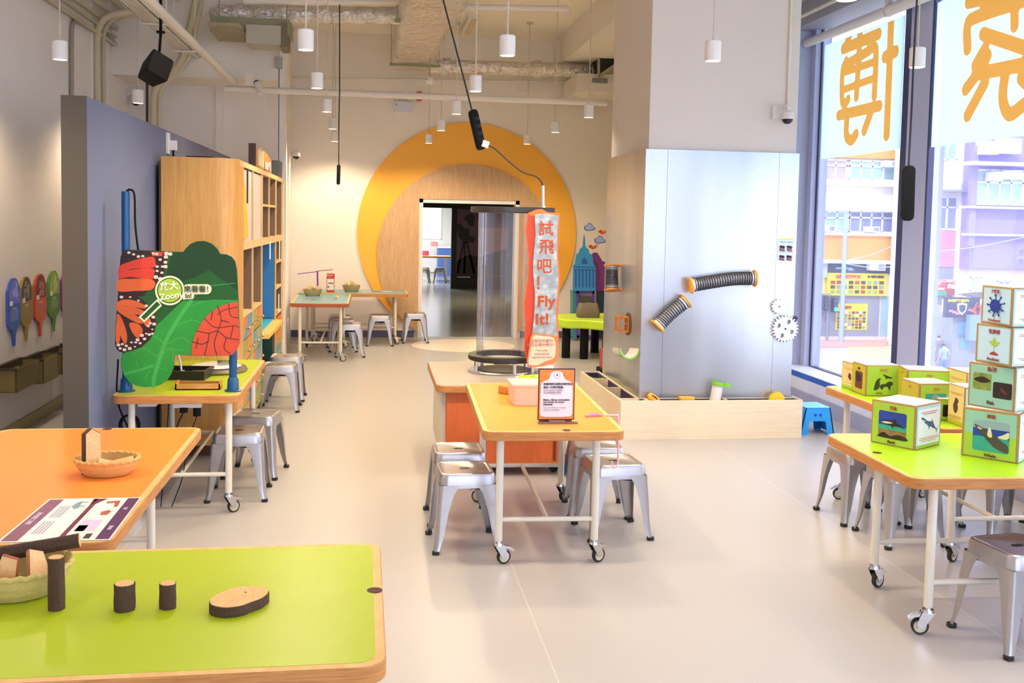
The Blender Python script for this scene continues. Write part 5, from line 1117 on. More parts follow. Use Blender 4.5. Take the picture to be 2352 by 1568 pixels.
for gx, gz in ((-.45, .25), (.45, .25), (-.45, -.6), (.45, -.6)):
    a.mat(2).span((hx * (gx - .38), -.0006, hz * (gz + .38)), (hx * (gx + .38), 0, hz * (gz + .44)))
    for k in range(3):
        cx_, cz_ = hx * (gx - .22 + .2 * k), hz * (gz - .02 * k)
        a.mat(3).poly3([(cx_ + .011 * math.cos(j * PI / 5), -.0008, cz_ + .011 * math.sin(j * PI / 5)) for j in range(10)], (0, 1, 0), .0004)
        a.mat(4 + k % 3).poly3([(cx_ - .011, -.0008, cz_ - .032), (cx_ + .011, -.0008, cz_ - .032), (cx_ + .007, -.0008, cz_ - .010), (cx_ - .007, -.0008, cz_ - .010)], (0, 1, 0), .0004)
a.build('print', [M('poster_blue', 'c6daf2', .5), M('poster_yellow', 'ecd558', .5), M('poster_text', '5f7396', .5), M('poster_face', '3c2c38', .5), M('poster_shirt', '3d5fae', .5), M('poster_red', 'd86a5a', .5), M('poster_brown', '9a6238', .5)], t, smooth=0)
# wheel-like orange basket on the side face
q = PXX(1424, 742, PXA - .05); q.y = 8.1; q = Vector((PXA - .055, 8.12, PXX(1424, 742, PXA - .055).z)); t = thing('orange_cage', 'small orange cage toy on the shaded left face of the pillar', 'toy', q)
a = MB()
for k in range(4):
    aa, bb = PI / 4 + PI / 2 * k, PI / 4 + PI / 2 * (k + 1); R_ = .085
    for xx in (-.04, .04): a.cyl((xx, R_ * math.cos(aa), R_ * math.sin(aa)), (xx, R_ * math.cos(bb), R_ * math.sin(bb)), .006, 6); a.cyl((xx, 0, 0), (xx, .06 * math.cos(aa + PI / 4), .06 * math.sin(aa + PI / 4)), .004, 6)
    a.cyl((-.04, R_ * math.cos(aa), R_ * math.sin(aa)), (.04, R_ * math.cos(aa), R_ * math.sin(aa)), .006, 6)
a.build('cage', M('toy_amber', 'c97a20', .35), t); MB().cyl((.045, 0, 0), (.052, 0, 0), .095, 28).build('clear_disc', THIN('clear_disc', 'd8c8b0', .15, .05, body=.12, bodycol='c0a888'), t)
def half_pipe(label, base, axis, up, r, l, th=.012, rot=0.0, pipe=True):
    """green saddle at the end of a pale half pipe"""
    t = thing('half_pipe_toy', label, 'toy track', base, group='green half pipe toys'); ax = Vector(axis).normalized(); up = Vector(up).normalized(); sd = ax.cross(up)
    def arc(r0, h, n=14, a0=-PI, a1=0): return [ax * h + sd * (r0 * math.cos(a0 + (a1 - a0) * k / n)) + up * (r0 * math.sin(a0 + (a1 - a0) * k / n)) for k in range(n + 1)]
    if pipe: MB().loft([arc(r, 0) + arc(r - .005, 0)[::-1], arc(r, l) + arc(r - .005, l)[::-1]]).build('half_pipe', GREYP, t)
    MB().loft([arc(r + th, l - .02) + arc(r, l - .02)[::-1], arc(r + th, l + .012) + arc(r, l + .012)[::-1]]).loft([[ax * (l - .02 + h) + sd * x + up * y for x, y in ((-r - th, .0), (-r - th - .03, -.004), (-r - th - .03, -.05), (-r * .9, -r * .7))] for h in (0, .032)]).build('saddle', GT, t); return t
q = PXX(1430, 795, PXA - .06); half_pipe('green half pipe toy stuck on the shaded left face of the pillar', Vector((PXA - .075, 8.05, q.z - .01)), (0, -1, .1), (0, .1, 1), .075, .28, rot=0)
q = PYY(1642, 918, 7.65); half_pipe('white half pipe with green top standing in the trough front', Vector((q.x - .02, 7.645, .20)), (.18, .02, 1), (-.1, .99, 0), .045, .24)
q = PXX(1365, 868, 2.03); half_pipe('green half pipe toy upright in the rear trough compartment', Vector((2.03, 8.86, .07)), (.05, 0, 1), (0, 1, 0), .05, .21); half_pipe('green half pipe toy upright in the middle trough compartment', Vector((2.02, 8.42, .05)), (-.05, 0, 1), (0, 1, .05), .05, .20)
q = PYY(1502, 908, 7.65)
t = thing('ribbed_tube_end', 'yellow tube end poking out of the trough near its left corner', 'toy tube', (q.x, 7.65, .315)); a = MB()
d = Vector((.5, -.5, .72)).normalized(); u = Vector((.75, .15, -.45)); u = (u - d * u.dot(d)).normalized(); v = d.cross(u)
def el(rx, ry, h): return [u * (rx * math.cos(2 * PI * k / 26)) + v * (ry * math.sin(2 * PI * k / 26)) + d * h for k in range(26)]
a.loft([el(.032, .02, -.012), el(.058, .042, -.012), el(.06, .044, 0), el(.055, .04, .01), el(.032, .02, .01)], False, False); a.build('flange', YT, t); MB().loft([el(.03, .019, -.10), el(.031, .02, -.0)]).build('hose', OT, t)
q = PYY(1577, 914, 7.655); t = thing('ribbed_tube_end', 'yellow flat tube end lying in the middle of the trough front', 'toy tube', (q.x, 7.655, .312))
MB().loft([[(x * s, y * s, z) for x, y in rrect(.135, .06, .028, 6)] for s, z in ((.95, -.012), (1, -.006), (1, .006), (.95, .012))]).build('flange', YT, t); MB().prism(circ(.03, 16), -.20, -.012).build('hose', CLR, t)
q = PYY(1783, 914, 7.66); t = thing('gear_toy', 'yellow toy gear peeping over the right end of the trough', 'gear', (q.x, 7.66, .29)); pts = []
for k in range(26):
    for f_, g in ((-.3, .86), (-.12, 1.0), (.12, 1.0), (.3, .86)): aa = 2 * PI * (k + f_) / 26; pts.append((.072 * g * math.cos(aa), .072 * g * math.sin(aa)))
MB().loft([[(x, y, z) for x, z in pts] for y in (-.011, .011)]).build('gear_wheel', M('toy_lemon', 'f2cf2e', .35), t); MB().cyl((0, -.014, 0), (0, .014, 0), .01, 12).build('axle', YT, t)

# ================================================================== corner behind the pillar, right of the yellow disc
YW = YB - .004
def building_panel(name, label, px, mat, y, th, extra=None):
    t = thing(name, label, 'wall panel', (PYY(px[0][0], px[0][1], y).x, y, 0)); at_root(MB().poly3(qy(px, y), (0, 1, 0), th), 'panel', mat, t); return t
SKY = M('tower_cyan', '2a8fd0', .4, var=.06); SKYD = M('tower_blue', '2b4fb8', .4)
tw = building_panel('tower_panel', 'cyan skyscraper shaped panel by the back wall right of the doorway', [(1316, 668), (1317, 610), (1321, 605), (1324, 585), (1330, 580), (1332, 573), (1339, 566), (1341, 540), (1343, 540), (1345, 566), (1352, 573), (1354, 581), (1361, 586), (1363, 605), (1368, 612), (1368, 668)], SKY, 13.95, .03)
m = MB()
for k in range(6):
    x = 1321 + k * 8; m.poly3(qy([(x, 618), (x + 3, 618), (x + 3, 660), (x, 660)], 13.948), (0, 1, 0), .002)
for y in (612, 618): m.poly3(qy([(1319, y), (1366, y), (1366, y + 2), (1319, y + 2)], 13.946), (0, 1, 0), .002)
m.poly3(qy([(1342, 590), (1349, 600), (1349, 606), (1336, 606), (1336, 600)], 13.947), (0, 1, 0), .002); at_root(m, 'window_stripes', SKYD, tw)
st_ = thing('dispenser_stand', 'purple framed stand with a grey dispenser under the cyan tower panel', 'stand', (PYY(1342, 775, 14.0).x, 14.0, 0)); PU = M('stand_purple', '5a3fb0', .4)
at_root(MB().poly3(qy([(1316, 668), (1328, 668), (1328, 776), (1316, 776)], 14.0), (0, 1, 0), .2), 'side', M('stand_teal', '3a8a94', .4), st_); m = MB()
for px in ([(1325, 668), (1366, 668), (1366, 674), (1325, 674)], [(1325, 668), (1330, 668), (1330, 776), (1325, 776)], [(1361, 668), (1366, 668), (1366, 776), (1361, 776)], [(1325, 770), (1366, 770), (1366, 776), (1325, 776)]): m.poly3(qy(px, 13.97), (0, 1, 0), .03)
at_root(m, 'frame', PU, st_); at_root(MB().poly3(qy([(1330, 674), (1361, 674), (1361, 770), (1330, 770)], 14.1), (0, 1, 0), .02), 'back', M('stand_back', 'c7c9dc', .5), st_)
at_root(MB().poly3(qy([(1329, 682), (1361, 682), (1360, 693), (1330, 693)], 13.99), (0, 1, 0), .1), 'dispenser', M('dispenser_dark', '4a5048', .5), st_); at_root(MB().poly3(qy([(1331, 694), (1360, 694), (1358, 722), (1333, 722)], 13.985), (0, 1, 0), .1), 'bin', M('bin_grey', 'aab0c8', .4), st_)
building_panel('tower_panel', 'purple building shaped panel behind the cyan tower panel', [(1360, 668), (1358, 586), (1364, 580), (1372, 580), (1378, 590), (1384, 600), (1396, 602), (1396, 668)], M('tower_purple', '7a2a86', .4, var=.1), 14.05, .03)
building_panel('tower_panel', 'dark teal and green panel at the pillar edge under the purple one', [(1370, 770), (1370, 640), (1398, 640), (1398, 770)], M('tower_dark', '12344a', .4), 14.08, .03)
CB, CBL = M('cloud_rim', '4c6fd0', .5), M('cloud_fill', 'a9b9ef', .5)
for cx_, cy_, lab in ((1354, 521, 'upper blue cloud sticker on the back wall by the pillar'), (1378, 550, 'lower blue cloud sticker on the back wall by the pillar')):
    o = [(cx_ - 12, cy_ + 5), (cx_ - 12, cy_ - 2), (cx_ - 6, cy_ - 4), (cx_ - 2, cy_ - 9), (cx_ + 5, cy_ - 7), (cx_ + 8, cy_ - 2), (cx_ + 13, cy_ + 2), (cx_ + 11, cy_ + 7), (cx_ + 3, cy_ + 8), (cx_ - 6, cy_ + 9)]
    c0 = PYY(cx_, cy_, YW); t = thing('cloud_sticker', lab, 'sticker', c0, group='cloud stickers'); at_root(MB().poly3(qy(smooth_poly(o, 4), YW), (0, 1, 0), .003).mat(1).poly3(qy(smooth_poly([(cx_ + (x - cx_) * .82, cy_ + (y - cy_) * .8) for x, y in o], 4), YW - .001), (0, 1, 0), .001), 'sticker', [CB, CBL], t, smooth=0)
for cx_, cy_, lab in ((1384, 532, 'upper red paper bird on the back wall by the pillar'), (1361, 566, 'lower red paper bird on the back wall by the pillar')):
    t = thing('paper_bird', lab, 'sticker', PYY(cx_, cy_, YW), group='paper birds'); at_root(MB().poly3(qy([(cx_ - 11, cy_ - 1), (cx_ - 6, cy_ - 3), (cx_ - 3, cy_ - 5), (cx_, cy_ - 1), (cx_ + 12, cy_ - 5), (cx_ + 7, cy_ + 3), (cx_, cy_ + 6), (cx_ - 7, cy_ + 3)], YW), (0, 1, 0), .004).mat(1).poly3(qy([(cx_ - 2, cy_), (cx_ + 9, cy_ - 3), (cx_ + 3, cy_ + 3)], YW - .001), (0, 1, 0), .001), 'bird', [M('bird_red', 'd8492c', .5), M('bird_orange', 'ee8c3c', .5)], t, smooth=0)
# lime leaf-shaped table
t = thing('leaf_table', 'lime green wavy table with thick black legs left of the pillar', 'table', (2.75, 12.3, 0)); LG = M('leaf_lime', 'b6d92c', .4, var=.06, scale=5); zt_ = .50
lp = [(2.28, 12.4), (2.36, 12.05), (2.6, 11.98), (2.9, 11.75), (3.3, 11.7), (3.6, 12.0), (3.55, 12.6), (3.1, 12.95), (2.7, 12.9), (2.4, 12.75)]
at_root(MB().prism(smooth_poly(lp, 5), zt_ - .11, zt_, .015), 'tabletop', LG, t)
for x, y in ((2.42, 12.25), (2.63, 12.15), (2.86, 11.93), (2.9, 12.75), (3.3, 12.2)): at_root(MB().prism(rrect(.10, .10, .03, 4, x, y), 0, zt_ - .11), 'leg', BLACK, t)
q = PZ(1367, 738, zt_); t = thing('canvas_bag', 'grey-brown canvas bag lying on the lime leaf table', 'bag', (q.x + .02, 12.35, zt_))
MB().loft([[(x, y, z) for x, y in rrect(w_, d_, .04, 5)] for w_, d_, z in ((.27, .17, 0), (.29, .19, .05), (.26, .14, .13), (.24, .06, .18), (.24, .03, .185))]).build('bag_body', M('canvas_taupe', '6f6557', .8, var=.2, bump=.3), t); MB().tube(catmull([(-.1, 0, .18), (-.03, -.02, .2), (.05, 0, .195), (.11, 0, .18)], 5), .008, 6).build('zip', M('zip_dark', '2c2622', .6), t)
q = PYY(1378, 842, 10.9); t = thing('book_box', 'red box file with an orange label on a dark base at the pillar edge', 'box', (PZ(1374, 850).x, 10.95, 0)); hh = PYY(1378, 806, 10.9).z
MB().span((-.0, 0, .05), (.14, .2, hh)).build('case', M('case_red', 'a8323a', .5), t); MB().span((-.03, -.01, 0), (.15, .22, .05)).build('base', BLACK, t); MB().span((.005, -.003, .12), (.05, 0, hh - .04)).build('label', OT, t)

# ================================================================== animal boxes on the two right tables
FGRN, FTEAL = M('face_green', '9fc43a', .55, var=.08, scale=3), M('face_teal', '8fc0ac', .55, var=.06, scale=3); FBEI = M('face_beige', 'd9c98c', .55, var=.05); FWHT = M('face_white', 'e9edf4', .55, var=.02); FBLU = M('face_pale_blue', 'b5d6ec', .55, var=.04); FOLV = M('face_olive', 'b3b02c', .55, var=.06)
BRN = M('print_brown', '5a3424', .6); RDT = M('print_red', '9a3c34', .6); ORT = M('print_orange_text', 'c98a3a', .6); INK = M('print_ink', '2f3a24', .6)
P_SEA = M('photo_sea', '1d3c9a', .45, var=.5, scale=9); P_SAND = M('photo_sand', '8a6a40', .45, var=.6, scale=26); P_TURQ = M('photo_turquoise', '2f9a8a', .45, var=.4, scale=14); P_DARK = M('photo_dark', '241418', .45, var=.6, scale=14); P_REEF = M('photo_reef', '7a8a3a', .45, var=.6, scale=40); P_RED = M('photo_crimson', '6a2a2a', .45, var=.6, scale=24); P_SKY = M('photo_sky', '8fa6ae', .45, var=.15, scale=6); WH_D = M('whale_dark', '4a4438', .5, var=.4, scale=25); WH_P = M('whale_pale', 'd9d3a8', .5); SHK = M('shark_blue', '2a4a78', .5, var=.2, scale=20)
BOXM = [CARD, FGRN, FTEAL, FBEI, FWHT, FBLU, FOLV, BRN, RDT, ORT, INK, P_SEA, P_SAND, P_TURQ, P_DARK, P_REEF, P_RED, P_SKY, WH_D, WH_P, SHK]
iC, iG, iT, iB, iW, iBL, iO, iBR, iRD, iOT, iK, iSEA, iSND, iTQ, iDK, iRF, iCR, iSKY, iWD, iWP, iSH = range(21)
class Face:
    """printing laid on one side of a box; u to the right and v up, both 0..1"""
    def __init__(s, mb, o, u, v, n): s.mb, s.o, s.u, s.v, s.n = mb, o, u, v, n; s.k = 0
    def poly(s, pts, m):
        s.k += 1; s.mb.mat(m).poly3([s.o + s.u * a + s.v * b + s.n * (.0004 * s.k) for a, b in pts], s.n, .0004)
    def rect(s, a0, b0, a1, b1, m, r=0.0):
        s.poly([(x + (a0 + a1) / 2, y + (b0 + b1) / 2) for x, y in rrect(a1 - a0, b1 - b0, r, 4)] if r else [(a0, b0), (a1, b0), (a1, b1), (a0, b1)], m)
    def blob(s, pts, m): s.poly(smooth_poly(pts, 4), m)
    def lines(s, a0, a1, bs, m, h=.012):
        for k, b in enumerate(bs): s.rect(a0 + (.08 if k == len(bs) - 1 else 0), b, a1 - (.08 if k == len(bs) - 1 else 0), b + h, m)
def cube(name, label, BL, BR, z0, h, depth=None, front=None, side=None, left=None, edge=iC, group='printed animal boxes'):
    """box whose near lower edge runs from BL to BR (room points); fronts are functions that print on a Face"""
    BL, BR = Vector((BL.x, BL.y, z0)), Vector((BR.x, BR.y, z0)); u = BR - BL; s = u.length; un = u / s; nn = Vector((un.y, -un.x, 0)); d = depth or s   # nn points to the viewer
    t = thing(name, label, 'box', (BL + BR) / 2 - nn * d / 2, 0, group); a = MB(); zv = Vector((0, 0, h)); e = .004
    ring = [BL, BR, BR - nn * d, BL - nn * d]
    a.mat(edge).loft([[p.lerp((BL + BR) / 2 - nn * d / 2, k) + Vector((0, 0, zz)) for p in ring] for k, zz in ((.02, 0), (0, e), (0, h - e), (.02, h))])
    at_root(a, 'box_body', BOXM, t, smooth=0)
    frames = {}
    def pr(fn, o, uu, n, nm):
        if fn is None: return
        m = MB(); f = Face(m, o + n * .0002, uu, zv, n); txt = fn(f) or []; at_root(m, nm, BOXM, t, smooth=0)
        L = uu.length
        for (x, y, body, sz, mt) in txt: text(body, sz * h, BOXM[mt], t, (o + uu * x + zv * y, uu.normalized(), Vector((0, 0, 1)), n), lift=.0004 * f.k + .0008, bold=.0006)
    pr(front, BL, u, nn, 'printed_front'); pr(side, BR, -nn * d, un, 'printed_side'); pr(left, BL - nn * d, nn * d, -un, 'printed_left')
    m = MB(); f = Face(m, BL + zv + nn * -.0 + Vector((0, 0, .0002)), u, -nn * d, Vector((0, 0, 1))); f.rect(.03, .03, .97, .97, iW); at_root(m, 'printed_top', BOXM, t, smooth=0)
    return t
def fr_shark(f):
    f.rect(.03, .03, .96, .96, iG)
    f.rect(.17, .16, .80, .78, iSEA, .04); f.rect(.17, .36, .80, .46, iTQ); f.rect(.17, .16, .80, .36, iSND, .04)
    f.blob([(.17, .20), (.3, .29), (.45, .22), (.62, .28), (.8, .24), (.8, .17), (.2, .17)], iDK)
    f.blob([(.22, .53), (.34, .58), (.48, .58), (.55, .63), (.56, .56), (.68, .50), (.77, .44), (.66, .46), (.52, .46), (.50, .40), (.46, .46), (.32, .48)], iDK); f.blob([(.24, .52), (.36, .545), (.5, .53), (.4, .50), (.3, .50)], iWP)
    return [(.50, .86, '鯊魚', .085, iRD), (.48, .085, 'Shark', .085, iBR)]
def sd_shark(f):
    f.rect(.03, .02, .97, .97, iBL); f.rect(.03, .02, .97, .09, iG); f.rect(.08, .10, .93, .90, iW, .04)
    f.blob([(.2, .72), (.3, .70), (.45, .62), (.62, .60), (.62, .66), (.67, .58), (.72, .50), (.82, .40), (.86, .47), (.85, .40), (.83, .30), (.80, .38), (.68, .43), (.55, .48), (.52, .41), (.48, .50), (.35, .58), (.3, .60), (.36, .63), (.24, .66)], iSH)
    f.lines(.18, .85, (.82, .78), iRD); f.lines(.14, .88, (.24, .20, .16), iOT)
def fr_whale(f):
    f.rect(.04, .03, .96, .96, iG); f.rect(.05, .5, .95, .95, iT); f.rect(.20, .16, .84, .78, iSKY, .06); f.rect(.20, .32, .84, .62, iSEA); f.rect(.20, .16, .84, .46, iTQ, .05)
    f.blob([(.22, .68), (.34, .64), (.50, .56), (.66, .44), (.82, .32), (.83, .18), (.72, .20), (.58, .26), (.46, .38), (.34, .52)], iWD); f.blob([(.46, .48), (.47, .62), (.49, .66), (.52, .60), (.54, .46)], iWP); f.blob([(.64, .48), (.74, .54), (.83, .60), (.83, .48), (.74, .45)], iWP); f.blob([(.28, .64), (.36, .61), (.34, .59), (.29, .61)], iWP)
    return [(.52, .87, '鯨魚', .085, iRD), (.52, .08, 'Whale', .085, iBR)]
def fr_fish(f):
    f.rect(.04, .04, .96, .96, iT); f.rect(.10, .40, .50, .78, iRF, .04); f.rect(.54, .26, .94, .62, iDK, .04); f.blob([(.70, .50), (.76, .47), (.84, .40), (.80, .37), (.72, .42)], iCR); f.blob([(.12, .62), (.3, .70), (.48, .62), (.3, .56)], iDK)
    return [(.50, .88, '魚類', .11, iRD), (.50, .13, 'Fish', .11, iBR)]
def fr_prod(f):
    f.rect(.05, .05, .96, .96, iT); f.rect(.07, .07, .94, .94, iBL)
    f.blob([(.40, .25), (.47, .31), (.52, .33), (.58, .31), (.66, .25), (.53, .23)], iRD); f.rect(.515, .32, .535, .48, iG); f.blob([(.525, .46), (.44, .50), (.38, .58), (.48, .58)], iG); f.blob([(.525, .46), (.61, .50), (.68, .58), (.57, .57)], iG); f.blob([(.525, .52), (.49, .60), (.525, .70), (.56, .60)], iG)
    return [(.52, .83, '生產者', .12, iRD), (.52, .13, 'Producer', .10, iRD)]
def fr_dec(f):
    f.rect(.05, .05, .96, .96, iT); f.rect(.07, .07, .94, .94, iBL)
    for k in range(9):
        a = 2 * PI * k / 9 + .3; c, s = math.cos(a), math.sin(a); f.poly([(.5 + .13 * c - .014 * s, .50 + .14 * s + .014 * c), (.5 + .13 * c + .014 * s, .50 + .14 * s - .014 * c), (.5 + .27 * c + .014 * s, .5 + .27 * s - .014 * c), (.5 + .27 * c - .014 * s, .5 + .27 * s + .014 * c)], iSEA); f.poly([(.5 + .27 * c + .03 * math.cos(j * PI / 4), .5 + .27 * s + .03 * math.sin(j * PI / 4)) for j in range(8)], iSEA)
    f.blob([(.5 + .17 * math.cos(j * PI / 4), .5 + .17 * math.sin(j * PI / 4)) for j in range(8)], iSEA)
    return [(.5, .87, '分解者', .10, iRD), (.5, .12, 'Decomposer', .085, iRD)]
def blueside(f): f.rect(.03, .02, .97, .97, iBL); f.rect(.08, .08, .92, .92, iW, .04); f.blob([(.4, .5), (.5, .6), (.65, .5), (.5, .4)], iSEA); f.lines(.2, .8, (.8, .76, .2, .16), iRD)
def olive_photo(f): f.rect(.04, .04, .96, .96, iO); f.rect(.24, .18, .76, .74, iCR, .06); f.blob([(.3, .6), (.5, .66), (.68, .5), (.5, .4), (.34, .42)], iDK); return [(.5, .83, '動物', .08, iRD)]
def lion(f):
    f.rect(.03, .03, .97, .97, iG); f.blob([(.24, .20), (.26, .36), (.30, .50), (.38, .58), (.44, .56), (.40, .50), (.41, .36), (.36, .22)], iK); f.blob([(.40, .30), (.46, .38), (.58, .40), (.66, .47), (.76, .46), (.80, .38), (.73, .32), (.72, .20), (.68, .22), (.64, .30), (.54, .29), (.48, .20), (.45, .24)], iK); f.blob([(.48, .71), (.58, .68), (.66, .64), (.78, .60), (.72, .57), (.62, .58), (.58, .55), (.56, .62)], iK)
    return [(.5, .84, '消費者', .085, iOT), (.4, .10, 'Consumer', .05, iRD)]
def beige(f): f.rect(.03, .03, .97, .97, iB); f.rect(.03, .03, .97, .13, iG); f.blob([(.42, .5), (.5, .62), (.6, .56), (.62, .42), (.58, .34), (.44, .42)], iBR); f.lines(.15, .85, (.78, .74), iOT); f.lines(.2, .8, (.24,), iOT)
def bear(f): f.rect(.02, .02, .98, .98, iB); f.rect(.02, .02, .98, .12, iO); f.blob([(.40, .58), (.46, .68), (.56, .68), (.66, .62), (.60, .54), (.64, .44), (.56, .32), (.46, .30), (.36, .38), (.34, .50)], iBR); f.lines(.12, .88, (.80, .77), iOT); f.lines(.08, .85, (.22, .19, .15), iOT)
def greenp(f): f.rect(.04, .04, .96, .96, iG); f.rect(.18, .2, .8, .72, iTQ, .05); f.blob([(.2, .3), (.5, .7), (.78, .3)], iSKY); return [(.5, .84, '生物', .09, iOT)]
def olive(f): f.rect(.04, .04, .96, .96, iO); f.blob([(.4, .5), (.5, .52), (.62, .38), (.52, .4)], iK); return [(.5, .84, '昆蟲', .08, iOT)]
def darkp(f): f.rect(.05, .05, .95, .95, iG); f.rect(.25, .2, .8, .75, iDK, .05)
HR = .6868; HW_ = .6968
cube('animal_box', 'box with the shark picture on the front right table', PZ(1999.6, 1014, HR), PZ(2100.6, 1034.6, HR), HR, .205, front=fr_shark, side=sd_shark)
bl, br = PZ(2207, 1044.4, HR), PZ(2337, 1065.5, HR); sW = (br - bl).length; hW = .93 * sW
cube('animal_box', 'box with the whale picture at the bottom of the tall stack', bl, br, HR, hW, front=fr_whale, side=blueside)
z_ = HR + hW + .001
for BLp, BRp, hk, fn, lab in (((2222, 931), (2329, 945), .93, fr_fish, 'box with two fish pictures, second from the bottom of the tall stack'), ((2240, 825.5), (2322, 834.5), .90, fr_prod, 'box with the green seedling, second from the top of the stack'), ((2252.5, 749), (2322.5, 752.6), .90, fr_dec, 'topmost box of the stack with a spiky blue germ')):
    # the boxes above keep the lower box's middle
    bl2, br2 = PZ(*BLp, z_), PZ(*BRp, z_)
    yk = (bl.y + br.y) / 2 + .02; sc_ = None
    bl2 = PYY(*BLp, bl.y + .03 + .01 * hk); br2 = PYY(*BRp, br.y + .03); s2 = (Vector((br2.x - bl2.x, br2.y - bl2.y, 0))).length; h2 = hk * s2
    cube('animal_box', lab, bl2, br2, z_, h2, front=fn, side=blueside); z_ += h2 + .001
cube('animal_box', 'beige box with a leaf print at the far end of the window table', PZ(1932.6, 887.6, HW_), PZ(1968, 899.5, HW_), HW_, .165, depth=.22, front=beige, side=greenp)
cube('animal_box', 'lime box with lion, penguin and bird silhouettes on the window table', PZ(1956, 898, HW_), PZ(1987.5, 909.5, HW_), HW_, .185, depth=.215, front=olive_photo, side=lion)
def from_top(tl, tr, h): return PZ(*tl, HW_ + h), PZ(*tr, HW_ + h)
a_, b_ = from_top((2064, 838), (2084, 849), .19); cube('animal_box', 'lime box standing rearmost against the window mullion', a_, b_, HW_, .19, depth=.25, front=olive, side=greenp)
a_, b_ = from_top((2070, 868), (2112.6, 881), .19); cube('animal_box', 'lime and olive box just behind the shark box', a_, b_, HW_, .19, depth=.19, front=olive, side=greenp)
a_, b_ = from_top((2140, 909), (2154, 916), .115); cube('animal_box', 'small lime box with a dark picture between the shark and bear boxes', a_, b_, HW_, .115, depth=.11, front=olive, side=darkp)
a_, b_ = PZ(2176, 969, HW_), PZ(2212, 982, HW_); cube('animal_box', 'beige box with a bear silhouette left of the tall stack', a_, b_, HW_, .205, depth=.2, front=bear, side=blueside)
a_, b_ = from_top((2176, 843), (2222, 856), .21); cube('animal_box', 'beige box standing behind the bear box on the window table', a_, b_, HW_, .21, depth=.2, front=beige, side=blueside)
# ================================================================== services under the ceiling
def foil():
    m = bpy.data.materials.new('duct_foil'); m.use_nodes = True; nt = m.node_tree; b = nt.nodes['Principled BSDF']; tc = nt.nodes.new('ShaderNodeTexCoord')
    n = nt.nodes.new('ShaderNodeTexNoise'); n.inputs['Scale'].default_value = 9; n.inputs['Detail'].default_value = 6; n.inputs['Distortion'].default_value = 1.5; nt.links.new(tc.outputs['Object'], n.inputs['Vector'])
    bp = nt.nodes.new('ShaderNodeBump'); bp.inputs['Strength'].default_value = 1.0; bp.inputs['Distance'].default_value = .06; nt.links.new(n.outputs['Fac'], bp.inputs['Height']); nt.links.new(bp.outputs[0], b.inputs['Normal'])
    b.inputs['Base Color'].default_value = (*lin('e6e2da'), 1); b.inputs['Metallic'].default_value = .75; b.inputs['Roughness'].default_value = .22; return m
FOIL = foil(); OLV = M('unit_olive', '8a8a68', .5, var=.08); UNITG = M('unit_grey', 'a9a796', .45, var=.05); GRILL = WOOD('return_grille', '8f846a', 'a89c80', (8, .8, 8), 6, .6)
def wob(P, r, n=20, seed=1, squash=1.0):
    """wrinkled wrapped duct along a path"""
    rr = random.Random(seed); R = []
    for k in range(len(P)): R.append(r * (1 + rr.uniform(-.05, .05)))
    return MB().tube(P, R, n)
def seg(a, b, n): a, b = Vector(a), Vector(b); return [a.lerp(b, k / n) for k in range(n + 1)]
YD = 10.72; a0, a1 = PYY(505, 30, YD), PYY(935, 36, YD)
t = thing('foil_duct', 'long silver foil duct running level at the upper left', 'air duct', (a0 + a1) / 2)
at_root(wob(seg(a0, a1, 30), .088, 22, 3), 'duct', FOIL, t); at_root(wob([a0 + (a1 - a0) * .09, a0 + (a1 - a0) * .10, a0 + (a1 - a0) * .14, a0 + (a1 - a0) * .15], .108, 22, 4), 'joint', FOIL, t); at_root(wob([a0 + Vector((-.02, 0, .02)), a0 + Vector((.02, -.02, -.05)), a0 + Vector((.06, -.05, -.17))], .095, 18, 5), 'elbow', FOIL, t)
x0 = PYY(488, 90, 10.3); x1 = PYY(566, 90, 10.3); x2 = PYY(668, 90, 10.3); zt_ = PYY(580, 52, 10.3).z; zb_ = PYY(580, 112, 10.3).z
t = thing('fan_coil_unit', 'olive and grey fan coil unit hanging under the left foil duct', 'air conditioner', (x1.x, 10.3, zb_))
at_root(MB().span((x0.x, 10.15, zb_ + .13), (x2.x, 10.60, zt_ + .02)), 'case', OLV, t); at_root(MB().poly3([(x0.x + .02, 9.9, zb_ + .14), (x1.x - .02, 9.9, zb_ + .14), (x1.x + .05, 10.55, zb_ + .10), (x0.x + .02, 10.55, zb_ + .10)], (0, 0, 1), .03), 'return_grille', GRILL, t)
at_root(MB().span((x1.x + .02, 10.1, zb_ + .02), (x2.x - .08, 10.5, zb_ + .20)).span((x1.x + .16, 10.096, zb_ + .05), (x1.x + .24, 10.1, zb_ + .09)), 'fan_box', UNITG, t); at_root(MB().span((x2.x - .09, 10.12, zb_ + .0), (x2.x - .02, 10.5, zb_ + .24)), 'outlet_flange', M('flange_brown', '6b5f48', .5), t)
for x in (x0.x + .05, x2.x - .05): at_root(MB().cyl((x, 10.4, zt_ + .02), (x, 10.4, ZC), .006, 6), 'hanger_rod', STEEL, t)
t = thing('foil_trunk_duct', 'big crumpled silver foil trunk duct coming forward at the top centre', 'air duct', (.52, 11.6, 3.9))
def rr4(y, xc, zc, w_, h_, sd): r_ = random.Random(sd); return [(xc + x * (1 + r_.uniform(-.03, .03)), y, zc + z * (1 + r_.uniform(-.04, .04))) for x, z in rrect(w_, h_, .09, 5)]
m = MB(); rings = []; k = 0
for y in [9.0 + .27 * i for i in range(19)]:
    f_ = min(1, max(0, (y - 10.4) / .5)); k += 1; bulge = 1.0 + .035 * math.sin(k * 2.4)
    rings.append(rr4(y, .545 - .02 * f_, 3.925 + .02 * f_, (.62 - .08 * f_) * bulge, (.54 - .08 * f_) * bulge, k))
m.loft(rings); at_root(m, 'duct', FOIL, t)
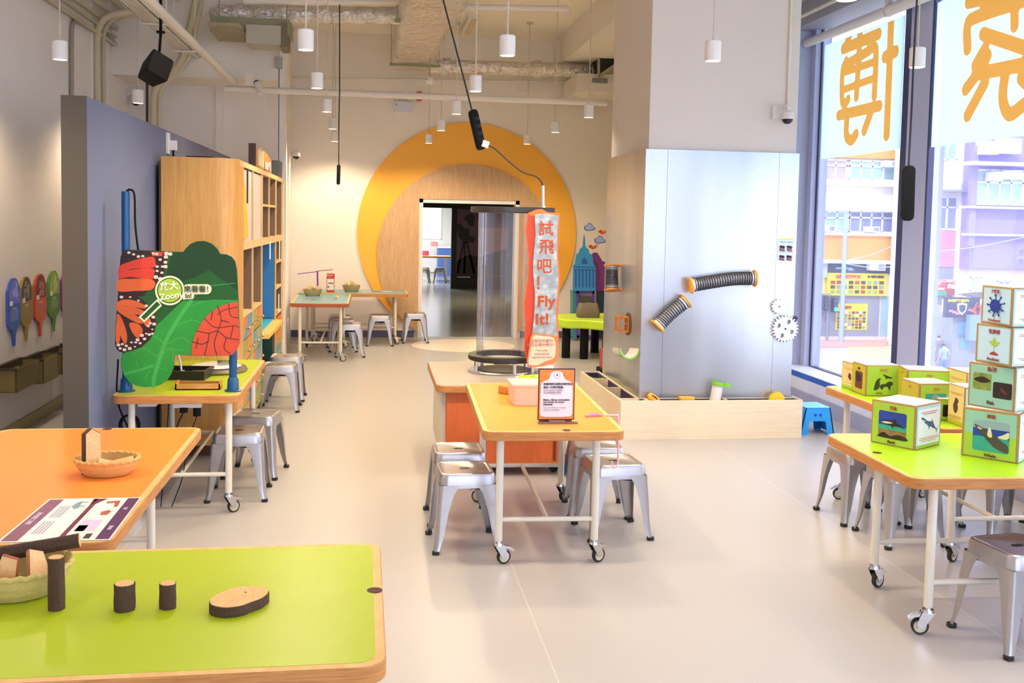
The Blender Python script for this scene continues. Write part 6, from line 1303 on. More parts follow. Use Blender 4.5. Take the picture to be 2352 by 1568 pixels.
for y in (10.3, 13.2):
    at_root(MB().span((.20, y - .02, 3.67), (.86, y + .02, 3.70)), 'support_bar', OLV, t)
    for x in (.22, .84): at_root(MB().cyl((x, y, 3.68), (x, y, ZC), .006, 6), 'hanger_rod', STEEL, t)
YE = 13.6; a0, a1 = PYY(985, 152, YE), PYY(1382, 163, YE)
t = thing('foil_duct', 'shiny round foil duct running level towards the pillar at the back', 'air duct', (a0 + a1) / 2)
at_root(wob(seg(a0, a1, 30), .095, 22, 6), 'duct', FOIL, t)
for s in (.10, .62): at_root(wob([a0 + (a1 - a0) * (s - .025), a0 + (a1 - a0) * (s - .015), a0 + (a1 - a0) * (s + .015), a0 + (a1 - a0) * (s + .025)], .12, 20, 7), 'joint', FOIL, t)
pA = PYY(1376, 160, 13.4); t = thing('air_outlet_box', 'black open air outlet box behind the pillar near the ceiling', 'air conditioner', pA)
at_root(MB().poly3(qy([(1376, 132), (1412, 108), (1412, 150), (1376, 178)], 13.2), (0, 1, 0), .4), 'case', M('outlet_black', '1d1a17', .5), t); m = MB()
for px in ([(1374, 131), (1412, 105), (1412, 110), (1376, 135)], [(1374, 172), (1412, 146), (1412, 152), (1376, 179)], [(1374, 131), (1378, 131), (1378, 176), (1374, 178)]): m.poly3(qy(px, 13.18), (0, 1, 0), .05)
at_root(m, 'flange', UNITG, t)
p0, p1 = PYY(1316, 213, 13.5), PYY(1404, 176, 13.5); t = thing('cassette_unit', 'white boxed air unit with a slatted grille behind the pillar top', 'air conditioner', (p0.x, 13.5, p0.z))
at_root(MB().poly3([(p0.x, 13.3, p0.z), (p1.x + .2, 13.3, p0.z), (p1.x + .2, 13.3, p1.z), (p0.x + .02, 13.3, p1.z)], (0, 1, 0), .9), 'case', M('beam_white', 'e2dcd4', .7), t)
m = MB()
for k in range(16): x = PYY(1360 + k * 2.3, 184, 13.29).x; m.span((x, 13.288, PYY(1360, 190, 13.3).z), (x + .007, 13.299, PYY(1360, 179, 13.3).z))
at_root(m, 'grille', M('grille_grey', '8d8f94', .5), t)
# pipes
def pipe(name, label, path, r, mat=PIPEW, bend=.08, n=12, cat='pipe', group=None, clips=0):
    P = arc_path(path, bend); o = MB().tube(P, r, n).build(name, mat); return tag(o, label, cat, group)
zl = PYY(700, 211, 10.7).z
pipe('sprinkler_pipe', 'thick white pipe crossing level in front of the back wall', [(-1.5, 10.7, zl), (2.5, 10.7, zl)], .034)
q = PYY(592, 196, 10.7); t = thing('pipe_valve', 'white pipe tee with an open round end above the cabinet', 'pipe fitting', (q.x, 10.66, zl + .03)); MB().cyl((0, 0, .03), (0, -.06, .03), .045, 16).cyl((0, -.06, .03), (.05, -.1, -.08), .03, 14).span((-.12, -.05, .0), (-.02, .05, .12)).build('fitting', PIPEW, t); MB().cyl((0, -.058, .03), (0, -.064, .03), .032, 14).build('opening', M('opening_dark', '5c5044', .6), t)
a = PYY(346, 0, 4.6); pipe('sprinkler_pipe', 'long white pipe slanting towards the back at upper left', [(-1.43, 4.0, zl + .07), (-1.43, 10.7, zl + .07), ], .034)
pipe('drain_pipe', 'stout white pipe above the cable tray at the top left', [(-2.02, 6.5, 3.93), (-2.02, 10.85, 3.93)], .055)
pipe('sprinkler_pipe', 'white ceiling pipe passing right of the foil trunk duct', [PYY(560, 4, 10.2), PYY(935, 4, 10.2), PYY(1040, 16, 10.2), PYY(1305, 20, 10.2), PYY(1306, 34, 10.2)], .03, bend=.03)
pipe('conduit', 'thin conduit line along the back wall at mid height', [PYY(665, 178, 14.3), PYY(1300, 188, 14.3)], .012)
pipe('conduit', 'grey conduit clipped on the back wall below the thick pipe', [PYY(660, 212, 14.3), PYY(695, 218, 14.3), PYY(890, 222, 14.3), PYY(960, 222, 14.3)], .011, M('conduit_grey', 'a79c84', .5), bend=.1)
t = thing('cable_tray', 'ribbed white cable tray running along the upper left', 'cable tray', (-1.86, 8, 3.32)); MB().span((-.075, -4, 0), (-.070, 2.9, .05)).span((.070, -4, 0), (.075, 2.9, .05)).span((-.075, -4, 0), (.075, 2.9, .004)).build('tray', PIPEW, t)
m = MB()
for k in range(4): m.cyl((-.05 + .033 * k, -4, -.004), (-.05 + .033 * k, 2.9, -.004), .006, 6)
m.build('rib', PIPEW, t)
for y in (-2.2, -.6, 1.0, 2.4): MB().box((0, y, -.014), (.24, .05, .014)).cyl((-.1, y, 0), (-.1, y, .95), .006, 6).cyl((.1, y, 0), (.1, y, .95), .006, 6).build('tray_hanger', PIPEW, t)
for k, (x, z, r) in enumerate(((-2.63, 3.42, .018), (-2.63, 3.5, .014), (-2.62, 3.58, .02), (-2.6, 3.68, .016), (-2.55, 3.78, .024), (-2.45, 3.9, .02), (-2.3, 4.0, .022))):
    pipe('conduit', 'painted conduit in the bundle along the top of the left wall', [(x, 3.5, z), (x, 7.5, z), (x, 10.89, z)], r, M('conduit_cream', 'c9bd9c', .5), group='conduits along the left wall top')
P = [PXX(x, y, -2.645) for x, y in ((165, 330), (165, 62), (172, 44), (265, 98), (300, 120))]
pipe('conduit', 'grey metal conduit rising then turning along the left wall', [P[0], P[1] + Vector((0, 0, .05)), P[2] + Vector((0, .15, 0)), P[3], Vector((-2.645, 10.6, P[4].z))], .018, M('conduit_steel', '9b9480', .45), bend=.15)
for k, (px, r, yt, lab) in enumerate(((268, .035, 70, 'thick white riser pipe on the left wall above the partition'), (282, .022, 76, 'thin white riser pipe beside the thick one on the left wall'))):
    p0, p1 = PXX(px, 330, -2.63), PXX(px, yt, -2.63); p0.z = 0; p0.y -= .75 + .03 * k; p1.y -= .75 + .03 * k; pipe('riser_pipe', lab, [p0, p1, p1 + Vector((.55, .1, .12)), p1 + Vector((.7, .1, .9))], r, M('conduit_cream', 'c9bd9c', .5), bend=.2)
for k, (px, r, lab) in enumerate(((351, .04, 'stout riser pipe in the corner behind the loudspeaker'), (364, .022, 'slim riser pipe in the corner behind the loudspeaker'))):
    p0, p1 = PYY(px, 330, 10.8), PYY(px + 2, 195, 10.8); p0.z = 0; pipe('riser_pipe', lab, [p0, p1, p1 + Vector((.3, -.1, .2)), p1 + Vector((.45, -.1, .9))], r, M('conduit_cream', 'c9bd9c', .5), bend=.2)
pipe('wall_trunking', 'dark slim riser line in the corner above the partition', [PYY(338, 330, 10.85), PYY(338, 180, 10.85)], .014, M('trunk_brown', '4a3c34', .5))
m = MB()
for px in (215, 250): p0, p1 = PXX(px, 330, -2.66), PXX(px, 60, -2.66); m.span((-2.67, p0.y - .03, p0.z), (-2.655, p0.y + .03, 4.2))
struct(m.build('trim_4', WALLW))
m = MB(); p0 = PYY(506, 300, 11.59)
m.span((p0.x - .05, 11.57, 0), (p0.x + .03, 11.6, 3.12)); struct(m.build('trim_5', WALLW))
p0 = PYY(657, 300, 11.0); struct(MB().span((-.99, 11.0, 0), (-.94, 11.06, 4.27)).build('trim_6', WHITE))
p0 = PYY(648, 330, 10.95); pipe('conduit', 'thin dark conduit down the wall corner by the cabinet end', [(-.995, 10.97, 2.1), (-.995, 10.97, 3.35)], .004, M('trunk_brown', '4a3c34', .5))
tag(MB().box((0, 0, 0), (.07, .04, .12)).build('junction_box', UNITG, loc=PYY(641, 144, 10.86)), 'grey junction box on the beam by the thick pipe', 'junction box')
tag(MB().box((0, 0, 0), (.13, .05, .13)).build('junction_box', WHITE, loc=PYY(1200, 196, 14.3)), 'square white junction box on the back wall right of centre', 'junction box')
# fluorescent batten on the ceiling
t = thing('ceiling_batten', 'fluorescent batten with a yellowed cover on the ceiling at the back', 'ceiling light', PZ(1078, 52, ZC)); MB().box((0, 0, -.025), (.13, 1.1, .05)).build('housing', WHITE, t); MB().box((.02, 0, -.056), (.055, 1.04, .014)).build('cover', M('cover_yellow', 'd8c48a', .4), t)
# loudspeaker
p0 = PXX(352, 160, -2.05); sp = PYY(355, 160, 8.6); t = thing('loudspeaker', 'black loudspeaker tilted on a ceiling bracket at upper left', 'speaker', sp)
R_ = Matrix.Rotation(.75, 3, 'Z') @ Matrix.Rotation(-.35, 3, 'X') @ Matrix.Rotation(.5, 3, 'Y')
def tilt(mb): return mb.xf(R_.to_4x4())
tilt(MB().loft([[(x, y, z) for x, z in rrect(w_, h_, .015, 3)] for w_, h_, y in ((.15, .17, .1), (.19, .22, -.07), (.19, .22, -.09))])).build('cabinet', BLACK, t); tilt(MB().loft([[(x, y, z) for x, z in rrect(w_, h_, .015, 3)] for w_, h_, y in ((.185, .215, -.09), (.175, .205, -.102))])).build('grille', M('speaker_grille', '262420', .6, bump=.5, bscale=300), t)
MB().cyl((.03, .02, .10), (.045, .02, .30), .011, 10).ball((.03, .02, .12), .022, 10).cyl((.045, .02, .30), (.045, .02, .315), .035, 14).cyl((.045, .02, .30), (.045, .02, ZC - sp.z), .012, 10).build('bracket', BLACK, t)
# emergency light, bell, detector, cameras
p0 = PYY(926, 246, YB); t = thing('emergency_light', 'white emergency light with two round heads on the back wall', 'emergency light', (p0.x, YB, p0.z)); MB().box((0, -.035, 0), (.26, .07, .14)).build('body', M('em_body', 'd5d6e6', .4), t)
for s in (-1, 1):
    h_ = MB().lathe([(.0, 0), (.035, .0), (.038, .02), (.02, .035), (.0, .035)], n=20).xf(Matrix.Rotation(PI / 2, 4, 'X')).xf(Matrix.Translation((s * .085, -.02, .11))).build('lamp_head', M('em_lens', 'ddd8cc', .2), t)
MB().poly3([(-.11, -.0715, .02), (-.085, -.0715, .02), (-.0975, -.0715, .05)], (0, 1, 0), .001).build('mark', M('em_mark', '3a4fb0', .5), t, smooth=0)
p0 = PYY(963, 221, YB); t = thing('alarm_bell', 'red fire alarm bell half behind the thick pipe on the back wall', 'alarm bell', (p0.x, YB, p0.z)); MB().lathe([(0, .055), (.03, .052), (.055, .04), (.068, .015), (.07, 0), (0, 0)], n=24).xf(Matrix.Rotation(PI / 2, 4, 'X')).build('gong', M('alarm_red', 'd32a1c', .35), t)
p0 = PYY(987, 188, 12.8); t = thing('smoke_detector', 'white smoke detector hanging on a rod below the foil trunk duct', 'smoke detector', p0); MB().lathe([(0, -.03), (.035, -.03), (.05, -.005), (.055, .01), (.04, .012), (.04, .05), (0, .05)], n=22).build('detector', WHITE, t); MB().cyl((0, 0, .05), (0, 0, ZC - p0.z), .008, 8).build('rod', STEEL, t)
def dome(label, loc, wall, s=1.0, arm=True):
    t = thing('dome_camera', label, 'security camera', loc, group='dome cameras'); CW = M('camera_white', 'e0dcd8', .35)
    MB().lathe([(0, .055), (.03, .055), (.048, .04), (.055, .0), (.055, -.012), (.0, -.012)], n=24).build('housing', CW, t); MB().lathe([(.0, -.052), (.025, -.046), (.04, -.03), (.044, -.012), (0, -.012)], n=20).build('dome_glass', M('dome_dark', '2a2230', .12), t)
    w_ = Vector(wall); MB().tube(catmull([(0, 0, .05), (0, 0, .085), w_ * .5 + Vector((0, 0, .09)), w_ + Vector((0, 0, .07))], 5), .016, 10).box(w_ + Vector((0, 0, .05)), (.02 if abs(w_.x) > abs(w_.y) else .08, .02 if abs(w_.y) > abs(w_.x) else .08, .11)).build('wall_arm', CW, t); return t
q = PYY(674, 358, 13.6); dome('white dome camera on the wall above the back teal tables', (-1.0, 13.5, q.z), (-.1, 0, 0))
q = PYY(1810, 270, 7.62); dome('white dome camera on the pillar corner by the window', (q.x, 7.63, q.z), (-.045, .11, 0))
q = PXX(310, 232, -2.57); dome('dome camera on the left wall behind a pendant lamp', (-2.56, q.y, q.z), (-.10, 0, 0))
pq = PYY(1812, 245, PYF + .02); pipe('conduit', 'white conduit up the pillar corner above the dome camera', [(pq.x - .01, PYF + .02, pq.z), (pq.x - .01, PYF + .02, ZC)], .014)
# hanging power strips
def strip(label, p0, p1, wd, cordpath, plug=None, sockets=4, depth=.04, facing=None):
    p0, p1 = Vector(p0), Vector(p1); t = thing('power_strip', label, 'power strip', (p0 + p1) / 2, group='hanging power strips'); d = (p1 - p0); L = d.length; d.normalize(); n = Vector(facing or (0, -1, 0)); n = (n - d * n.dot(d)).normalized(); s = d.cross(n)
    a = MB(); a.loft([[p0.lerp(p1, .5) + s * x * k + d * y * k + n * h for x, y in rrect(wd, L, wd * .42, 6)] for k, h in ((.96, -depth / 2), (1, -depth / 2 + .004), (1, depth / 2 - .004), (.94, depth / 2))]); at_root(a, 'housing', BLACK, t)
    if sockets:
        m = MB()
        for k in range(sockets):
            c = p0 + d * (L * (.24 + .18 * k)) + n * (depth / 2)
            for u, v, w_, h_ in ((-.008, -.010, .004, .008), (.008, -.010, .004, .008), (0, .006, .008, .005), (-.018, 0, .007, .014)): o = c + s * u + d * v; m.loft([[o + s * x + d * y + n * h for x, y in rrect(w_, h_, .001, 1)] for h in (.0, .0012)])
        at_root(m, 'sockets', M('socket_grey', '4a4b58', .4), t, smooth=0)
    at_root(MB().tube(cordpath, .006, 8), 'cord', M('cord_dark', '211d1c', .5), t)
    if plug is not None: at_root(MB().box(plug, (.045, .035, .045), Matrix.Rotation(.3, 3, 'Y')), 'plug', WHITE, t)
    return t
YH = ky - .05
s0, s1 = PYY(1085, 252, YH), PYY(1106, 344, YH)
strip('black power strip hanging on a slanting cable with a white plug', s0, s1, .062, [PYY(1084, 254, YH), PYY(1060, 160, YH), PYY(1018, 0, YH), to_ceiling(PYY(1018, 0, YH), PYY(992, -120, YH))], PYY(1115, 331, YH - .04), facing=(.45, -1, .1))
tag(MB().tube(catmull([PYY(1120, 333, YH - .04), PYY(1138, 343, YH), PYY(1170, 372, YH), PYY(1200, 395, YH), PYY(1228, 404, YH), PYY(1241, 414, YH), PYY(1247, 426, ky)], 7), .006, 8).build('hanging_cable', M('cord_brown', '4a3a34', .5)), 'dark cable drooping from the white plug to the kiosk pole', 'cable')
YV = 10.2
strip('small distant black power strip hanging left of the yellow panel', PYY(778, 378, YV), PYY(777, 424, YV), .036, [PYY(778, 380, YV), PYY(778, 300, YV), PYY(780, 210, YV), PYY(780, 56, YV), to_ceiling(PYY(780, 56, YV), PYY(780, 30, YV))], sockets=0)
YV = 5.5
strip('large black power strip hanging in front of the window mullion', PYY(2087, 380, YV), PYY(2083, 507, YV), .072, [PYY(2087, 382, YV), PYY(2094, 250, YV), PYY(2098, 150, YV), PYY(2106, 0, YV), to_ceiling(PYY(2106, 0, YV), PYY(2110, -60, YV))], sockets=0, facing=(-.2, -1, 0))
# sockets on the partition
p0 = PXX(384, 329, -1.474); t = thing('wall_socket', 'white wall socket with a black plug cable on the blue partition', 'socket', (-1.474, p0.y, p0.z)); MB().box((.006, 0, 0), (.012, .09, .15)).build('plate', WHITE, t); MB().box((.03, .06, -.01), (.05, .04, .07)).build('plug', WHITE, t); MB().tube(catmull([(.03, .06, -.04), (.03, .07, -.12), (.02, .08, -.3)], 4), .007, 8).build('cord', BLACK, t)
t = thing('wall_socket', 'small white socket low on the side wall by the back tables', 'socket', (-1.04, 12.6, .42)); MB().box((.004, 0, 0), (.012, .09, .09)).build('plate', WHITE, t); MB().box((.02, .0, -.06), (.03, .04, .16)).build('adapter', WHITE, t)
t = thing('call_point', 'tiny red fire call point on the wall edge beside the cabinet', 'alarm button', (-.955, 10.99, 1.16)); MB().box((0, 0, 0), (.03, .02, .09)).build('body', M('alarm_red', 'd32a1c', .35), t)

# ================================================================== the street outside, one floor below
ZG = -4.8
struct(MB().span((5.2, -20, ZG - .2), (140, 150, ZG)).build('road', M('asphalt_pale', 'bdbab8', .8, var=.05, scale=.6)))
ys_ = M('road_yellow', 'e8dc8a', .8, var=.1)
m = MB()
for y0 in (789, 797, 806, 812, 819):
    q = [PZ(x, y, ZG) for x, y in ((1945, y0), (2062, y0 - 2), (2062, y0 + 2), (1950, y0 + 4))]; m.poly3([Vector((p.x, p.y, ZG + .005)) for p in q], (0, 0, 1), .01)
for y0 in (805, 813, 822):
    q = [PZ(x, y, ZG) for x, y in ((2110, y0), (2150, y0 - 1), (2150, y0 + 3), (2110, y0 + 4))]; m.poly3([Vector((p.x, p.y, ZG + .005)) for p in q], (0, 0, 1), .01)
tag(m.build('road_marking', ys_), 'yellow crossing stripes painted on the road outside', 'road marking', kind='structure')
q = [PZ(x, y, ZG) for x, y in ((1850, 800), (2035, 797), (2040, 783), (1850, 783))]
struct(MB().poly3([Vector((p.x, p.y, ZG)) for p in q], (0, 0, 1), .12).build('pavement', M('pavement_red', 'd8a79a', .8, var=.08, scale=2)))
YA = PZ(1931, 786, ZG).y + .4
W_PALE = M('facade_cream', 'eae0dc', .8, var=.03, scale=.5); W_WHT = M('facade_white', 'f1eef0', .8, var=.02); W_ORG = M('facade_orange', 'eea860', .7, var=.04); W_PNK = M('facade_pink', 'e08c9e', .7, var=.04); W_PUR = M('facade_purple', '9a8cdc', .7, var=.05, scale=.5); W_PURD = M('facade_violet', '9b8fb8', .7, var=.05); W_BGE = M('facade_beige', 'e3d3c6', .8, var=.04)
GLD = M('window_dark', '8b90b4', .25, var=.2, scale=2); GLC = M('window_curtain', 'b9a9c2', .5, var=.25, scale=3); GLG = M('window_green', 'a9c4c9', .3, var=.2, scale=2); FRW = M('frame_white', 'eeeef6', .5); AWN = M('awning_grey', '9a98aa', .6)
SHUT = WOOD('shutter_grey', '8b8d9a', 'a0a2ae', (.1, .1, 14), 3, .5); YSGN = M('sign_yellow', 'f5df3a', .5); RSGN = M('sign_crimson', 'd5525e', .5); TSGN = M('sign_teal', '3a9a86', .5); NSGN = M('sign_navy', '2c3560', .5)
def rc(x0, y0, x1, y1, Y):
    a = PYY(x0, (y0 + y1) / 2, Y); b = PYY(x1, (y0 + y1) / 2, Y); c = PYY((x0 + x1) / 2, y0, Y); d = PYY((x0 + x1) / 2, y1, Y); return a.x, b.x, d.z, c.z
def fb(mb, x0, y0, x1, y1, Y, out, back=.0): a, b, c, d = rc(x0, y0, x1, y1, Y); return mb.span((a, Y - out, c), (b, Y + back, d))
def fwin(t, x0, y0, x1, y1, Y, cols, mat, transom=None):
    """window on a facade: pane part with its frame as a sub-part"""
    p = at_root(fb(MB(), x0, y0, x1, y1, Y, .03), 'window_pane', mat, t, smooth=0); m = MB(); a, b, c, d = rc(x0, y0, x1, y1, Y); f = .045
    for k in range(cols + 1): x = a + (b - a) * k / cols; m.span((x - f, Y - .09, c), (x + f, Y - .03, d))
    for z in [c, d] + ([d - (d - c) * transom] if transom else []): m.span((a - f, Y - .09, z - f), (b + f, Y - .03, z + f))
    m.xf(Matrix.Translation(t.location).inverted()); m.build('window_frame', FRW, p, smooth=0)
a, b, c, d = rc(1780, 200, 2068, 800, YA)
t = thing('apartment_building', 'cream and orange apartment block seen through the far window', 'building', (a, YA, ZG))
at_root(MB().span((a, YA, ZG), (b, YA + 8, d + 3)), 'wall', W_PALE, t, smooth=0)
at_root(fb(fb(MB(), 1780, 335, 2062, 362, YA, .25), 1780, 540, 2062, 596, YA, .35), 'orange_band', W_ORG, t, smooth=0)
at_root(fb(fb(fb(fb(MB(), 1780, 413, 2062, 426, YA, .4), 1780, 478, 2062, 484, YA, .5), 1780, 533, 2062, 540, YA, .5), 1780, 596, 2062, 604, YA, .55), 'ledge', W_WHT, t, smooth=0)
at_root(fb(fb(MB(), 2058, 330, 2070, 640, YA, .6), 1780, 604, 2062, 626, YA, .02), 'corner_pier', W_WHT, t, smooth=0)
fwin(t, 1867, 367, 1943, 413, YA, 3, GLC, .28); fwin(t, 1950, 370, 2054, 413, YA, 4, GLG, .30); fwin(t, 1866, 486, 1948, 533, YA, 3, GLG, .3); fwin(t, 1950, 486, 2050, 533, YA, 4, GLD, .3)
at_root(fb(MB(), 1862, 604, 2050, 628, YA, .05), 'shop_transom', M('transom_dark', '5d6480', .5), t, smooth=0); at_root(fb(MB(), 1862, 604, 1895, 636, YA, .3), 'grey_hoarding', M('hoarding_grey', 'b7c0d6', .6), t, smooth=0)
at_root(fb(MB(), 1780, 676, 2018, 772, YA, .06), 'shutter', SHUT, t, smooth=0); at_root(fb(MB(), 2022, 680, 2062, 772, YA, .04), 'shop_window', GLG, t, smooth=0); at_root(fb(MB(), 1780, 772, 2062, 786, YA, .25), 'plinth', W_BGE, t, smooth=0)
def signboard(name, label, x0, y0, x1, y1, Y, mat, writes, pics=0, th=.25, extra=None):
    a, b, c, d = rc(x0, y0, x1, y1, Y); t = thing(name, label, 'sign', (a, Y - th, c)); at_root(MB().span((a, Y - th, c), (b, Y, d)), 'board', mat, t, smooth=0); w_, h = b - a, d - c
    if pics:
        m = MB(); rr = random.Random(int(x0)); MM = [M('pic%d' % i, q, .6) for i, q in enumerate(('5a4a44', 'b0463a', '8f9ab0', 'e9e2d2', '3f4a5a', '9ab06a'))]
        nx, ny, zlo, zhi, xlo = pics
        for i in range(nx):
            for j in range(ny): xx = a + w_ * (xlo + (.97 - xlo) * i / nx); zz = c + h * (zlo + (zhi - zlo) * j / ny); m.mat(rr.randrange(6)).span((xx, Y - th - .03, zz), (xx + w_ * (.97 - xlo) / nx * .72, Y - th, zz + h * (zhi - zlo) / ny * .72))
        at_root(m, 'pictures', MM, t, smooth=0)
    for (u, v, body, sz, mt) in writes: text(body, sz * h, mt, t, (Vector((a + w_ * u, Y - th, c + h * v)), Vector((1, 0, 0)), Vector((0, 0, 1)), Vector((0, -1, 0))), lift=.03, depth=.005, bold=.01)
    if extra: extra(t, a, b, c, d, Y - th)
    return t
INKR, INKP, INKK = M('sign_ink_red', 'c8402c', .5), M('sign_ink_pink', 'e0607a', .5), M('sign_ink_black', '3a3a4a', .5)
signboard('shop_sign', 'large yellow shop sign with goods pictures across the street', 1896, 627, 2032, 678, YA, YSGN, [(.34, .84, '永興豐收海味店', .17, INKP), (.80, .85, '35 4523 88823', .13, INKK)], (9, 3, .10, .72, .05))
signboard('shop_sign', 'small yellow and red sign at the left window edge', 1850, 634, 1888, 672, YA, YSGN, [(.5, .08, '海味', .2, INKR)], (3, 3, .25, .95, .3))
signboard('shop_poster', 'large yellow picture poster on the roller shutter outside', 1918, 697, 1990, 757, YA, YSGN, [(.3, .85, '特價優惠', .12, INKR)], (8, 6, .05, .74, .05), th=.1)
signboard('shop_poster', 'yellow poster on the shutter at the left window edge', 1852, 692, 1885, 757, YA, YSGN, [], (4, 6, .05, .85, .2), th=.1)
for k, (x0, y0, x1, y1, lab) in enumerate(((1882, 517, 1908, 532, 'left boxy air conditioner above the orange band outside'), (1982, 520, 2009, 533, 'right boxy air conditioner above the orange band outside'), (2022, 370, 2052, 384, 'air conditioner in the uppermost cream facade windows'), (1990, 603, 2022, 620, 'outdoor fan unit over the yellow shop sign'))):
    a, b, c, d = rc(x0, y0, x1, y1, YA - .12); t = thing('air_conditioner', lab, 'air conditioner', (a, YA - .1, c), group='air conditioners on the cream facade'); at_root(MB().span((a, YA - .7, c), (b, YA - .12, d)), 'case', W_WHT, t); at_root(MB().span((a + (b - a) * .5, YA - .72, c + .06), (b - .05, YA - .7, d - .06)), 'grille', GLD, t, smooth=0)
# pink and white block, purple block, beige lower block further right
YP_ = YA - 3.0
b1 = b; a, b, c, d = rc(2100, 200, 2214, 800, YP_); a = max(a, b1 + .05); t = thing('apartment_building', 'white and pink block seen just right of the window mullion', 'building', (a, YP_, ZG))
at_root(MB().span((a, YP_, ZG), (b, YP_ + 2.3, d + 3)), 'wall', W_WHT, t, smooth=0); at_root(fb(MB(), 2100, 530, 2193, 612, YP_, .1), 'pink_band', W_PNK, t, smooth=0); at_root(fb(MB(), 2193, 320, 2214, 760, YP_, .35), 'pier', W_PALE, t, smooth=0)
fwin(t, 2134, 325, 2196, 366, YP_, 3, GLG); fwin(t, 2128, 452, 2196, 526, YP_, 3, GLD, .32); at_root(fb(MB(), 2120, 436, 2200, 441, YP_, .9), 'awning', AWN, t, smooth=0); at_root(fb(MB(), 2100, 612, 2193, 640, YP_, .04), 'shop_transom', GLD, t, smooth=0); at_root(fb(MB(), 2100, 678, 2193, 790, YP_, .04), 'shop_window', M('shop_dark', '7f86a4', .4), t, smooth=0)
signboard('shop_sign', 'red property agency sign with white characters outside', 2104, 642, 2168, 667, YP_, RSGN, [(.56, .66, '地產代理', .36, W_WHT), (.55, .2, 'PROPERTY AGENCY', .22, W_WHT)]); signboard('shop_sign', 'teal strip sign reading 168 under the red sign', 2104, 667, 2168, 678, YP_, TSGN, [(.42, .5, '168', .7, W_WHT)]); signboard('shop_sign', 'dark red sign at the edge of the pink block', 2169, 645, 2191, 676, YP_, M('sign_maroon', 'a8384a', .5), [(.5, .6, '忠誠', .4, W_WHT)])
tx0, tx1, tz0, tz1 = rc(2100, 700, 2186, 752, YP_ - .4); m = MB(); n = 40
m.loft([[(tx0 + (tx1 - tx0) * k / n, YP_ - .9 - (.12 if k % 2 else 0), tz0) for k in range(n + 1)], [(tx0 + (tx1 - tx0) * k / n, YP_ - .3 - (.06 if k % 2 else 0), tz1) for k in range(n + 1)]], False, False, close=False); tag(m.build('corrugated_awning', M('awning_taupe', 'b7aea6', .7, var=.15)), 'corrugated grey awning over the shop under the red sign', 'awning')
YQ = YA - 4.3
a, b, c, d = rc(2234, 100, 2480, 800, YQ); t = thing('apartment_building', 'purple apartment block at the right edge of the near window', 'building', (a, YQ, ZG))
zs = PYY(2300, 618, YQ).z
at_root(MB().span((a, YQ, zs), (b, YQ + 1.1, d + 6)), 'wall', W_PUR, t, smooth=0); at_root(MB().span((a + .2, YQ + .3, ZG), (b, YQ + 1.05, zs)), 'lower_wall', W_BGE, t, smooth=0); at_root(fb(MB(), 2234, 572, 2480, 618, YQ, .02), 'soffit_band', W_PURD, t, smooth=0)
at_root(fb(fb(fb(MB(), 2208, 476, 2480, 481, YQ, .5), 2208, 538, 2480, 543, YQ, .4), 2208, 376, 2480, 384, YQ, 1.0), 'ledge', M('ledge_lilac', 'd9d3ee', .6), t, smooth=0); at_root(fb(MB(), 2222, 335, 2236, 565, YQ, .3), 'pier', W_PUR, t, smooth=0)
fwin(t, 2240, 392, 2400, 470, YQ, 6, GLG, .36); fwin(t, 2228, 636, 2250, 668, YQ + .3, 2, GLG); fwin(t, 2290, 645, 2318, 668, YQ + .3, 2, GLD)
m = MB()
for k in range(5): m.tube(catmull([PYY(2200 + 10 * k, 676 + 2 * k, YQ - .3), PYY(2260, 672 + 3 * k, YQ - .3), PYY(2320, 680 - 2 * k, YQ - .3), PYY(2360, 676, YQ - .3)], 5), .03, 5)
tag(m.build('overhead_cable', M('wire_dark', '4c4d62', .6)), 'bundle of dark cables sagging along the beige lower wall', 'cable')
for k, (x0, y0, x1, y1, lab) in enumerate(((2240, 326, 2276, 356, 'left white outdoor fan unit high on the purple block'), (2284, 320, 2328, 354, 'right white outdoor fan unit high on the purple block'), (2262, 396, 2286, 416, 'left window air conditioner of the purple block'), (2290, 394, 2330, 412, 'right window air conditioner of the purple block'))):
    a, b, c, d = rc(x0, y0, x1, y1, YQ - .12); t = thing('air_conditioner', lab, 'air conditioner', (a, YQ - .1, c), group='air conditioners on the purple block'); at_root(MB().span((a, YQ - .8, c), (b, YQ - .12, d)), 'case', W_WHT, t)
    if k < 2: at_root(MB().cyl(((a + b) / 2 - .1, YQ - .8, (c + d) / 2), ((a + b) / 2 - .1, YQ - .82, (c + d) / 2), (d - c) * .38, 20), 'fan_grille', M('fan_grey', 'c5c9da', .5), t)
    else: at_root(MB().span((a + .05, YQ - .82, c + .06), (a + (b - a) * .6, YQ - .8, d - .06)), 'grille', M('fan_grey', 'c5c9da', .5), t, smooth=0)
YR = YA - 12
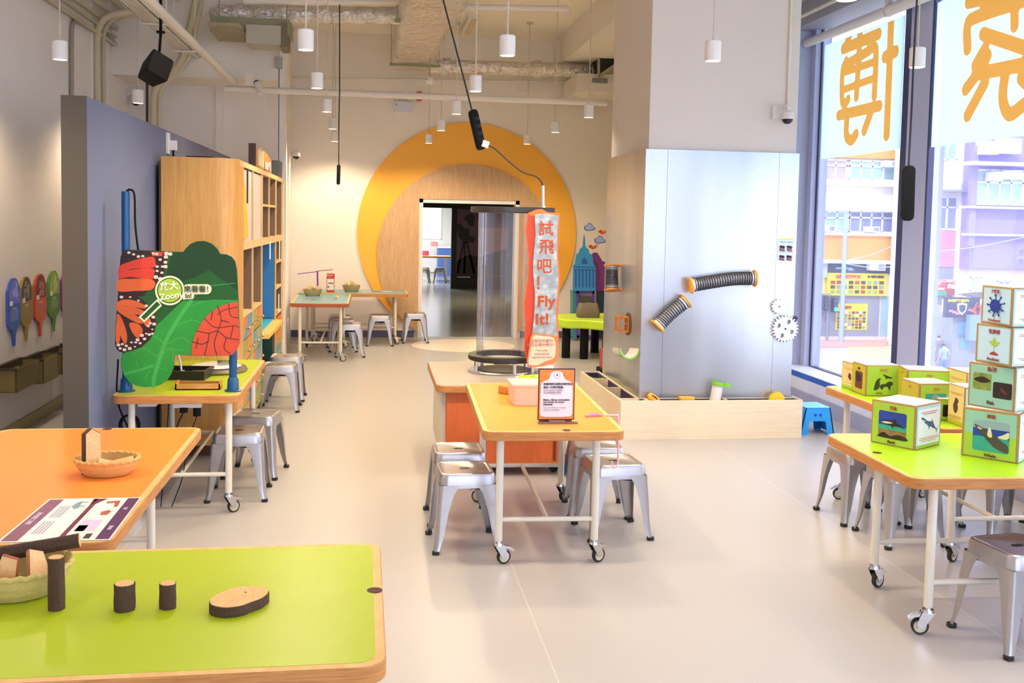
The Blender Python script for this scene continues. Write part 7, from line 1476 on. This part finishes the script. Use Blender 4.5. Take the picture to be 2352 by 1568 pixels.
def shield(t, a, b, c, d, y):
    cx, cz, r = a + (b - a) * .46, c + (d - c) * .45, (d - c) * .26
    m = MB(); m.poly3([(cx - r, y - .03, cz + r * .9), (cx, y - .03, cz + r * 1.15), (cx + r, y - .03, cz + r * .9), (cx + r * .85, y - .03, cz - r * .4), (cx, y - .03, cz - r * 1.2), (cx - r * .85, y - .03, cz - r * .4)], (0, 1, 0), .02); m.mat(1).poly3([(cx - r * .7, y - .05, cz + r * .6), (cx, y - .05, cz + r * .8), (cx + r * .7, y - .05, cz + r * .6), (cx + r * .6, y - .05, cz - r * .3), (cx, y - .05, cz - r * .85), (cx - r * .6, y - .05, cz - r * .3)], (0, 1, 0), .02)
    m.mat(2)
    for k in range(3): m.span((a + (b - a) * (.08 + .1 * k), y - .03, c + (d - c) * (.28 - .06 * k)), (a + (b - a) * (.20 + .1 * k), y, c + (d - c) * (.38 - .06 * k))); m.span((a + (b - a) * (.66 + .08 * k), y - .03, c + (d - c) * (.34 - .06 * k)), (a + (b - a) * (.74 + .08 * k), y, c + (d - c) * (.44 - .06 * k)))
    at_root(m, 'emblem', [W_WHT, NSGN, M('sign_pink_bits', 'd98aa0', .5)], t, smooth=0)
signboard('shop_sign', 'navy shop sign with a white shield behind the box stack', 2166, 682, 2243, 728, YR, NSGN, [(.34, .84, '大力防盜產品中心', .14, YSGN)], extra=shield)
a, b, c, d = rc(2186, 728, 2243, 860, YR); t = thing('street_kiosk', 'grey shuttered shop under the navy sign outside', 'shop', (a, YR, ZG)); at_root(MB().span((a, YR, ZG), (b, YR + 3, d)), 'wall', SHUT, t, smooth=0); at_root(fb(fb(MB(), 2200, 736, 2222, 770, YR, .05), 2204, 775, 2226, 800, YR, .05), 'poster', M('poster_azure', '6f9fd8', .5, var=.3, scale=3), t, smooth=0); at_root(fb(MB(), 2218, 722, 2243, 780, YR - .3, .3), 'cabinet', M('box_blue_grey', '7f98c4', .5), t, smooth=0)
a, b, c, d = rc(2246, 700, 2480, 860, YR); t = thing('street_shop', 'white shop front right of the navy sign outside', 'shop', (a, YR - 1, ZG)); at_root(MB().span((a, YR - .5, ZG), (b, YR + 3, d)), 'wall', W_WHT, t, smooth=0); text('佐', .9, M('sign_ink_red', 'c8402c', .5), t, (PYY(2251, 718, YR - .5), Vector((1, 0, 0)), Vector((0, 0, 1)), Vector((0, -1, 0))), lift=.03)
# street furniture
q = PZ(1931, 788, ZG); t = thing('street_lamp_post', 'pale blue-grey post standing at the kerb outside the far window', 'post', (q.x, q.y, ZG)); zt_ = PYY(1931, 490, q.y).z - ZG
MB().cyl((0, 0, 0), (0, 0, zt_), .14, 14, .11).build('pole', M('pole_bluegrey', 'a9b8d6', .5), t); MB().box((0, 0, zt_ * .58), (.9, .12, .08)).box((.4, 0, zt_ * .57), (.3, .2, .1)).build('bracket', M('pole_bracket', '8f9bb8', .5), t)
q = PZ(1899, 786, ZG); t = thing('traffic_light', 'dark traffic light showing green at the corner outside', 'traffic light', (q.x, q.y, ZG)); s_ = q.y / FPX
MB().cyl((0, 0, 0), (0, 0, 120 * s_), .07, 10).build('pole', M('pole_grey', '8b90a6', .5), t)
for dx, dz in ((-10, 96), (14, 92)):
    o = MB().box((dx * s_, -.1, dz * s_), (13 * s_, .3, 34 * s_)).build('signal_head', M('signal_dark', '3c4056', .5), t); m = MB()
    for k in range(3): m.cyl((dx * s_, -.26, (dz + 10 - 10 * k) * s_), (dx * s_, -.3, (dz + 10 - 10 * k) * s_), .13, 12)
    m.build('lens', M('lens_dark', '55586a', .3), o)
MB().cyl((14 * s_, -.305, 82 * s_), (14 * s_, -.33, 82 * s_), .12, 12).build('green_light', M('signal_green', '3fe0b0', .4, emit=1.5), t)
m = MB()
for (xa_, ya_, xb_, yb_) in ((1860, 590, 1935, 604), (1935, 604, 2062, 612), (1935, 600, 2062, 560), (2115, 640, 2352, 652), (2115, 580, 2352, 545)):
    A, B = PYY(xa_, ya_, 39), PYY(xb_, yb_, 37); mid = (A + B) / 2 - Vector((0, 0, .1)); m.tube(catmull([A, mid, B], 5), .02, 5)
tag(m.build('tram_wire', M('wire_pale', 'aeb2cc', .6)), 'thin overhead wires strung above the street outside', 'wire')

# ------------------------------------------------------------------ people on the street
def person(label, loc, h, rz, shirt, pants, hair=True, bare=0.0, stride=.12, arm=.1, skirt=None):
    """standing or walking figure: one skinned body, hair and clothes as children"""
    t = thing('person', label, 'person', loc, rz); k = h / 1.72
    SK = M('skin', 'd9a88c', .6, var=.05)
    V = []; E = []; Rd = []
    def v(x, y, z, r, p=None):
        V.append((x * k, y * k, z * k)); Rd.append(r * k)
        if p is not None: E.append((p, len(V) - 1))
        return len(V) - 1
    pel = v(0, 0, .94, .125); wa = v(0, .01, 1.08, .115, pel); ch = v(0, 0, 1.26, .14, wa); ub = v(0, .01, 1.40, .11, ch); nk = v(0, -.01, 1.50, .052, ub); hd = v(0, -.025, 1.58, .085, nk); ht = v(0, -.03, 1.66, .08, hd); v(0, -.125, 1.60, .018, hd)
    for s in (-1, 1):
        st = stride * s
        hp = v(s * .09, 0, .88, .095, pel); kn = v(s * .10, -st * .8, .48, .06, hp); an = v(s * .10, -st * .9 + .04, .09, .038, kn); v(s * .105, -st * .9 - .13, .035, .035, an)
        sh = v(s * .17, .01, 1.40, .062, ub); el = v(s * .23, .03 + st * .4, 1.13, .042, sh); wr = v(s * .24, -.05 + st * .9 - arm, .90, .028, el); pm_ = v(s * .24, -.07 + st * .95 - arm, .83, .03, wr)
        for j in range(4): v(s * .24 + .0, -.10 + st * .95 - arm + .022 * j, .745 + .006 * abs(j - 1.5), .0095, pm_)
        v(s * .225, -.115 + st * .95 - arm, .80, .010, pm_)
    me = bpy.data.meshes.new('body'); me.from_pydata(V, E, []); o = bpy.data.objects.new('body', me); COL.objects.link(o)
    md = o.modifiers.new('skin', 'SKIN'); md.use_smooth_shade = True
    for i, r in enumerate(Rd): me.skin_vertices[0].data[i].radius = (r, r * .8 if i in (0, 1, 2) else r)
    me.skin_vertices[0].data[0].use_root = True
    o.modifiers.new('sub', 'SUBSURF').levels = 2
    bpy.context.view_layer.update(); dg = bpy.context.evaluated_depsgraph_get(); nm = bpy.data.meshes.new_from_object(o.evaluated_get(dg)); o.modifiers.clear(); o.data = nm; o.parent = t; nm.materials.clear(); nm.materials.append(SK)
    # clothes: the body surface pushed out over its own region
    def garment(name, mat, test, off):
        bm = bmesh.new(); bm.from_mesh(nm); bm.normal_update()
        bmesh.ops.delete(bm, geom=[f for f in bm.faces if not test(f.calc_center_median() / k)], context='FACES')
        for q_ in bm.verts: q_.co += q_.normal * off
        g = bpy.data.meshes.new(name); bm.to_mesh(g); bm.free(); g.materials.append(mat); g.polygons.foreach_set('use_smooth', [True] * len(g.polygons)); oo = bpy.data.objects.new(name, g); COL.objects.link(oo); oo.parent = t
    garment('shirt', shirt, lambda c: .92 < c.z < 1.455 and not (abs(c.x) > .19 and c.z < 1.16), .012); garment('trousers', pants, lambda c: (.97 if True else 0) > c.z > .07 + bare and abs(c.x) < .195, .014); garment('shoes', M('shoe_dark', '3a3640', .6), lambda c: c.z < .075, .008)
    garment('hair', M('hair_dark', '2c2628', .6, var=.2), lambda c: c.z > 1.585 and (c.y > -.06 or c.z > 1.69), .014)
    return t
q = PZ(1864, 800, ZG); person('person in a purple top and dark trousers walking at the left window edge', (q.x, q.y, ZG), 1.5, .9, M('shirt_mauve', 'b28fc0', .8, var=.15), M('trousers_slate', '6a6f8a', .8), stride=.1)
q = PZ(2160, 862, ZG); person('person in a grey shirt and shorts walking away behind the box stack', (PYY(2156, 800, 42).x, 42, ZG), 1.74, PI + .2, M('shirt_grey', '7f7f92', .8), M('shorts_mauve', '8f8098', .8), bare=.42, stride=.15)
person('person in a light blue shirt seen from behind by the crossing', (PYY(2169, 800, 40).x, 40, ZG), 1.60, PI - .1, M('shirt_blue', '93a3d6', .8), M('trousers_blue', '6f7fb8', .8), stride=.06)
